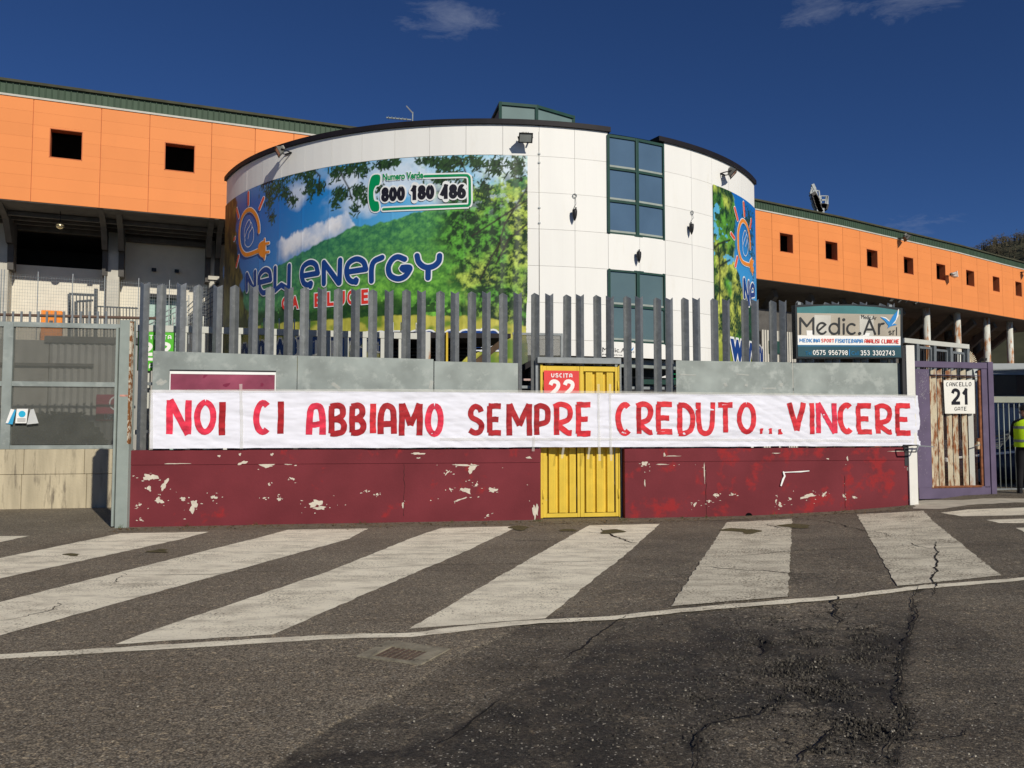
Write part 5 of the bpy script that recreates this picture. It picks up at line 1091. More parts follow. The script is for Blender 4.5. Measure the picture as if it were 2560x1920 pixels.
build(MB().add([(p[0], p[1], zt_+.02) for p in LPt], [tuple(range(6))]), 'lantern_top', m_lant, ln, fix=False)
# ---- murals
def lin(c): c = np.array(c, float)/255; return np.where(c < .04045, c/12.92, ((c+.055)/1.055)**2.4)
def mural(ph0, ph1, z0, z1, step, paint, label, foldf=None):
    g = thing('printed_mural', DR.pt(dg((ph0+ph1)/2), z0, .04), label, 'mural')
    u = np.arange(dg(ph0), dg(ph1)+step/2, step); z = np.arange(z0, z1+step/2, step); U, Zm = np.meshgrid(u, z)
    col = paint(U, Zm); off = .03+(foldf(U, Zm) if foldf is not None else 0)
    r = DR.R+off; ph = U/DR.R; V = np.stack([C0[0]+r*np.sin(ph), C0[1]-r*np.cos(ph), Zm], -1).reshape(-1, 3)-np.array(ROOT[g.name])
    n1, n2 = len(u), len(z); idx = np.arange(n1*n2).reshape(n2, n1); fc = np.c_[idx[:-1, :-1].ravel(), idx[:-1, 1:].ravel(), idx[1:, 1:].ravel(), idx[1:, :-1].ravel()]
    put('vinyl_sheet', grid_mesh('vinyl_sheet', V, fc, col.reshape(-1, 3)), g, m_mural, True); return g
def mixc_(a, b, t): t = t[..., None] if t.ndim == 2 else t; return a*(1-t)+b*t
ss_ = lambda x, a, b: np.clip((x-a)/(b-a), 0, 1)**2*(3-2*np.clip((x-a)/(b-a), 0, 1))
def leaves(col, U, Zm, spots, rnd, c0, c1):
    """small leaf shapes stamped in clusters; spots: (u, z, radius u, radius z, count)"""
    du = U[0, 1]-U[0, 0]; uu0 = U[0, 0]; zz0 = Zm[0, 0]; H, Wd = U.shape
    for (cu, cz, ru, rz, n) in spots:
        for _ in range(n):
            a = cu+rnd.normal()*ru*.5; b = cz+rnd.normal()*rz*.5; th = rnd.uniform(-.9, .9)-1.57*(rnd.rand() < .65); l = rnd.uniform(.05, .10); w = l*rnd.uniform(.24, .36)
            i0 = int((a-l-uu0)/du); i1 = int((a+l-uu0)/du)+2; j0 = int((b-l-zz0)/du); j1 = int((b+l-zz0)/du)+2
            i0, i1, j0, j1 = max(i0, 0), min(i1, Wd), max(j0, 0), min(j1, H)
            if i0 >= i1 or j0 >= j1: continue
            x = U[j0:j1, i0:i1]-a; y = Zm[j0:j1, i0:i1]-b; p = x*math.cos(th)+y*math.sin(th); q = -x*math.sin(th)+y*math.cos(th)
            m = np.clip((1-(p/l)**2-(q/w)**2)*2.5, 0, 1); cc = c0+(c1-c0)*rnd.rand()
            col[j0:j1, i0:i1] = mixc_(col[j0:j1, i0:i1], cc, m)
    return col
D2 = lambda x, y: DR.uv(x, y, .03)
def forest(U, Zm, s, sc=1.0):
    """tree crowns seen from afar, in printed greens"""
    d, idc = worley(U*1.7*sc+1.2*fbm(U*2, Zm*2, 3, s), Zm*2.6*sc, s); d2, id2 = worley(U*6*sc, Zm*7*sc, s+3); f = fbm(U*9*sc, Zm*9*sc, 4, s+5)
    li = np.clip(.70-d*.9+.25*(vn(U*38, Zm*38, s)-.5)*2+.35*(fbm(U*3+.12, Zm*3+.1, 3, s)-fbm(U*3-.1, Zm*3-.12, 3, s))*3+.45*(f-.5)*2+.25*(.5-d2), 0, 1)
    return li, idc
def paint_main(U, Zm):
    rnd = np.random.RandomState(4)
    t = ss_(U, dg(-60), dg(5)); deep = lin((20, 84, 168)); mid = lin((24, 150, 220)); pale = lin((150, 218, 242))
    hz = ss_(Zm, 8.9, 6.2)
    col = mixc_(np.broadcast_to(deep, U.shape+(3,)).copy(), mid, t); col = mixc_(col, pale, np.clip(ss_(U, dg(-30), dg(6))*.75+.25*ss_(Zm, 8.6, 9.3)+.15*hz, 0, 1)*.8)
    # high thin clouds
    f = fbm(U*.9, Zm*1.3, 6, 40); c = ss_(f, .50, .66)*np.clip(ss_(U, dg(-42), dg(-15)), 0, 1)*ss_(Zm, 7.4, 8.4); col = mixc_(col, lin((225, 232, 240)), c*.35)
    for (x, y, w, h) in ((745, 485, .5, .45), (860, 450, .6, .3), (905, 500, .8, .5), (1000, 440, 1.2, .6), (1110, 480, 1.0, .5), (1250, 420, 1.0, .5)):
        a, b = D2(x, y); r = 1.1-np.hypot((U-a)/w, (Zm-b)/h)+.9*(fbm(U*2.2, Zm*2.2, 5, 41)-.5); col = mixc_(col, lin((228, 234, 242)), np.clip(r*1.1, 0, .7))
    # cumulus bank above the ridge
    top = [D2(*p) for p in ((690, 612), (712, 600), (735, 590), (752, 575), (770, 575), (800, 562), (815, 552), (832, 555), (850, 545), (868, 540), (885, 556), (895, 568))]
    tu = [p[0] for p in top]; tz = [p[1] for p in top]; zt = np.interp(U, tu, tz, left=0, right=0)+.12*(np.abs(fbm(U*4, U*0, 4, 44)-.5)*2)+.10*(1-worley(U*2.4, Zm*2.4, 4)[0])
    zt = zt+.22*(fbm(U*3.2, Zm*2.6, 5, 47)-.5)*2; m = ss_(zt-Zm, -.03, .10)*ss_(U+.5*(fbm(U*3, Zm*3, 5, 48)-.5), tu[0]-.1, tu[0]+.5)*ss_(-U+.3*(fbm(U*4, Zm*4, 4, 49)-.5), -tu[-1]-.12, -tu[-1]+.1)*np.clip(1-ss_(zt-Zm, .35, .8)*.85, 0, 1)
    shade = .78+.22*ss_(Zm-zt, -.7, -.05)+.1*(fbm(U*5, Zm*5, 4, 45)-.5); col = mixc_(col, lin((235, 236, 242))*shade[..., None], m*np.clip(.1+1.5*fbm(U*2.2, Zm*2.2, 5, 46), 0, 1))
    # vertical sheet seams
    # hill
    rg = [D2(*p) for p in ((566, 770), (600, 735), (640, 702), (680, 675), (714, 655), (740, 637), (775, 621), (800, 606), (850, 586), (885, 563), (930, 562), (958, 553), (1000, 543), (1060, 527), (1100, 510), (1140, 500), (1190, 470), (1318, 440))]
    zr = np.interp(U, [p[0] for p in rg], [p[1] for p in rg])+.07*(fbm(U*5, U*0+1, 4, 50)-.5)*2
    depth = zr-Zm; near_ = ss_(depth, .1, 2.3); rt = ss_(U, dg(-35), dg(-8))
    liA, idc = forest(U, Zm, 60, 2.4); liB, idB = forest(U*.8, Zm*.8, 70, 1.9); li = liA*(1-near_)+liB*near_; idc = idc*(1-near_)+idB*near_
    far_d, far_l = lin((26, 92, 78)), lin((82, 158, 104)); nr_d, nr_l = lin((18, 80, 34)), lin((140, 214, 78))
    li = li*.72+.16; dcol = mixc_(np.broadcast_to(far_d, U.shape+(3,)), nr_d, near_*.8+.2*rt); lcol = mixc_(np.broadcast_to(far_l, U.shape+(3,)), nr_l, np.clip(near_*.75+.45*rt, 0, 1))
    hill = dcol+(lcol-dcol)*(li*(.6+.6*idc))[..., None]
    col = mixc_(col, hill, ss_(depth, -.02, .03))
    # broad-leaved tree mass on the right of the print
    eL = dg(-8)+.5*(fbm(Zm*1.3, Zm*0, 4, 80)-.5)*3-.25*(Zm-6.5); mm = ss_(U, eL, eL+.9)*np.clip(ss_(-Zm, -8.9, -7.6)+.35*(fbm(U*5, Zm*5, 4, 82) > .5), 0, 1)
    d2, i2 = worley(U*5.5, Zm*6.5, 9); f2 = fbm(U*7.5, Zm*7.5, 5, 84)+.22*(vn(U*33, Zm*30, 85)-.5); li2 = np.clip((f2-.40)*3.4+.25*(i2-.5)-d2*.35+.1, 0, 1)
    warm = ss_(fbm(U*.8, Zm*.8, 3, 86), .42, .62)
    tree = lin((22, 52, 22))+(mixc_(np.broadcast_to(lin((96, 168, 58)), U.shape+(3,)), lin((196, 212, 92)), warm*.8)-lin((22, 52, 22)))*li2[..., None]
    gap = (fbm(U*7, Zm*7, 4, 88) > .62)*ss_(Zm, 7.3, 8.6); tree = mixc_(tree, lin((200, 220, 235)), gap*.8)
    col = mixc_(col, tree, mm)
    # branches and leaves across the top
    spots = []
    for (x, y, rx, ry, n) in ((665, 445, 30, 18, 150), (690, 470, 24, 22, 130), (735, 432, 35, 12, 130), (775, 432, 18, 16, 90), (775, 470, 16, 22, 110), (800, 465, 14, 14, 60), (672, 500, 12, 26, 100), (680, 545, 8, 12, 34), (715, 480, 14, 22, 70), (730, 500, 12, 12, 50),
                              (838, 432, 16, 22, 70), (870, 425, 20, 18, 90), (905, 420, 22, 18, 110), (850, 485, 18, 14, 110), (895, 480, 20, 16, 110), (838, 512, 8, 14, 34), (890, 520, 12, 18, 30), (915, 500, 12, 12, 40), (955, 412, 22, 12, 80), (985, 405, 20, 10, 60), (945, 470, 12, 14, 40),
                              (1075, 402, 30, 10, 110), (1110, 415, 26, 18, 130), (1140, 405, 26, 12, 100), (1130, 440, 30, 14, 110), (1190, 405, 24, 16, 110), (1240, 415, 24, 24, 120), (1290, 420, 24, 30, 150), (1170, 460, 16, 20, 60), (1210, 470, 20, 24, 70), (1098, 450, 22, 8, 70)):
        a, b = D2(x, y); a2, b2 = D2(x+rx, y+ry); spots.append((a, b, abs(a2-a), abs(b2-b), n))
    col = leaves(col, U, Zm, spots, rnd, lin((16, 34, 22)), lin((52, 84, 42)))
    # twigs
    for pl_ in (((1318, 500), (1250, 545), (1180, 590)), ((1318, 560), (1270, 600), (1240, 660)), ((1240, 640), (1262, 560), (1318, 470)), ((785, 425), (800, 440), (797, 470)), ((850, 430), (872, 470), (880, 500)), ((1150, 395), (1162, 425), (1170, 450)), ((1200, 700), (1230, 640), (1255, 600))):
        P = [D2(*q) for q in pl_]
        for (a, b), (c, d) in zip(P[:-1], P[1:]):
            L2 = (c-a)**2+(d-b)**2; tt = np.clip(((U-a)*(c-a)+(Zm-b)*(d-b))/L2, 0, 1); ds = np.hypot(U-a-tt*(c-a), Zm-b-tt*(d-b)); col = mixc_(col, lin((36, 34, 24)), np.clip(1.6-ds/.022, 0, 1)*.9)
    # leafy trunk at the far left
    a = D2(610, 550)[0]; e = a-.25+.35*(fbm(Zm*2, Zm*0, 4, 90)-.5)*2-.55*ss_(Zm, 6.8, 8.6)+1.1*ss_(-Zm, -6.2, -4.6)
    f = fbm(U*7, Zm*3.2, 5, 91); tr = lin((30, 34, 14))+(lin((118, 104, 44))-lin((30, 34, 14)))*np.clip((f-.35)*2.4, 0, 1)[..., None]
    tr = mixc_(tr, lin((96, 118, 44)), ss_(-Zm, -6.6, -5)*.8*np.clip((f-.3)*2.4, 0, 1)); col = mixc_(col, tr, ss_(e-U, -.05, .1))
    # dark undergrowth and meadow
    gm_ = [D2(*p) for p in ((566, 830), (700, 808), (800, 800), (900, 792), (1000, 788), (1100, 787), (1200, 792), (1318, 815))]
    zg = np.interp(U, [p[0] for p in gm_], [p[1] for p in gm_])+.05*(fbm(U*6, U*0, 3, 95)-.5)*2
    und = ss_(zg+.55+.5*(fbm(U*2.2, U*0+4, 4, 96)-.5)-Zm, 0, .25); col = mixc_(col, lin((14, 40, 18)), und*.8*np.clip(1-ss_(U, dg(-2), dg(3))*.5, 0, 1)*(fbm(U*3, Zm*3, 3, 97) < .62))
    gr = lin((150, 150, 48))+(lin((214, 206, 96))-lin((150, 150, 48)))*fbm(U*10, Zm*4, 5, 98)[..., None]; gr = mixc_(gr, lin((96, 128, 40)), ss_(fbm(U*2, Zm*3, 3, 99), .45, .7))
    col = mixc_(col, gr, ss_(zg-Zm, -.01, .03))
    return np.clip(col, 0, 1)
def fold_main(U, Zm):
    e = dg(6.9); x = e-U; w = np.exp(-x/.55)
    a = .020*np.sin(x*17+1.3*np.sin(Zm*1.1))*w*(.4+.6*ss_(-Zm, -8.6, -5.5)); b = .03*w*np.sin(x*9+Zm*.9)*ss_(-Zm, -7.6, -5)
    c = .006*np.sin((U-dg(-26))*6+Zm*.5)*np.exp(-((U-dg(-24)-.1*(Zm-8))/.5)**2)*ss_(Zm, 6.5, 8.5)
    seams = sum(.006*np.exp(-((U-dg(-43+5.7*k))/.03)**2) for k in range(9))
    return a+b+c+.004*(fbm(U*1.2, Zm*.4, 3, 33)-.5)+seams
murA = mural(AL+.05, 6.86, 3.3, 9.19, .024, paint_main, 'large landscape mural reading NEW ENERGY GAS E LUCE on the round building', fold_main)
def paint_right(U, Zm):
    rnd = np.random.RandomState(9); t = ss_(Zm, 6, 9)
    col = mixc_(np.broadcast_to(lin((60, 150, 210)), U.shape+(3,)).copy(), lin((16, 105, 185)), t)
    li, idc = forest(U, Zm, 120, 1.0); col = mixc_(col, (lin((14, 48, 32))+(lin((34, 100, 60))-lin((14, 48, 32)))*li[..., None])+0*col, ss_(5.95-Zm, -.02, .05))
    e = [D2(*p) for p in ((1830, 480), (1838, 500), (1842, 540), (1840, 600), (1838, 640), (1845, 680), (1858, 720), (1868, 760), (1872, 840), (1872, 900))]
    ee = np.interp(-Zm, [-p[1] for p in e], [p[0] for p in e])+.35*(fbm(Zm*3, U*2, 4, 121)-.5)
    d2, i2 = worley(U*3.4, Zm*3.2, 122); f2 = fbm(U*4, Zm*3.5, 5, 123); l2 = np.clip((f2-.36)*2.4+.3*(i2-.5)-.3*d2+.15, 0, 1)
    warm = ss_(fbm(U*.9, Zm*.7, 3, 124)+.12*ss_(-Zm, -6.3, -5.2), .45, .62)
    l2 = np.clip(l2+.5*(vn(U*24, Zm*22, 126)-.5), 0, 1); tree = lin((20, 54, 28))+(mixc_(np.broadcast_to(lin((96, 162, 52)), U.shape+(3,)), lin((208, 218, 96)), warm)-lin((20, 54, 28)))*l2[..., None]
    gap = (fbm(U*2.5, Zm*2.5, 4, 127) > .64)*ss_(Zm, 6.0, 6.8); tree = mixc_(tree, lin((90, 180, 225)), gap*.8)
    col = mixc_(col, tree, ss_(ee-U, -.02, .12))
    spots = [(D2(1868, 500)[0], 8.6, .5, .35, 130), (D2(1875, 520)[0], 8.1, .4, .8, 150), (D2(1880, 560)[0], 7.2, .3, .6, 60)]
    col = leaves(col, U, Zm, spots, rnd, lin((16, 44, 50)), lin((40, 80, 66)))
    for pl_ in (((1782, 625), (1795, 610), (1825, 600)), ((1795, 612), (1800, 680), (1798, 760)), ((1800, 665), (1815, 655), (1825, 650))):
        P = [D2(*q) for q in pl_]
        for (a, b), (c, d) in zip(P[:-1], P[1:]):
            tt = np.clip(((U-a)*(c-a)+(Zm-b)*(d-b))/((c-a)**2+(d-b)**2), 0, 1); ds = np.hypot(U-a-tt*(c-a), Zm-b-tt*(d-b)); col = mixc_(col, lin((30, 36, 20)), np.clip(1.6-ds/.03, 0, 1)*.9)
    col = mixc_(col, lin((150, 160, 60))+0*col, ss_(4.35-Zm, 0, .1)*.7)
    return np.clip(col, 0, 1)
for k in range(26):
    z = 4.0+k*.2; build(MB().add([DR.pt(dg(6.78)+.012*math.cos(t), z+.012*math.sin(t), .085) for t in np.linspace(0, 6.283, 9)[:-1]], [tuple(range(8))]), 'eyelet', m_pwhite, murA, fix=False)
murB = mural(43.1, AR-.1, 3.7, 9.2, .024, paint_right, 'narrow landscape mural with the sun and plug emblem on the right of the round building')
# lettering on murals
def strokes(sf, lst, w, m, parent, conv, name, off=.055, ow=.07, closed=False, wm=m_pwhite, n=6):
    a = MB(); b = MB()
    for i, s in enumerate(lst):
        P = catmull([sf.uv(*conv(*p)) for p in s], n); ribbon(a, sf, P, w+ow, off-.008+i*.0006, 'round'); ribbon(b, sf, P, w, off+i*.0006, 'round')
    build(a, name+'_outline', wm, parent, fix=False); return build(b, name, m, parent, fix=False)
z6 = lambda x, y: (480+x/4.608, 600+y/4.608); z7 = lambda x, y: (920+x/4.608, 600+y/4.608); z5 = lambda x, y: (900+x/4.148, 240+y/4.148); z8 = lambda x, y: (560+x/5.925, 420+y/5.925)
LW = .155
for nm, w_, sts in (('letter_n', LW, [[(650, 580), (648, 400)], [(652, 400), (695, 500), (735, 590)], [(745, 585), (745, 370)]]),
    ('letter_e', LW, [[(800, 490), (925, 458)], [(925, 458), (910, 370), (858, 345), (800, 400), (790, 480), (805, 570), (840, 610), (890, 590)]]),
    ('letter_w', LW, [[(975, 325), (972, 585)], [(972, 585), (1045, 520)], [(1045, 520), (1130, 570)], [(1132, 570), (1137, 300)]]),
    ('letter_e', LW, [[(1295, 415), (1465, 385)], [(1465, 385), (1440, 290), (1375, 262), (1300, 310), (1280, 400), (1300, 490), (1345, 520), (1385, 500), (1380, 535)]]),
    ('letter_n', LW, [[(1533, 505), (1533, 262)], [(1533, 262), (1620, 380), (1705, 500)], [(1712, 495), (1720, 235)]]),
    ('letter_e', LW, [[(1805, 372), (2015, 340)], [(2015, 340), (1985, 255), (1905, 222), (1820, 270), (1793, 360), (1815, 450), (1870, 485), (1905, 460), (1900, 490)]]),
    ('letter_r', LW, [[(2078, 475), (2080, 330), (2110, 250), (2200, 205)]])):
    strokes(DR, sts, w_, m_navy, murA, z6, nm)
for nm, sts in (('letter_g', [[(430, 225), (350, 198), (285, 235), (245, 320), (265, 410), (350, 450), (430, 425), (480, 360), (485, 320), (400, 322), (425, 350)]]), ('letter_y', [[(572, 185), (590, 255), (640, 305), (700, 320), (770, 300), (820, 250), (830, 185)], [(700, 320), (697, 440)]])): strokes(DR, sts, LW, m_navy, murA, z7, nm)
ga = DR.uv(*z6(1040, 715)); gA = dict(A=(1165, 1245), G=(1045, 1130))
def dtext(s, conv, tl, tr, br, bl, m, par, bold, ol, nm='lettering', wm=m_pwhite, off=.055): return text_on(s, DR, [DR.uv(*conv(*p)) for p in (tl, tr, br, bl)], off, m, par, nm, bold, ol, wm)
for s, x0, x1, yt, yb in (('G', 1050, 1130, 660, 812), ('A', 1160, 1245, 650, 800), ('S', 1275, 1350, 642, 792), ('E', 1425, 1500, 620, 776), ('L', 1570, 1645, 605, 765), ('U', 1690, 1775, 595, 757), ('C', 1800, 1885, 585, 750), ('E', 1962, 2040, 575, 742)):
    dtext(s, z6, (x0, yt), (x1, yt-6), (x1, yb-6), (x0, yb), m_pred, murA, .045, .055, 'gas_e_luce_letter')
zi = lambda x, y: (x, y)
LS = 'www.newenergygasluce.com'; xs__ = [505, 530, 560, 580, 602, 645, 690, 738, 783, 810, 838, 860, 880, 0, 0, 908, 948, 985, 1028, 1070, 1095, 1118, 1163, 1215]
uA = DR.uv(575, 870, .03)[0]; uB = DR.uv(1248, 880, .03)[0]
zA = DR.uv(1163, 816, .03)[1]; zB = DR.uv(1163, 884, .03)[1]-.12
text_on(LS, DR, [(uA, zA+.10), (uB, zA+.10), (uB, zB), (uA, zB)], .055, m_navy, murA, 'web_address', .045, .05, m_pwhite)
# freephone box
hs = [(140, 830), (215, 828), (210, 920), (175, 935), (150, 990), (150, 1060), (165, 1095), (200, 1105), (205, 1190), (135, 1195), (105, 1110), (100, 1000), (110, 900)]
P = catmull([DR.uv(*z5(*p)) for p in hs], 3, True)[:-1]
cen = np.mean(P, 0); PO_ = [tuple(cen+(np.array(p)-cen)*np.array([1.28, 1.09])) for p in P]
build(ribbon(MB(), DR, P+[P[0]], .08, .046, 'round'), 'handset_outline', m_pwhite, murA, fix=False); build(fillpoly(MB(), DR, P, .056), 'handset', m_pgreen, murA, fix=False)
strokes(DR, [[(675, 838), (900, 832), (1090, 828), (1125, 840), (1138, 870), (1140, 1000), (1140, 1110), (1125, 1138), (1090, 1143), (700, 1160), (250, 1180)]], .07, m_pgreen, murA, z5, 'freephone_border', ow=.09)
dtext('Numero Verde', z5, (245, 812), (662, 788), (662, 862), (245, 886), m_pgreen, murA, .04, .06, 'freephone_caption')
gtext('800 180 486', DR, [DR.uv(*z5(*p)) for p in ((235, 955), (1095, 920), (1095, 1068), (235, 1106))], m_black, murA, .26, .06, 'freephone_number', .045)
# sun and plug emblem (both murals)
def emblem(par, conv, ring, rays, prongs, body, leaf, rw, yw):
    strokes(DR, [ring], rw, m_porange, par, conv, 'emblem_ring', ow=.05)
    for r_ in rays: strokes(DR, [r_], yw, m_pray, par, conv, 'emblem_ray', ow=.05, n=2)
    P = catmull([DR.uv(*conv(*p)) for p in body], 3, True)[:-1]
    build(ribbon(MB(), DR, P+[P[0]], .05, .046, 'round'), 'plug_outline', m_pwhite, par, fix=False)
    strokes(DR, prongs, .075, m_porange, par, conv, 'plug_prong', off=.058, ow=.05, n=2)
    build(fillpoly(MB(), DR, P, .062), 'plug_body', m_porange, par, fix=False)
    a = MB()
    for l in leaf: ribbon(a, DR, catmull([DR.uv(*conv(*p)) for p in l], 5), .022, .056, 'round')
    build(a, 'leaf_outline', m_pwhite, par, fix=False)
emblem(murA, z8, [(540, 945), (537, 850), (508, 735), (455, 650), (400, 622), (340, 655), (285, 750), (256, 890), (250, 1050), (272, 1190), (330, 1280), (410, 1278), (530, 1230), (580, 1220)],
       [[(385, 372), (385, 540)], [(608, 455), (548, 605)], [(213, 612), (242, 728)], [(172, 1068), (186, 1040)], [(242, 1310), (207, 1455)]],
       [[(625, 1062), (627, 1120)], [(640, 1125), (688, 1115)], [(640, 1255), (688, 1247)], [(620, 1290), (622, 1345)]],
       [(530, 1190), (545, 1130), (590, 1090), (635, 1092), (642, 1200), (636, 1320), (590, 1325), (550, 1290), (535, 1250)],
       [[(340, 1080), (325, 960), (350, 850), (395, 770), (415, 800), (410, 850), (365, 930), (340, 1020)], [(415, 800), (437, 830), (435, 900), (400, 960), (380, 1055)], [(435, 900), (448, 880), (465, 960), (455, 1080), (410, 1160), (370, 1172), (335, 1130), (335, 1060)]], .125, .11)
z9 = lambda x, y: (1760+x/5.531, 440+y/5.531)
emblem(murB, z9, [(620, 1000), (612, 860), (590, 740), (560, 660), (520, 620), (485, 650), (455, 760), (452, 900), (462, 1040), (495, 1160), (540, 1210), (610, 1235)],
       [[(527, 375), (538, 550)], [(405, 450), (445, 605)], [(632, 610), (618, 720)], [(355, 800), (398, 862)], [(440, 1130), (415, 1245)]],
       [[(640, 1145), (636, 1180)], [(648, 1190), (660, 1185)], [(648, 1275), (660, 1280)], [(645, 1310), (650, 1355)]],
       [(610, 1200), (625, 1150), (640, 1150), (655, 1190), (652, 1260), (662, 1300), (650, 1345), (630, 1320), (615, 1270)],
       [[(515, 970), (508, 880), (525, 790), (545, 755), (562, 800), (540, 870), (515, 950)], [(562, 800), (575, 860), (550, 980)], [(575, 880), (590, 960), (580, 1060), (550, 1110), (520, 1060), (512, 980)]], .12, .11)
z10 = lambda x, y: (1840+x/7.542, 680+y/7.542)
strokes(DR, [[(130, 470), (125, 150)], [(128, 150), (170, 380), (218, 610)], [(218, 610), (213, 200)]], .15, m_navy, murB, z10, 'letter_n', ow=.09)
strokes(DR, [[(255, 440), (316, 430)], [(316, 430), (312, 300), (280, 250), (252, 330), (250, 480), (268, 600), (290, 640)]], .15, m_navy, murB, z10, 'letter_e', ow=.09)
zq = DR.uv(1826, 846)[1]; text_on('www.newen', DR, [(DR.uv(1822, 850)[0], zq), (DR.uv(1885, 850)[0]+3.6, zq), (DR.uv(1885, 850)[0]+3.6, zq-.75), (DR.uv(1822, 850)[0], zq-.75)], .055, m_navy, murB, 'web_address', .045, .05, m_pwhite)
# ------------------------------------------------------------------ fittings on the drum
m_lampb = mat('lamp_body_grey', (.16, .16, .145), .5, metal=.3, var=.2)
def flood(base, n, sz, label, grp, cat='floodlight', tilt=-.5, yaw=0, pale=False):
    """floodlight on a yoke: base point on the wall, n wall normal"""
    g = thing('floodlight', base, label, cat, grp)
    n = Vector((n[0], n[1], 0)).normalized(); s = Vector((-n.y, n.x, 0)); up = Vector((0, 0, 1)); c = Vector(base)+n*sz*1.0
    f = (Matrix.Rotation(yaw, 3, 'Z') @ n); s2 = Vector((-f.y, f.x, 0)); f = (f*math.cos(tilt)+up*math.sin(tilt)).normalized(); u2 = s2.cross(f)*-1
    if u2.z < 0: u2 = -u2
    def q(a, b, d): return tuple(c+s2*a*sz+u2*b*sz+f*d*sz)
    fr = [q(a, b, .28) for a, b in ((-.6, -.42), (.6, -.42), (.6, .42), (-.6, .42))]; bk_ = [q(a, b, -.32) for a, b in ((-.36, -.22), (.36, -.22), (.36, .26), (-.36, .26))]
    build(MB().hexa(bk_+fr), 'housing', m_white if pale else m_lampb, g, bevel=.01)
    fr2 = MB()
    for a0, a1, b0, b1 in ((-.64, .64, .38, .46), (-.64, .64, -.46, -.38), (-.64, -.56, -.38, .38), (.56, .64, -.38, .38)):
        fr2.hexa([q(a, b, d) for d in (.26, .34) for a, b in ((a0, b0), (a1, b0), (a1, b1), (a0, b1))])
    build(fr2, 'lens_frame', m_blackm if not pale else m_white, g)
    build(MB().hexa([q(a, b, d) for d in (.285, .30) for a, b in ((-.55, -.37), (.55, -.37), (.55, .37), (-.55, .37))]), 'lens', mat('lamp_lens', (.30, .32, .31), .15), g)
    for k in range(5): x = -.28+.14*k; build(MB().hexa([q(a, b, d) for d in (-.45, -.1) for a, b in ((x-.02, .0), (x+.02, .0), (x+.02, .34), (x-.02, .34))]), 'cooling_fin', m_lampb, g)
    for sd in (-1, 1): build(MB().bar(q(sd*.66, 0, 0), tuple(Vector(base)+s*sd*.45*sz), .035*1.2, .02), 'yoke_arm', m_blackm, g)
    build(MB().bar(tuple(Vector(base)+s*-.45*sz), tuple(Vector(base)+s*.45*sz), .05, .03), 'yoke_base', m_blackm, g)
    return g
def drum_n(u): return (math.sin(u/DR.R), -math.cos(u/DR.R))
for (px, py, yaw, ti, lb) in ((722, 384, -.55, -.5, 'leftmost floodlight above the mural, turned left'), (1310, 352, .0, -.62, 'floodlight above the right end of the big mural'), (1806, 436, .55, -.75, 'floodlight above the narrow right mural')):
    u, z = DR.uv(px, py); flood(DR.pt(u, z, .01), drum_n(u), .30, lb, 'floodlights on the round building', tilt=ti, yaw=yaw)
for k, (px, py, lb) in enumerate(((1436, 538, 'black torch shaped wall lamp left of the glazed bay'), (1727, 573, 'black torch shaped wall lamp right of the glazed bay'), (1596, 643, 'black torch shaped wall lamp between the two windows'))):
    u, z = DR.uv(px, py, .1); g = thing('torch_lamp', DR.pt(u, z, .02), lb, 'wall lamp', 'torch lamps on the round building'); nn = drum_n(u)
    c = DR.pt(u, z, .13); vs = []; rr = [(.15, .065), (.10, .072), (0, .066), (-.08, .048), (-.17, .01)]
    build(MB().tube([(c[0], c[1], c[2]+h) for h, r in rr], [r for h, r in rr], 10), 'lamp_shade', m_blackm, g, True)
    build(MB().bar(DR.pt(u+.06, z+.0, .02), DR.pt(u+.06, z+.24, .06), .03), 'back_plate', m_blackm, g); build(MB().bar(DR.pt(u, z+.05, .0), DR.pt(u, z+.05, .12), .03), 'arm', m_blackm, g)
for px, py, lb, ln_ in ((1436, 490, 'loose white cable with ring above the left torch lamp', 30), (1728.5, 532, 'loose white cable with ring above the right torch lamp', 17)):
    u, z = DR.uv(px, py); g = thing('loose_cable', DR.pt(u, z, .02), lb, 'cable', 'loose cables on the drum')
    build(MB().tube([DR.pt(u+.055*math.cos(t), z+.055*math.sin(t), .03) for t in np.linspace(0, 6.283, 13)], .011, 6), 'cable_ring', m_steel, g, True)
    k = ln_*.0115; build(MB().tube([DR.pt(u+.02, z-.06, .03), DR.pt(u+.03, z-.06-k*.5, .05), DR.pt(u-.05, z-.06-k, .03)], .007, 5), 'cable_tail', m_steel, g, True)
u = DR.uv(1348, 480)[0]; g = thing('wall_conduit', DR.pt(u, 7, .02), 'thin grey conduit with clips running down the white panels', 'conduit')
build(MB().tube([DR.pt(u, 9.9, .012), DR.pt(u, 5.2, .012)], .008, 6), 'pipe', mat('conduit_grey', (.55, .54, .5), .5), g, True)
for py in (385, 407, 520, 558): z = DR.uv(1348, py)[1]; build(arcbox(u-.03, u+.03, z-.02, z+.02, 0, .03, 1), 'clip', m_steel, g)
# tv antenna on roof
p = at_y(1031, 298, 26); g = thing('tv_antenna', (p[0], p[1], 10.05), 'thin aerial with two booms on the round roof', 'antenna')
pt = at_y(1032, 280, 26); build(MB().bar((p[0], p[1], 10.05), tuple(pt), .03), 'mast', m_sheet, g)
build(MB().bar(tuple(at_y(966, 294, 26)), tuple(at_y(1028, 299.5, 26)), .035), 'boom', m_sheet, g)
build(MB().bar(tuple(at_y(1016, 265, 26)), tuple(at_y(1032, 283, 26)), .035), 'upper_boom', m_steel, g)
for k in range(6): a = at_y(972+9*k, 294.5+.9*k, 26); build(MB().bar((a[0], a[1]-.12, a[2]), (a[0], a[1]+.12, a[2]), .014), 'element', m_sheet, g)
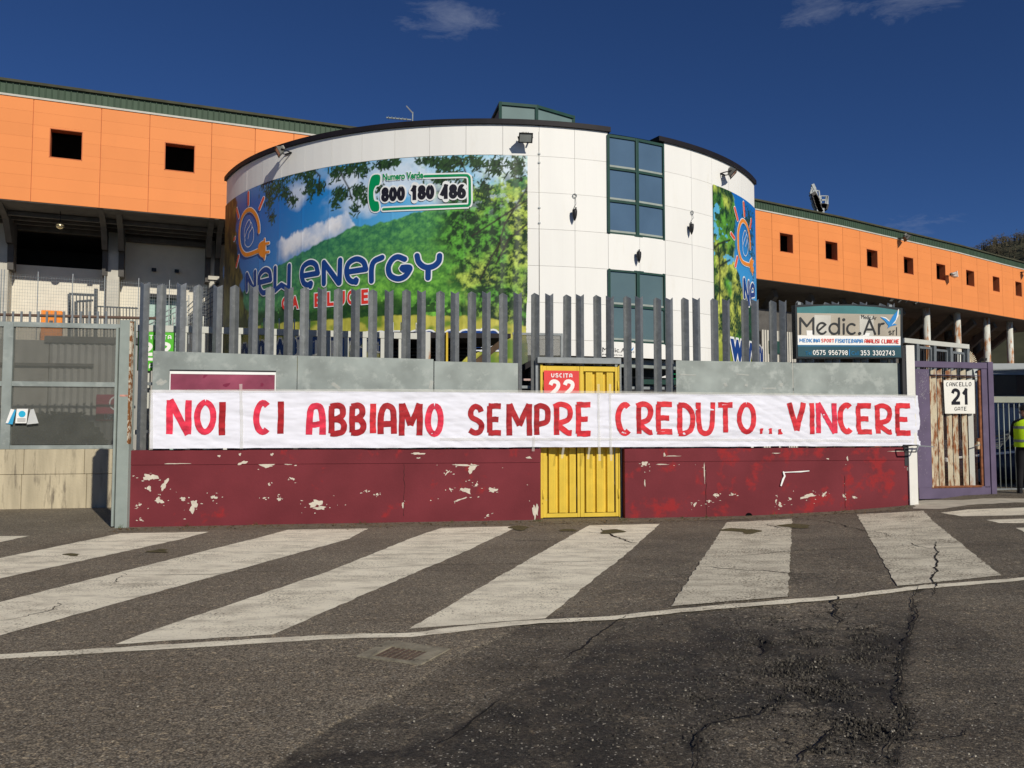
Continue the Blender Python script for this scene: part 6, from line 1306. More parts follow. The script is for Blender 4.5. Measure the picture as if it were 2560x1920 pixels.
# lamps and mast on the right wing
def FN(u): a = np.array(FRt.pt(u, 0, 1))-np.array(FRt.pt(u, 0, 0)); return (a[0], a[1])
for px, py, off, lb, ti, pl_ in ((2247, 597, 0, 'dark floodlight at the roof edge of the right wing', -.7, False), (2553, 681, 0, 'dark floodlight at the far right roof edge', -.7, False), (2366, 690, 0, 'white square floodlight beside the fifth opening', .1, True)):
    u, z = FRt.uv(px, py, off); flood(FRt.pt(u, z, .05), FN(u), .42, lb, 'floodlights on the right wing', tilt=ti, yaw=.9, pale=pl_)
for k, (px, py) in enumerate(((2220, 748), (2240, 751), (2258, 753), (2280, 757))):
    u, z = FRt.uv(px, py, -.4); flood(FRt.pt(u, z, -.5), FN(u), .30, '%s of four small grey floodlights under the right wing soffit above the billboard' % ('leftmost', 'second from left', 'third from left', 'rightmost')[k], 'floodlights under the right soffit', tilt=-.9, yaw=.3*k)
mt = thing('floodlight_mast', tuple(at_y(2045, 1050, 88)), 'steel lattice floodlight mast head rising behind the right wing', 'mast'); zM = lambda x, y: at_y(2000+x/20.74, 460+y/20.74, 88)
for a, b, w in (((640, 20), (760, 280), .3), ((760, 280), (960, 1000), .25), ((560, 420), (700, 1000), .3), ((700, 1000), (850, 1320), .4), ((640, 60), (560, 420), .15), ((600, 160), (720, 420), .2), ((560, 740), (980, 960), .3), ((720, 420), (980, 960), .2), ((980, 340), (1010, 620), .12), ((800, 340), (980, 360), .12), ((1010, 620), (980, 960), .25), ((1410, 620), (1410, 1080), .2), ((1380, 640), (1320, 1040), .2), ((1010, 620), (1400, 620), .08), ((1050, 840), (1380, 830), .15), ((980, 960), (1020, 1080), .3), ((1060, 640), (1090, 1060), .15)): build(MB().bar(tuple(zM(*a)), tuple(zM(*b)), w), 'lattice_bar', m_steel, mt)
for k in range(4): build(MB().bar(tuple(zM(980+110*k, 1070)), tuple(zM(960+90*k, 1330)), .75, .6), 'lamp_cluster', m_blackm, mt)
for k in range(5):
    a = zM(620+45*k, 480+150*k); b = a+np.array([.5, 0, -.9]); build(MB().bar(tuple(a), tuple(b), .8, .5), 'lamp_cluster', m_cdark, mt)
a = zM(1000, 1300); build(MB().bar(tuple(a), (a[0], a[1], 0), .8), 'mast_pole', m_steel, mt)
# ------------------------------------------------------------------ inner railing behind the pales
IR = plane2(at_z(395, 813, 3.36), at_z(1050, 833, 3.36)); iu = lambda px, py=830: IR.uv(px, py)[0]
ir = thing('inner_railing', IR.pt(iu(700), 0), 'pale steel railing with box rail and spikes behind the palisade', 'railing')
m_lrail = mat('pale_steel_paint', (.55, .56, .52), .5, var=.06)
zt_ = 3.36; zb_ = IR.uv(395, 829.5)[1]
build(MB().sbox(IR, iu(340), iu(1060), zb_, zt_, -.10, 0), 'top_rail', m_lrail, ir, bevel=.004)
for k in range(18):
    px = 392+38.2*k
    if px < 1062: build(MB().tube([IR.pt(iu(px), zt_-.02, -.05), IR.pt(iu(px), IR.uv(px, 786+(px-392)*.031)[1], -.05)], .012, 6), 'spike', m_lrail, ir, True)
for k in range(15):
    px = 372+45*k; build(MB().sbox(IR, iu(px)-.035, iu(px)+.035, 0, zb_, -.09, -.01), 'baluster', m_lrail, ir)
build(MB().sbox(IR, iu(340), iu(1060), 1.5, 1.58, -.09, -.02), 'low_rail', m_lrail, ir)
build(MB().sbox(IR, iu(520), iu(985), 1.58, zb_, -.105, -.10), 'mesh_panel', m_mesh, ir)
# canopy with yellow pipe
CP = Plane((IR.o[0]+IR.n[0]*-1.5, IR.o[1]+IR.n[1]*-1.5), math.atan2(IR.u[1], IR.u[0]))
def cpx(x, y, o=0): return CP.uv(x, y, o)
cn = thing('entrance_canopy', CP.pt(cpx(1160, 900)[0], 0), 'dark lean to canopy with sloping brace behind the palisade', 'canopy')
build(MB().sprism(CP, [cpx(*p) for p in ((985, 829), (1277, 834), (1277, 845), (985, 845))], -2.0, 0), 'canopy_roof', m_rim, cn)
for k in range(6): build(MB().sprism(CP, [cpx(*p) for p in ((985, 852+k*9), (1262-k*22, 852+k*9), (1255-k*22, 856+k*9), (985, 856+k*9))], -1.6-.05*k, -1.5), 'louvre_slat', m_cdark, cn)
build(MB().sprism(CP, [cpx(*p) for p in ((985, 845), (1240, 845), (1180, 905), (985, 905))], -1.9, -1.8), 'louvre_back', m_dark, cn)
build(MB().bar(CP.pt(*cpx(1262, 850), -.05), CP.pt(*cpx(1185, 912), -.05), .12, .12), 'brace', mat('brown_timber', (.10, .065, .04), .8, var=.3), cn)
for px, m, w in ((1068, m_cwhite, .10), (1115.5, m_yellow, .04)): build(MB().bar(CP.pt(*cpx(px, 832), .1), CP.pt(cpx(px, 900)[0], 0, .1), w), 'canopy_post', m, cn)
# moire mesh fence piece right of mural
MF = Plane((W.o[0]+W.n[0]*-3.2, W.o[1]+W.n[1]*-3.2), math.radians(9.5)); a0, z0 = MF.uv(1282, 831); a1 = MF.uv(1407, 831)[0]
mg = thing('mesh_gate', MF.pt(a1, 0), 'fine mesh panel with steel top rail behind the yellow doors', 'fence')
build(MB().sbox(MF, a0, a1, z0-.05, z0, -.05, 0), 'top_rail', m_steel, mg); build(MB().sbox(MF, a1-.05, a1, 0, z0, -.05, .001), 'side_post', m_steel, mg); build(MB().sbox(MF, a0, a1-.05, 0, z0-.05, -.027, -.023), 'mesh_panel', m_mesh, mg)
# dark porch behind the door: roof slope & striped barrier
DP = Plane((W.o[0]+W.n[0]*-1.6, W.o[1]+W.n[1]*-1.6), math.radians(9.5)); dp = lambda x, y: DP.uv(x, y)
pr = thing('ticket_shelter', DP.pt(dp(1330, 950)[0], 0), 'dark sloping shelter roof seen left of the yellow doors', 'shelter')
build(MB().sprism(DP, [dp(*p) for p in ((1300, 915), (1345, 893), (1560, 893), (1560, 905), (1345, 906), (1300, 931))], -1.5, 0), 'shelter_roof', m_rim, pr)
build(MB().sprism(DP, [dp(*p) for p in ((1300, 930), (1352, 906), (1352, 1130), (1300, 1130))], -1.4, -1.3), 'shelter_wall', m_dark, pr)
build(MB().sbox(DP, dp(1300, 950)[0], dp(1345, 950)[0], dp(1300, 951)[1], dp(1300, 946)[1], -.1, -.05), 'pink_bar', mat('faded_pink_bar', (.5, .36, .34), .6), pr)
# green table and awning bits right of the doors
tb = thing('green_awning_stall', at_y(1640, 1000, 21), 'green and white folded awning in the shade behind the pales', 'stall')
for pts, m in ((((1595, 948), (1700, 950), (1700, 962), (1595, 960)), m_green), (((1650, 944), (1666, 938), (1690, 936), (1690, 946)), m_wtext), (((1682, 934), (1692, 934), (1692, 948), (1682, 948)), m_pgreen)):
    PL = Plane((0, 21), 0); build(MB().sprism(PL, [PL.uv(*p) for p in pts], -.4, 0), 'awning_cloth', m, tb)
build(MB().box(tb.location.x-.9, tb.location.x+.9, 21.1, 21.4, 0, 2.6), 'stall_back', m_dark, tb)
# green ENTRATA 22 sign
ES = Plane((IR.o[0]+IR.n[0]*.05, IR.o[1]+IR.n[1]*.05), math.atan2(IR.u[1], IR.u[0])); es = lambda x, y: ES.uv(x, y)
a = es(345, 829); b = es(435, 928); g = thing('entry_sign', ES.pt((a[0]+b[0])/2, b[1]), 'green sign reading ENTRATA 22 behind the leftmost pales', 'sign')
build(MB().sbox(ES, a[0], b[0], b[1], a[1], -.03, 0), 'sign_plate', mat('lime_green_sign', (.10, .48, .04), .45, var=.05), g)
gtext('ENTRATA', ES, quadpx(ES, (350, 837), (429, 838), (429, 849), (350, 848)), m_wtext, g, .2, .005)
gtext('22', ES, quadpx(ES, (346, 855), (430, 855), (430, 890), (346, 890)), m_wtext, g, .24, .005)
build(MB().sbox(ES, es(350, 900)[0], es(432, 900)[0], es(350, 901)[1], es(350, 894)[1], .001, .005), 'white_bar', m_wtext, g)
gtext('GATE', ES, quadpx(ES, (352, 908), (425, 908), (425, 922), (352, 922)), m_wtext, g, .2, .005)
build(MB().sbox(ES, b[0]-.12, b[0]-.05, 0, b[1], -.08, -.03), 'sign_post', m_steel, g)
# ------------------------------------------------------------------ Medic.Ar billboard
MP = Plane(W.pt(0, 0, .06)[:2], math.radians(9.5)); mp_ = lambda x, y: MP.uv(x, y)
bbx = thing('advert_billboard', MP.pt(mp_(2125, 830)[0], mp_(2125, 895)[1]), 'curved top billboard reading Medic.Ar MEDICINA SPORT FISIOTERAPIA above the fence', 'billboard')
tl = [mp_(1990, 763), (mp_(2060, 762)), mp_(2130, 762), mp_(2190, 765), mp_(2252, 772)]; brp, blp = mp_(2259, 895), mp_(1992, 896)
m_bframe = mat('black_frame', (.02, .025, .03), .4)
build(MB().sprism(MP, [blp, brp, mp_(2258, 770), mp_(2190, 762.5), mp_(2130, 760), mp_(2060, 760.5), mp_(1989, 761.5)], -.16, -.02), 'frame', m_bframe, bbx)
def face(pts, m, name, o=0.0): return build(fillpoly(MB(), MP, [mp_(*p) for p in pts], -.018+o), name, m, bbx, fix=False)
m_teal = mat('teal_print', (.06, .20, .21), .35, var=.12); m_beige = mat('beige_room_print', (.42, .38, .31), .4, var=.12, scale=2); m_door = mat('pale_door_print', (.56, .55, .50), .4); m_dteal = mat('dark_teal_print', (.03, .085, .11), .35)
face([(1994, 782), (1993.5, 768), (2060, 764), (2130, 764), (2190, 767), (2252, 776), (2252, 786)], m_teal, 'teal_band')
face([(1994, 782), (2252, 786), (2252, 841), (1995, 838)], m_beige, 'room_picture', .001)
for pts in (((2037, 787), (2078, 788), (2078, 840), (2037, 839)), ((2150, 789), (2185, 790), (2185, 840), (2150, 840))): face(pts, m_door, 'door_picture', .003)
for pts in (((2017, 826), (2037, 826), (2034, 839), (2018, 839)), ((2157, 832), (2176, 832), (2173, 841), (2159, 841))): face(pts, m_wtext, 'desk_picture', .005)
face([(1995, 838), (2252.5, 841), (2252.5, 863), (1995.5, 862)], m_wtext, 'white_strip', .004); face([(1995.5, 862), (2252.5, 863), (2253, 867), (1995.5, 866)], mat('mid_blue_print', (.02, .13, .25), .4), 'blue_line', .004); face([(1995.5, 866), (2253, 867), (2254, 893), (1996, 891)], m_dteal, 'dark_strip', .004)
zs3 = lambda x, y: (1700+x/3.687, 700+y/3.687); m_char = mat('charcoal_print', (.03, .032, .034), .4)
def ms(sts, w, name, m=m_char, o=-.008):
    b = MB()
    for i, s in enumerate(sts): ribbon(b, MP, catmull([mp_(*zs3(*p)) for p in s], 6), w, o+i*.0005, 'round')
    build(b, name, m, bbx, fix=False)
def arc(cx, cy, rx, ry, a0, a1, n=14): return [(cx+rx*math.cos(math.radians(t)), cy-ry*math.sin(math.radians(t))) for t in np.linspace(a0, a1, n)]
bw_ = .038
ms([[(1112, 495), (1112, 350)], [(1112, 350), (1172, 425)], [(1172, 425), (1233, 350)], [(1233, 350), (1233, 495)]], bw_, 'letter_m')
ms([[(1275, 470), (1345, 410)], arc(1312, 445, 44, 50, 45, 320)], bw_, 'letter_e')
ms([arc(1425, 448, 44, 47, 0, 360, 22), [(1470, 352), (1470, 495)]], bw_, 'letter_d'); ms([[(1513, 405), (1513, 495)]], bw_, 'letter_i'); ms([[(1512, 365), (1514, 365)]], bw_*1.5, 'letter_dot')
ms([arc(1587, 450, 42, 46, 50, 310)], bw_, 'letter_c'); ms([[(1659, 492), (1661, 492)]], bw_*1.6, 'full_stop')
ms([[(1700, 497), (1750, 365)], [(1750, 365), (1803, 497)], [(1722, 455), (1785, 455)]], bw_, 'letter_a'); ms([[(1838, 497), (1838, 405)], [(1838, 440), (1852, 408), (1882, 400)]], bw_, 'letter_r')
ms([arc(1940, 478, 10, 9, 40, 260, 7)+arc(1942, 494, 10, 9, 80, -140, 7)], .014, 'small_s'); ms([[(1968, 505), (1968, 465)], [(1968, 478), (1982, 464)]], .014, 'small_r'); ms([[(2000, 508), (2000, 435)]], .014, 'small_l')
text_on('Medic.Ar', MP, [mp_(*zs3(*p)) for p in ((1675, 318), (1815, 330), (1815, 368), (1675, 355))], -.006, m_char, bbx, 'small_name')
def bird(pts, m, n, o): build(fillpoly(MB(), MP, [mp_(*zs3(*p)) for p in pts], o), n, m, bbx, fix=False)
bird([(1850, 340), (1905, 352), (1935, 385), (1965, 330), (2010, 280), (2000, 350), (1975, 400), (2005, 412), (1950, 425), (1915, 445), (1925, 420), (1890, 375)], m_blue, 'bird_emblem', -.008)
bird([(2010, 278), (2020, 265), (2015, 330), (1985, 390), (1950, 418), (1990, 370), (2004, 320)], m_wtext, 'bird_highlight', -.006)
bird([(1845, 335), (1900, 345), (1930, 372), (1934, 385), (1900, 356)], m_wtext, 'bird_highlight', -.006)
def mtx(s, x0, x1, y0, y1, m, b=.02, dy=0, ol=0): Q_ = [mp_(*zs3(*p)) for p in ((x0, y0), (x1, y0+dy), (x1, y1+dy), (x0, y1))]; text_on(s, MP, Q_, -.007, m, bbx, 'caption', b) if s in ('Tel', 'Cell') else gtext(s, MP, Q_, m, bbx, .155, -.007, 'caption')
mtx('MEDICINA', 1104, 1293, 538, 572, m_blue, .035, 3); mtx('SPORT', 1304, 1424, 540, 574, m_pred, .035, 2); mtx('FISIOTERAPIA', 1434, 1688, 541, 578, m_blue, .035, 3); mtx('ANALISI CLINICHE', 1704, 2020, 543, 582, m_pred, .035, 3)
mtx('Tel', 1158, 1213, 655, 690, mat('dull_blue_print', (.02, .15, .30), .4), .02); mtx('0575 956798', 1227, 1547, 645, 690, m_wtext, .02, 3); mtx('|', 1562, 1566, 645, 692, m_blue); mtx('Cell', 1580, 1652, 655, 694, mat('dull_blue_print', (.02, .15, .30), .4), .02); mtx('353 3302743', 1665, 1980, 648, 694, m_wtext, .02, 2)
for x in (2010, 2240): u = mp_(x, 800)[0]; build(MB().sbox(MP, u-.03, u+.03, 2.75, 4.0, -.24, -.16), 'mounting_bar', m_steel, bbx)
# ------------------------------------------------------------------ white post and purple gate at right
WP = Plane(W.pt(UR1, 0, .05)[:2], math.radians(0)); wq = lambda x, y: WP.uv(x, y)
a0, a1 = wq(2271, 1200)[0]+.02, wq(2295, 1200)[0]; g = thing('white_gate_post', WP.pt((a0+a1)/2, 0, -.05), 'white square steel post between the maroon wall and purple gate', 'post')
build(MB().sbox(WP, a0, a1, .0, wq(2270, 863)[1], -.16, 0), 'post_body', m_white, g, bevel=.004); build(MB().sbox(WP, a0-.07, a0-.004, .9, wq(2270, 868)[1], -.14, -.02), 'dark_channel', m_dark, g)
GPt = plane2((8.02, 16.30), (9.80, 16.80)); gq = lambda x, y: GPt.uv(x, y)
pg = thing('purple_pedestrian_gate', GPt.pt(.9, .2), 'purple painted steel gate frame with rusty cream slats and number board', 'gate')
def fr(x0, y0, x1, y1, nm, o0=-.10, o1=0, m=m_purple, par=pg, bev=.004):
    a, zt = gq(x0, y0); b, zb = gq(x1, y1); a = gq(x0, (y0+y1)/2)[0]; b = gq(x1, (y0+y1)/2)[0]
    return build(MB().sbox(GPt, a, b, zb, zt, o0, o1), nm, m, par, bevel=bev)
fr(2286, 902, 2478, 922, 'top_rail'); fr(2292, 922.5, 2327, 1219, 'side_panel'); fr(2298, 1219.5, 2488, 1243, 'bottom_rail'); fr(2458, 922.5, 2472, 1219, 'lock_stile')
fr(2473, 905, 2486, 1243, 'hinge_post', -.14, .02); fr(2328, 936, 2452, 940, 'door_head', -.08, -.005); fr(2452.5, 926, 2457.5, 1219, 'rusty_stile', -.06, -.02, m_rust)
dz0, dz1 = gq(2390, 1221)[1], gq(2390, 924)[1]
for k, x in enumerate((2342, 2357, 2379, 2394, 2417, 2433)):
    xb = x+3 if 1 else x; a = gq(x+2, 1080)[0]; zt = dz1-.01 
    mm_ = m_cream if k not in (5,) else m_cwhite
    # each slat is a small angle section
    build(MB().add([GPt.pt(a-.055, dz0, -.08), GPt.pt(a+.03, dz0, -.035), GPt.pt(a+.055, dz0, -.08), GPt.pt(a-.055, zt-.02, -.08), GPt.pt(a+.03, zt+.02, -.035), GPt.pt(a+.055, zt-.05, -.08)], [(0, 1, 4, 3), (1, 2, 5, 4), (2, 0, 3, 5), (0, 2, 1), (3, 4, 5)]), 'slat', mm_, pg)
wmb = MB(); a0, a1 = gq(2330, 1080)[0], gq(2452, 1080)[0]; x = a0
while x < a1: wmb.sbox(GPt, x, x+.006, dz0, dz1-.15, -.10, -.094); x += .03
z = dz0
while z < dz1-.15: wmb.sbox(GPt, a0, a1, z, z+.006, -.094, -.088); z += .03
o = build(wmb, 'wire_mesh', m_rustd, pg, fix=False); o['kind'] = 'stuff'
fr(2329, 1216, 2456, 1219, 'rusty_sill', -.09, .0, m_rust); fr(2328, 941, 2450, 943, 'rusty_head', -.07, -.003, m_rust); fr(2327.5, 941, 2331, 1219, 'cream_edge', -.07, .002, m_cream)
a, z = gq(2446, 1112); build(MB().sbox(GPt, a-.03, a+.03, z-.09, z+.07, -.03, .02), 'lock_plate', m_cream, pg, bevel=.005); build(MB().bar(GPt.pt(a-.01, z, .05), GPt.pt(a-.13, z-.01, .05), .018), 'handle', m_steel, pg); a, z = gq(2446, 1100); build(MB().sbox(GPt, a-.035, a+.035, z-.035, z+.035, -.02, .03), 'lock_cap', m_rust, pg, bevel=.008)
r = random.Random(3)
scp = mat('scratched_paint', (.42, .40, .44), .7)
for _ in range(110):                                        # scratches in the purple paint
    px = r.gauss(2306, 7); py = r.choice([r.uniform(930, 1000), r.uniform(930, 1000), r.uniform(1000, 1190)]); u, z = gq(px, py); l = r.uniform(.01, .035); d = r.gauss(.35, .5)
    if 2293 < px < 2326: build(ribbon(MB(), GPt, [(u, z), (u+l*.5*math.sin(d), z+l*.5), (u+l*math.sin(d*1.5), z+l)], .0035, .003, 'butt'), 'scratch', scp, pg, fix=False)
q = [gq(*p) for p in ((2357, 951), (2434, 950), (2436, 1034), (2361, 1034))]
cs = thing('number_board', GPt.pt(q[0][0]+.3, q[2][1], .02), 'white board reading CANCELLO 21 GATE tied on the purple gate', 'sign')
build(MB().sprism(GPt, q[::-1], .012, .02), 'board', m_white, cs)
def gtx(s, pts, b=.02): text_on(s, GPt, [gq(*p) for p in pts], .024, m_black, cs, 'lettering', b)
for t_, p_, w_ in (('CANCELLO', ((2363, 956), (2426, 955), (2426, 965.5), (2363, 966)), .12), ('21', ((2375, 971), (2421, 971), (2422, 1011.5), (2376, 1012)), .2), ('GATE', ((2384, 1017.5), (2414, 1017), (2414, 1026.5), (2384, 1027)), .12)): gtext(t_, GPt, [gq(*p) for p in p_], m_black, cs, w_, .024)
# cage frame and spike fan beyond the gate
KP = plane2(at_z(2262, 850, 3.9), at_z(2420, 866, 3.9)); kq = lambda x, y: KP.uv(x, y)
kg = thing('turnstile_cage', KP.pt(kq(2340, 900)[0], 0), 'grey steel turnstile cage behind the purple gate', 'cage')
def kb(x0, y0, x1, y1, w, n, m=m_steel): return build(MB().bar(KP.pt(*kq(x0, y0)), KP.pt(*kq(x1, y1)), w), n, m, kg)
kb(2256, 851, 2418, 867, .12, 'top_beam', m_lrail)
for x, y in ((2290, 856), (2333, 860), (2374, 864), (2416, 868)): kb(x, y, x+4, 1200, .11, 'cage_post')
for x0, x1, y in ((2296, 2326, 868), (2338, 2366, 875), (2380, 2408, 881)):
    kb(x0, y, x1, y+3, .06, 'inner_rail'); kb(x0, y, x0, 1100, .05, 'inner_stile'); kb(x1, y+2, x1, 1100, .05, 'inner_stile')
    for k in range(4): kb(x0+6+6*k, y+4, x0+6+6*k, 1100, .022, 'cage_bar', m_blackm)
fn = thing('spike_fan', KP.pt(*kq(2420, 905)), 'fan of rusty anti climb spikes beside the turnstile cage', 'spikes'); c = KP.pt(*kq(2416, 912))
for k in range(11):
    t = math.radians(88-k*7.5); e = np.array(c)+KP.u*math.cos(t)*.42*1.3+np.array([0, 0, math.sin(t)*.42]); s = np.array(c)+KP.u*math.cos(t)*.1+np.array([0, 0, math.sin(t)*.1]); build(MB().bar(tuple(s), tuple(e), .02), 'spike', m_cream, fn)
g = thing('small_camera_box', GPt.pt(*gq(2464, 900)), 'small black box on top of the purple gate corner', 'box'); a, z = gq(2464, 899); build(MB().sprism(GPt, [gq(*p) for p in ((2459, 896), (2468, 895), (2467, 902), (2459, 902))], -.08, .0), 'case', m_blackm, g)
# ------------------------------------------------------------------ vehicle gate, bus, car, unseen block added for shade
VP = Plane((9.95, 17.6), math.radians(8)); vq = lambda x, y: VP.uv(x, y)
vg = thing('barred_vehicle_gate', VP.pt(.5, .2), 'barred steel vehicle gate with rusty rail behind the steward', 'gate')
a, z = vq(2478, 998); build(MB().sbox(VP, a, a+4, z-.07, z+.06, -.08, 0), 'top_rail', mat('grey_green_rusty_paint', (.30, .32, .27), .6, color2=(.35, .14, .05), thr=.6, soft=.05), vg)
for k in range(22): u = a+.06+.125*k; build(MB().tube([VP.pt(u, .28, -.04), VP.pt(u, z-.07, -.04)], .012, 8), 'gate_bar', m_sheet, vg, True)
build(MB().sbox(VP, a, a+4, .26, .34, -.07, -.01), 'bottom_rail', m_steel, vg)
for k in range(4): build(MB().sbox(VP, a, a+4, .10+.0*k, .13, .15+.12*k, .2+.12*k), 'track_strip', m_conc if k % 2 else m_dark, vg)
BS = Plane((12.2, 22.4), math.radians(-4)); bq = lambda x, y: BS.uv(x, y)
bs = thing('team_bus', BS.pt(3, 0), 'white bus with dark windows and S.S. AREZZO lettering parked in shade', 'bus')
bu0 = bq(2440, 950)[0]; zt_ = bq(2500, 905)[1]; m_bus = mat('bus_shaded_white', (.42, .45, .45), .35, var=.04)  # white bodywork greyed so its colour carries the shade
prof = [(.45, -.02), (2.0, .0), (zt_-.45, -.03), (zt_-.2, -.12), (zt_, -.5), (zt_+.03, -1.25), (zt_, -2.0), (zt_-.3, -2.45), (.45, -2.5)]
n = len(prof); vs = [BS.pt(bu0, z, o) for z, o in prof]+[BS.pt(bu0+11, z, o) for z, o in prof]
build(MB().add(vs, [tuple(range(n)), tuple(range(2*n-1, n-1, -1))]+[(i, (i+1) % n, n+(i+1) % n, n+i) for i in range(n)]), 'body', m_bus, bs)
z0, z1 = bq(2500, 989)[1], bq(2500, 937)[1]
for k in range(7): build(MB().sbox(BS, bu0+.3+1.5*k, bu0+1.74+1.5*k, z0, z1, -.04, .012), 'window', glass('bus_glass', (.012, .016, .02), .05), bs, bevel=.01)
build(MB().sbox(BS, bu0+.1, bu0+10.9, z1+.12, z1+.16, -.06, .02), 'gutter_strip', m_steel, bs)
gtext('S.S. AREZZO', BS, quadpx(BS, (2490, 1010), (2576, 1008), (2576, 1019), (2490, 1021)), m_char, bs, .15, .02)
for z in (1.55, 1.3): build(MB().sbox(BS, bu0+.05, bu0+10.9, z, z+.03, -.03, .015), 'side_moulding', m_steel, bs)
for x in (1.6, 8.4):
    c = BS.pt(bu0+x, .5, -.1); c2 = BS.pt(bu0+x, .5, .03); build(MB().tube([c, c2], .5, 24), 'wheel', m_blackm, bs, True)
# car in shade
cr_ = thing('parked_car', (10.4, 20.2, .2), 'dark blue car parked in shade behind the barred gate', 'car')
m_car = mat('dark_blue_car_paint', (.02, .03, .06), .25, var=.05, spec=.8)
def loft(secs, name, m, par, smooth=True):
    mb = MB(); k = len(secs[0]); vs = [p for s in secs for p in s]; fs = [tuple(range(k))[::-1], tuple(range(len(vs)-k, len(vs)))]
    for i in range(len(secs)-1):
        for j in range(k): fs.append((i*k+j, i*k+(j+1) % k, (i+1)*k+(j+1) % k, (i+1)*k+j))
    return build(mb.add(vs, fs), name, m, par, smooth)
CX, CY, CZ0 = 10.15, 20.2, .22
def csec(x, zlo, zhi, hw):       # cross-section at distance x along the car
    return [(CX+x, CY-hw, CZ0+zlo), (CX+x, CY-hw*1.02, CZ0+(zlo+zhi)/2), (CX+x, CY-hw*.93, CZ0+zhi-.04), (CX+x, CY-hw*.8, CZ0+zhi), (CX+x, CY+hw*.8, CZ0+zhi), (CX+x, CY+hw*.93, CZ0+zhi-.04), (CX+x, CY+hw*1.02, CZ0+(zlo+zhi)/2), (CX+x, CY+hw, CZ0+zlo)]
loft([csec(0, .35, .62, .65), csec(.12, .22, .75, .80), csec(.9, .2, .88, .86), csec(1.3, .2, .93, .87), csec(3.3, .2, .95, .87), csec(4.1, .22, .92, .82), csec(4.3, .35, .75, .7)], 'body', m_car, cr_)
loft([csec(1.25, .9, .94, .80), csec(1.9, .9, 1.36, .68), csec(2.9, .9, 1.42, .68), csec(3.6, .9, 1.2, .70), csec(3.95, .9, .95, .74)], 'cabin', glass('car_glass', (.01, .012, .014), .05), cr_)
for x in (.8, 3.4):
    for s in (-1, 1): w = build(MB().tube([(CX+x, CY+s*.80, CZ0+.31), (CX+x, CY+s*.90, CZ0+.31)], .31, 24), 'wheel', m_blackm, cr_, True); build(MB().tube([(CX+x, CY+s*.895, CZ0+.31), (CX+x, CY+s*.905, CZ0+.31)], .19, 12), 'rim', m_steel, w)
for s in (-1, 1): build(MB().bar((CX+.06, CY+s*.45, CZ0+.62), (CX+.06, CY+s*.70, CZ0+.66), .08, .12), 'headlight', m_wtext, cr_, bevel=.02)
build(MB().bar((CX+.2, CY-.865, CZ0+.72), (CX+1.6, CY-.895, CZ0+.86), .02, .05), 'white_stripe', m_wtext, cr_)
sbd = thing('unseen_shade_block', (17.5, 14.5, 0), 'plain unseen block added just outside the right edge to shade the bus and car', 'building'); build(MB().box(15.2, 21, 11.3, 18.6, 0, 5.2), 'walls', m_conc, sbd); build(MB().box(14.9, 21.3, 11.0, 18.9, 5.2, 5.4), 'flat_roof', m_cdark, sbd); build(MB().box(15.17, 15.2, 13, 14, 1, 2.2), 'window', m_glass, sbd)  # added out of view, only to cast shade on bus and car
# ------------------------------------------------------------------ steward in hi-vis vest
ps = at_z(2546, 1243, .24); PXX, PYY = ps[0]+.27, 16.75
pe = thing('person', (PXX, PYY, float(gz(PXX))), 'steward in yellow hi-vis vest and dark cap seen from behind', 'person')
GZ = float(gz(PXX)); pe['pose'] = 'standing'; pe.rotation_euler = (0, 0, math.radians(152))
def skin(name, pts, edges, rad, m, par, sub=2, root=0):
    me = bpy.data.meshes.new(name); me.from_pydata(pts, edges, []); o = bpy.data.objects.new(name, me); COL.objects.link(o); me.materials.append(m)
    md = o.modifiers.new('Skin', 'SKIN'); md.use_smooth_shade = True
    for i, v in enumerate(me.skin_vertices[0].data): r_ = rad[i]; v.radius = r_ if isinstance(r_, tuple) else (r_, r_); v.use_root = (i == root)
    o.modifiers.new('Subdivision', 'SUBSURF').levels = sub; o.modifiers[-1].render_levels = sub
    o.parent = par; ROOT[o.name] = ROOT[par.name]; return o
m_trou = mat('black_trousers', (.012, .012, .014), .8, var=.3); m_sk = mat('skin_tone', (.45, .25, .17), .5, var=.05)
B = [(0, 0, .95), (0, .0, 1.12), (0, .0, 1.30), (0, .01, 1.44), (0, .0, 1.52), (-.10, 0, .90), (-.11, -.02, .50), (-.12, .02, .10), (-.12, -.10, .045), (.10, 0, .90), (.11, -.02, .50), (.13, .02, .10), (.13, -.10, .045),
     (-.18, 0, 1.42), (-.23, -.06, 1.17), (-.12, -.25, 1.16), (.18, 0, 1.42), (.23, -.05, 1.17), (.13, -.25, 1.14)]
Eb = [(0, 1), (1, 2), (2, 3), (3, 4), (0, 5), (5, 6), (6, 7), (7, 8), (0, 9), (9, 10), (10, 11), (11, 12), (3, 13), (13, 14), (14, 15), (3, 16), (16, 17), (17, 18)]
Rb = [(.165, .12), (.155, .115), (.17, .12), (.13, .09), .06, .10, .075, .055, .05, .10, .075, .055, .05, .068, .055, .045, .068, .055, .045]
skin('body', B, Eb, Rb, m_trou, pe)
skin('head', [(0, 0, 1.52), (0, -.01, 1.60), (0, -.015, 1.68), (0, .0, 1.735)], [(0, 1), (1, 2), (2, 3)], [.055, (.072, .082), (.078, .092), (.055, .065)], m_sk, pe)
def local(mb, name, m, par, smooth=True):
    me = bpy.data.meshes.new(name); me.from_pydata(mb.v, [], mb.f); bm = bmesh.new(); bm.from_mesh(me); bmesh.ops.recalc_face_normals(bm, faces=bm.faces); bm.to_mesh(me); bm.free(); return put(name, me, par, m, smooth)
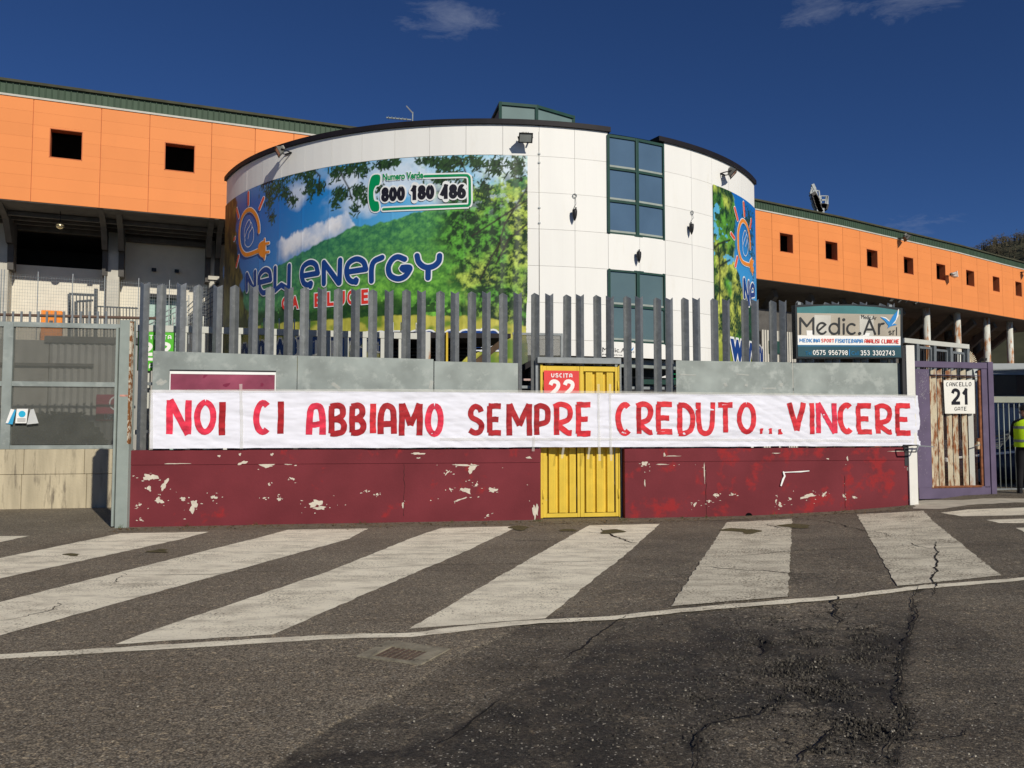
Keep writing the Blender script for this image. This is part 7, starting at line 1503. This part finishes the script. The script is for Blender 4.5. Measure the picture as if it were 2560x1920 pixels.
def rings(rs, k=20, close=True):
    mb = MB(); vs = [(rx*math.cos(2*math.pi*j/k)+cx, ry*math.sin(2*math.pi*j/k)+cy, z) for cx, cy, z, rx, ry in rs for j in range(k)]
    fs = [(i*k+j, i*k+(j+1) % k, (i+1)*k+(j+1) % k, (i+1)*k+j) for i in range(len(rs)-1) for j in range(k)]
    if close: fs += [tuple(range((len(rs)-1)*k, len(rs)*k))]
    return mb.add(vs, fs)
local(rings([(0, 0, 1.665, .092, .104), (0, 0, 1.70, .094, .106), (0, 0, 1.745, .088, .098), (0, 0, 1.78, .06, .07), (0, 0, 1.795, .02, .02)]), 'cap', m_blackm, pe)
local(MB().add([(-.07, -.09, 1.69), (.07, -.09, 1.69), (.05, -.17, 1.675), (-.05, -.17, 1.675), (-.07, -.09, 1.70), (.07, -.09, 1.70), (.05, -.17, 1.685), (-.05, -.17, 1.685)], [(0, 1, 2, 3), (4, 7, 6, 5), (0, 4, 5, 1), (1, 5, 6, 2), (2, 6, 7, 3), (3, 7, 4, 0)]), 'cap_brim', m_blackm, pe, False)
for x in (-.03, .03): local(rings([(x, -.10, 1.652, .012, .006), (x, -.104, 1.66, .013, .008), (x, -.10, 1.668, .010, .005)], 8), 'eye', m_wtext, pe)
local(rings([(0, -.115, 1.615, .016, .014), (0, -.110, 1.635, .012, .010), (0, -.10, 1.66, .008, .006)], 8), 'nose', m_sk, pe); local(rings([(0, -.097, 1.585, .025, .007), (0, -.098, 1.592, .024, .007)], 10), 'mouth', mat('lip_tone', (.38, .14, .11), .5), pe)
for s in (-1, 1): local(rings([(s*.082, .005, 1.60, .008, .014), (s*.092, .008, 1.63, .012, .02), (s*.086, .005, 1.655, .008, .014)], 8), 'ear', m_sk, pe)
m_vest = mat('fluorescent_yellow', (.52, .80, .015), .6, var=.08, scale=6); m_refl = mat('reflective_grey', (.22, .24, .24), .35, metal=.3); m_vnavy = mat('navy_panel', (.02, .03, .09), .7)
VR = [(0, .0, .93, .205, .155), (0, .0, 1.02, .205, .152), (0, 0, 1.14, .205, .150), (0, 0, 1.28, .215, .155), (0, 0, 1.40, .215, .140), (0, .005, 1.46, .165, .105), (0, .005, 1.50, .085, .075)]
local(rings(VR, 24, False), 'vest', m_vest, pe)
for z0, z1, zr_ in ((1.03, 1.08, 1), (1.30, 1.35, 3)): local(rings([(0, 0, z0, .211, .158), (0, 0, z1, .213, .158)] if zr_ == 1 else [(0, 0, z0, .220, .160), (0, 0, z1, .221, .153)], 24, False), 'reflective_band', m_refl, pe)
local(MB().add([(.218*math.cos(t), .160*math.sin(t), z) for z in (1.09, 1.28) for t in np.linspace(math.radians(150), math.radians(215), 6)], [(i, i+1, i+7, i+6) for i in range(5)]), 'side_panel', m_vnavy, pe)
for s, base in ((-1, (-.12, -.27, 1.16)), (1, (.13, -.27, 1.14))):
    h = local(rings([(base[0], base[1], base[2]-.09, .022, .038), (base[0], base[1], base[2]-.04, .025, .042), (base[0], base[1], base[2]+.0, .024, .03)], 10), 'hand', m_sk, pe)
    for k, (dy, ln_) in enumerate(((-.03, .065), (-.01, .075), (.01, .07), (.028, .055))):
        skin('finger', [(base[0], base[1]+dy, base[2]-.08), (base[0]-s*.004, base[1]+dy, base[2]-.08-ln_*.5), (base[0]-s*.018, base[1]+dy-.004, base[2]-.08-ln_)], [(0, 1), (1, 2)], [.009, .0085, .007], m_sk, h, 1)
    skin('thumb', [(base[0], base[1]-.03, base[2]-.03), (base[0]-s*.01, base[1]-.055, base[2]-.06), (base[0]-s*.012, base[1]-.06, base[2]-.09)], [(0, 1), (1, 2)], [.011, .010, .008], m_sk, h, 1)
for x in (-.12, .13): local(rings([(x, -.05, .0, .055, .13), (x, -.05, .03, .057, .13), (x, -.03, .07, .05, .10), (x, .02, .10, .045, .06)], 16), 'shoe', m_blackm, pe)
# ------------------------------------------------------------------ wooded hill far right
hx = [at_y(x, y, 190) for x, y in ((2380, 650), (2440, 612), (2480, 600), (2520, 602), (2560, 597), (2640, 580), (2760, 575), (2900, 600))]
HXs = [-200, 20, hx[0][0]-25]+[p[0] for p in hx]+[hx[-1][0]+60, hx[-1][0]+160]; HZs = [4, 8, hx[0][2]-20]+[p[2]-1.2 for p in hx]+[30, 5]
xx = np.linspace(-200, HXs[-1], 90); yy = np.linspace(0, 1, 24); XX, YY = np.meshgrid(xx, yy); crest = np.interp(XX, HXs, HZs)
ZZ = crest*np.sin(np.clip(YY, 0, 1)*math.pi*.5)**.9+1.5*(fbm(XX*.08, YY*6, 4, 130)-.5)*2*YY-.5; YYw = 110+80*YY
me = grid_mesh('hill', np.c_[XX.ravel(), YYw.ravel(), ZZ.ravel()], np.c_[np.arange(90*24).reshape(24, 90)[:-1, :-1].ravel(), np.arange(90*24).reshape(24, 90)[:-1, 1:].ravel(), np.arange(90*24).reshape(24, 90)[1:, 1:].ravel(), np.arange(90*24).reshape(24, 90)[1:, :-1].ravel()])
hl = put('hill', me, None, mat('hill_soil', (.06, .06, .035), .9, var=.3, scale=.2), True); tag(hl, kind='structure')
wd = MB(); r = random.Random(8)
for _ in range(1500):
    x = r.uniform(hx[0][0]-14, hx[-1][0]+10); t = r.uniform(.55, 1.0)
    z = np.interp(x, HXs, HZs)*math.sin(t*math.pi/2)**.9; y = 110+80*t; h = r.uniform(1.0, 2.2)
    wd.tube([(x, y, z-1), (x+r.gauss(0, .2), y, z+h*.6)], [.12, .05], 4, False)
    for _b in range(16):
        a = r.uniform(0, 6.28); rr = r.uniform(.1, .8); c = Vector((x+math.cos(a)*rr, y+math.sin(a)*rr, z+h*.35+r.uniform(0, h*.65))); d = Vector((r.gauss(0, 1), r.gauss(0, 1), abs(r.gauss(0, 1)))).normalized()*r.uniform(.15, .4); e = d.orthogonal().normalized()*.07
        wd.add([tuple(c-d), tuple(c+e), tuple(c+d), tuple(c-e)], [(0, 1, 2, 3)])
wdo = build(wd, 'woodland', mat('winter_wood', (.075, .065, .042), .9, var=.4, scale=.3), fix=False); tag(wdo, 'bare brown winter wood on the hill at far right', 'woodland', kind='stuff')
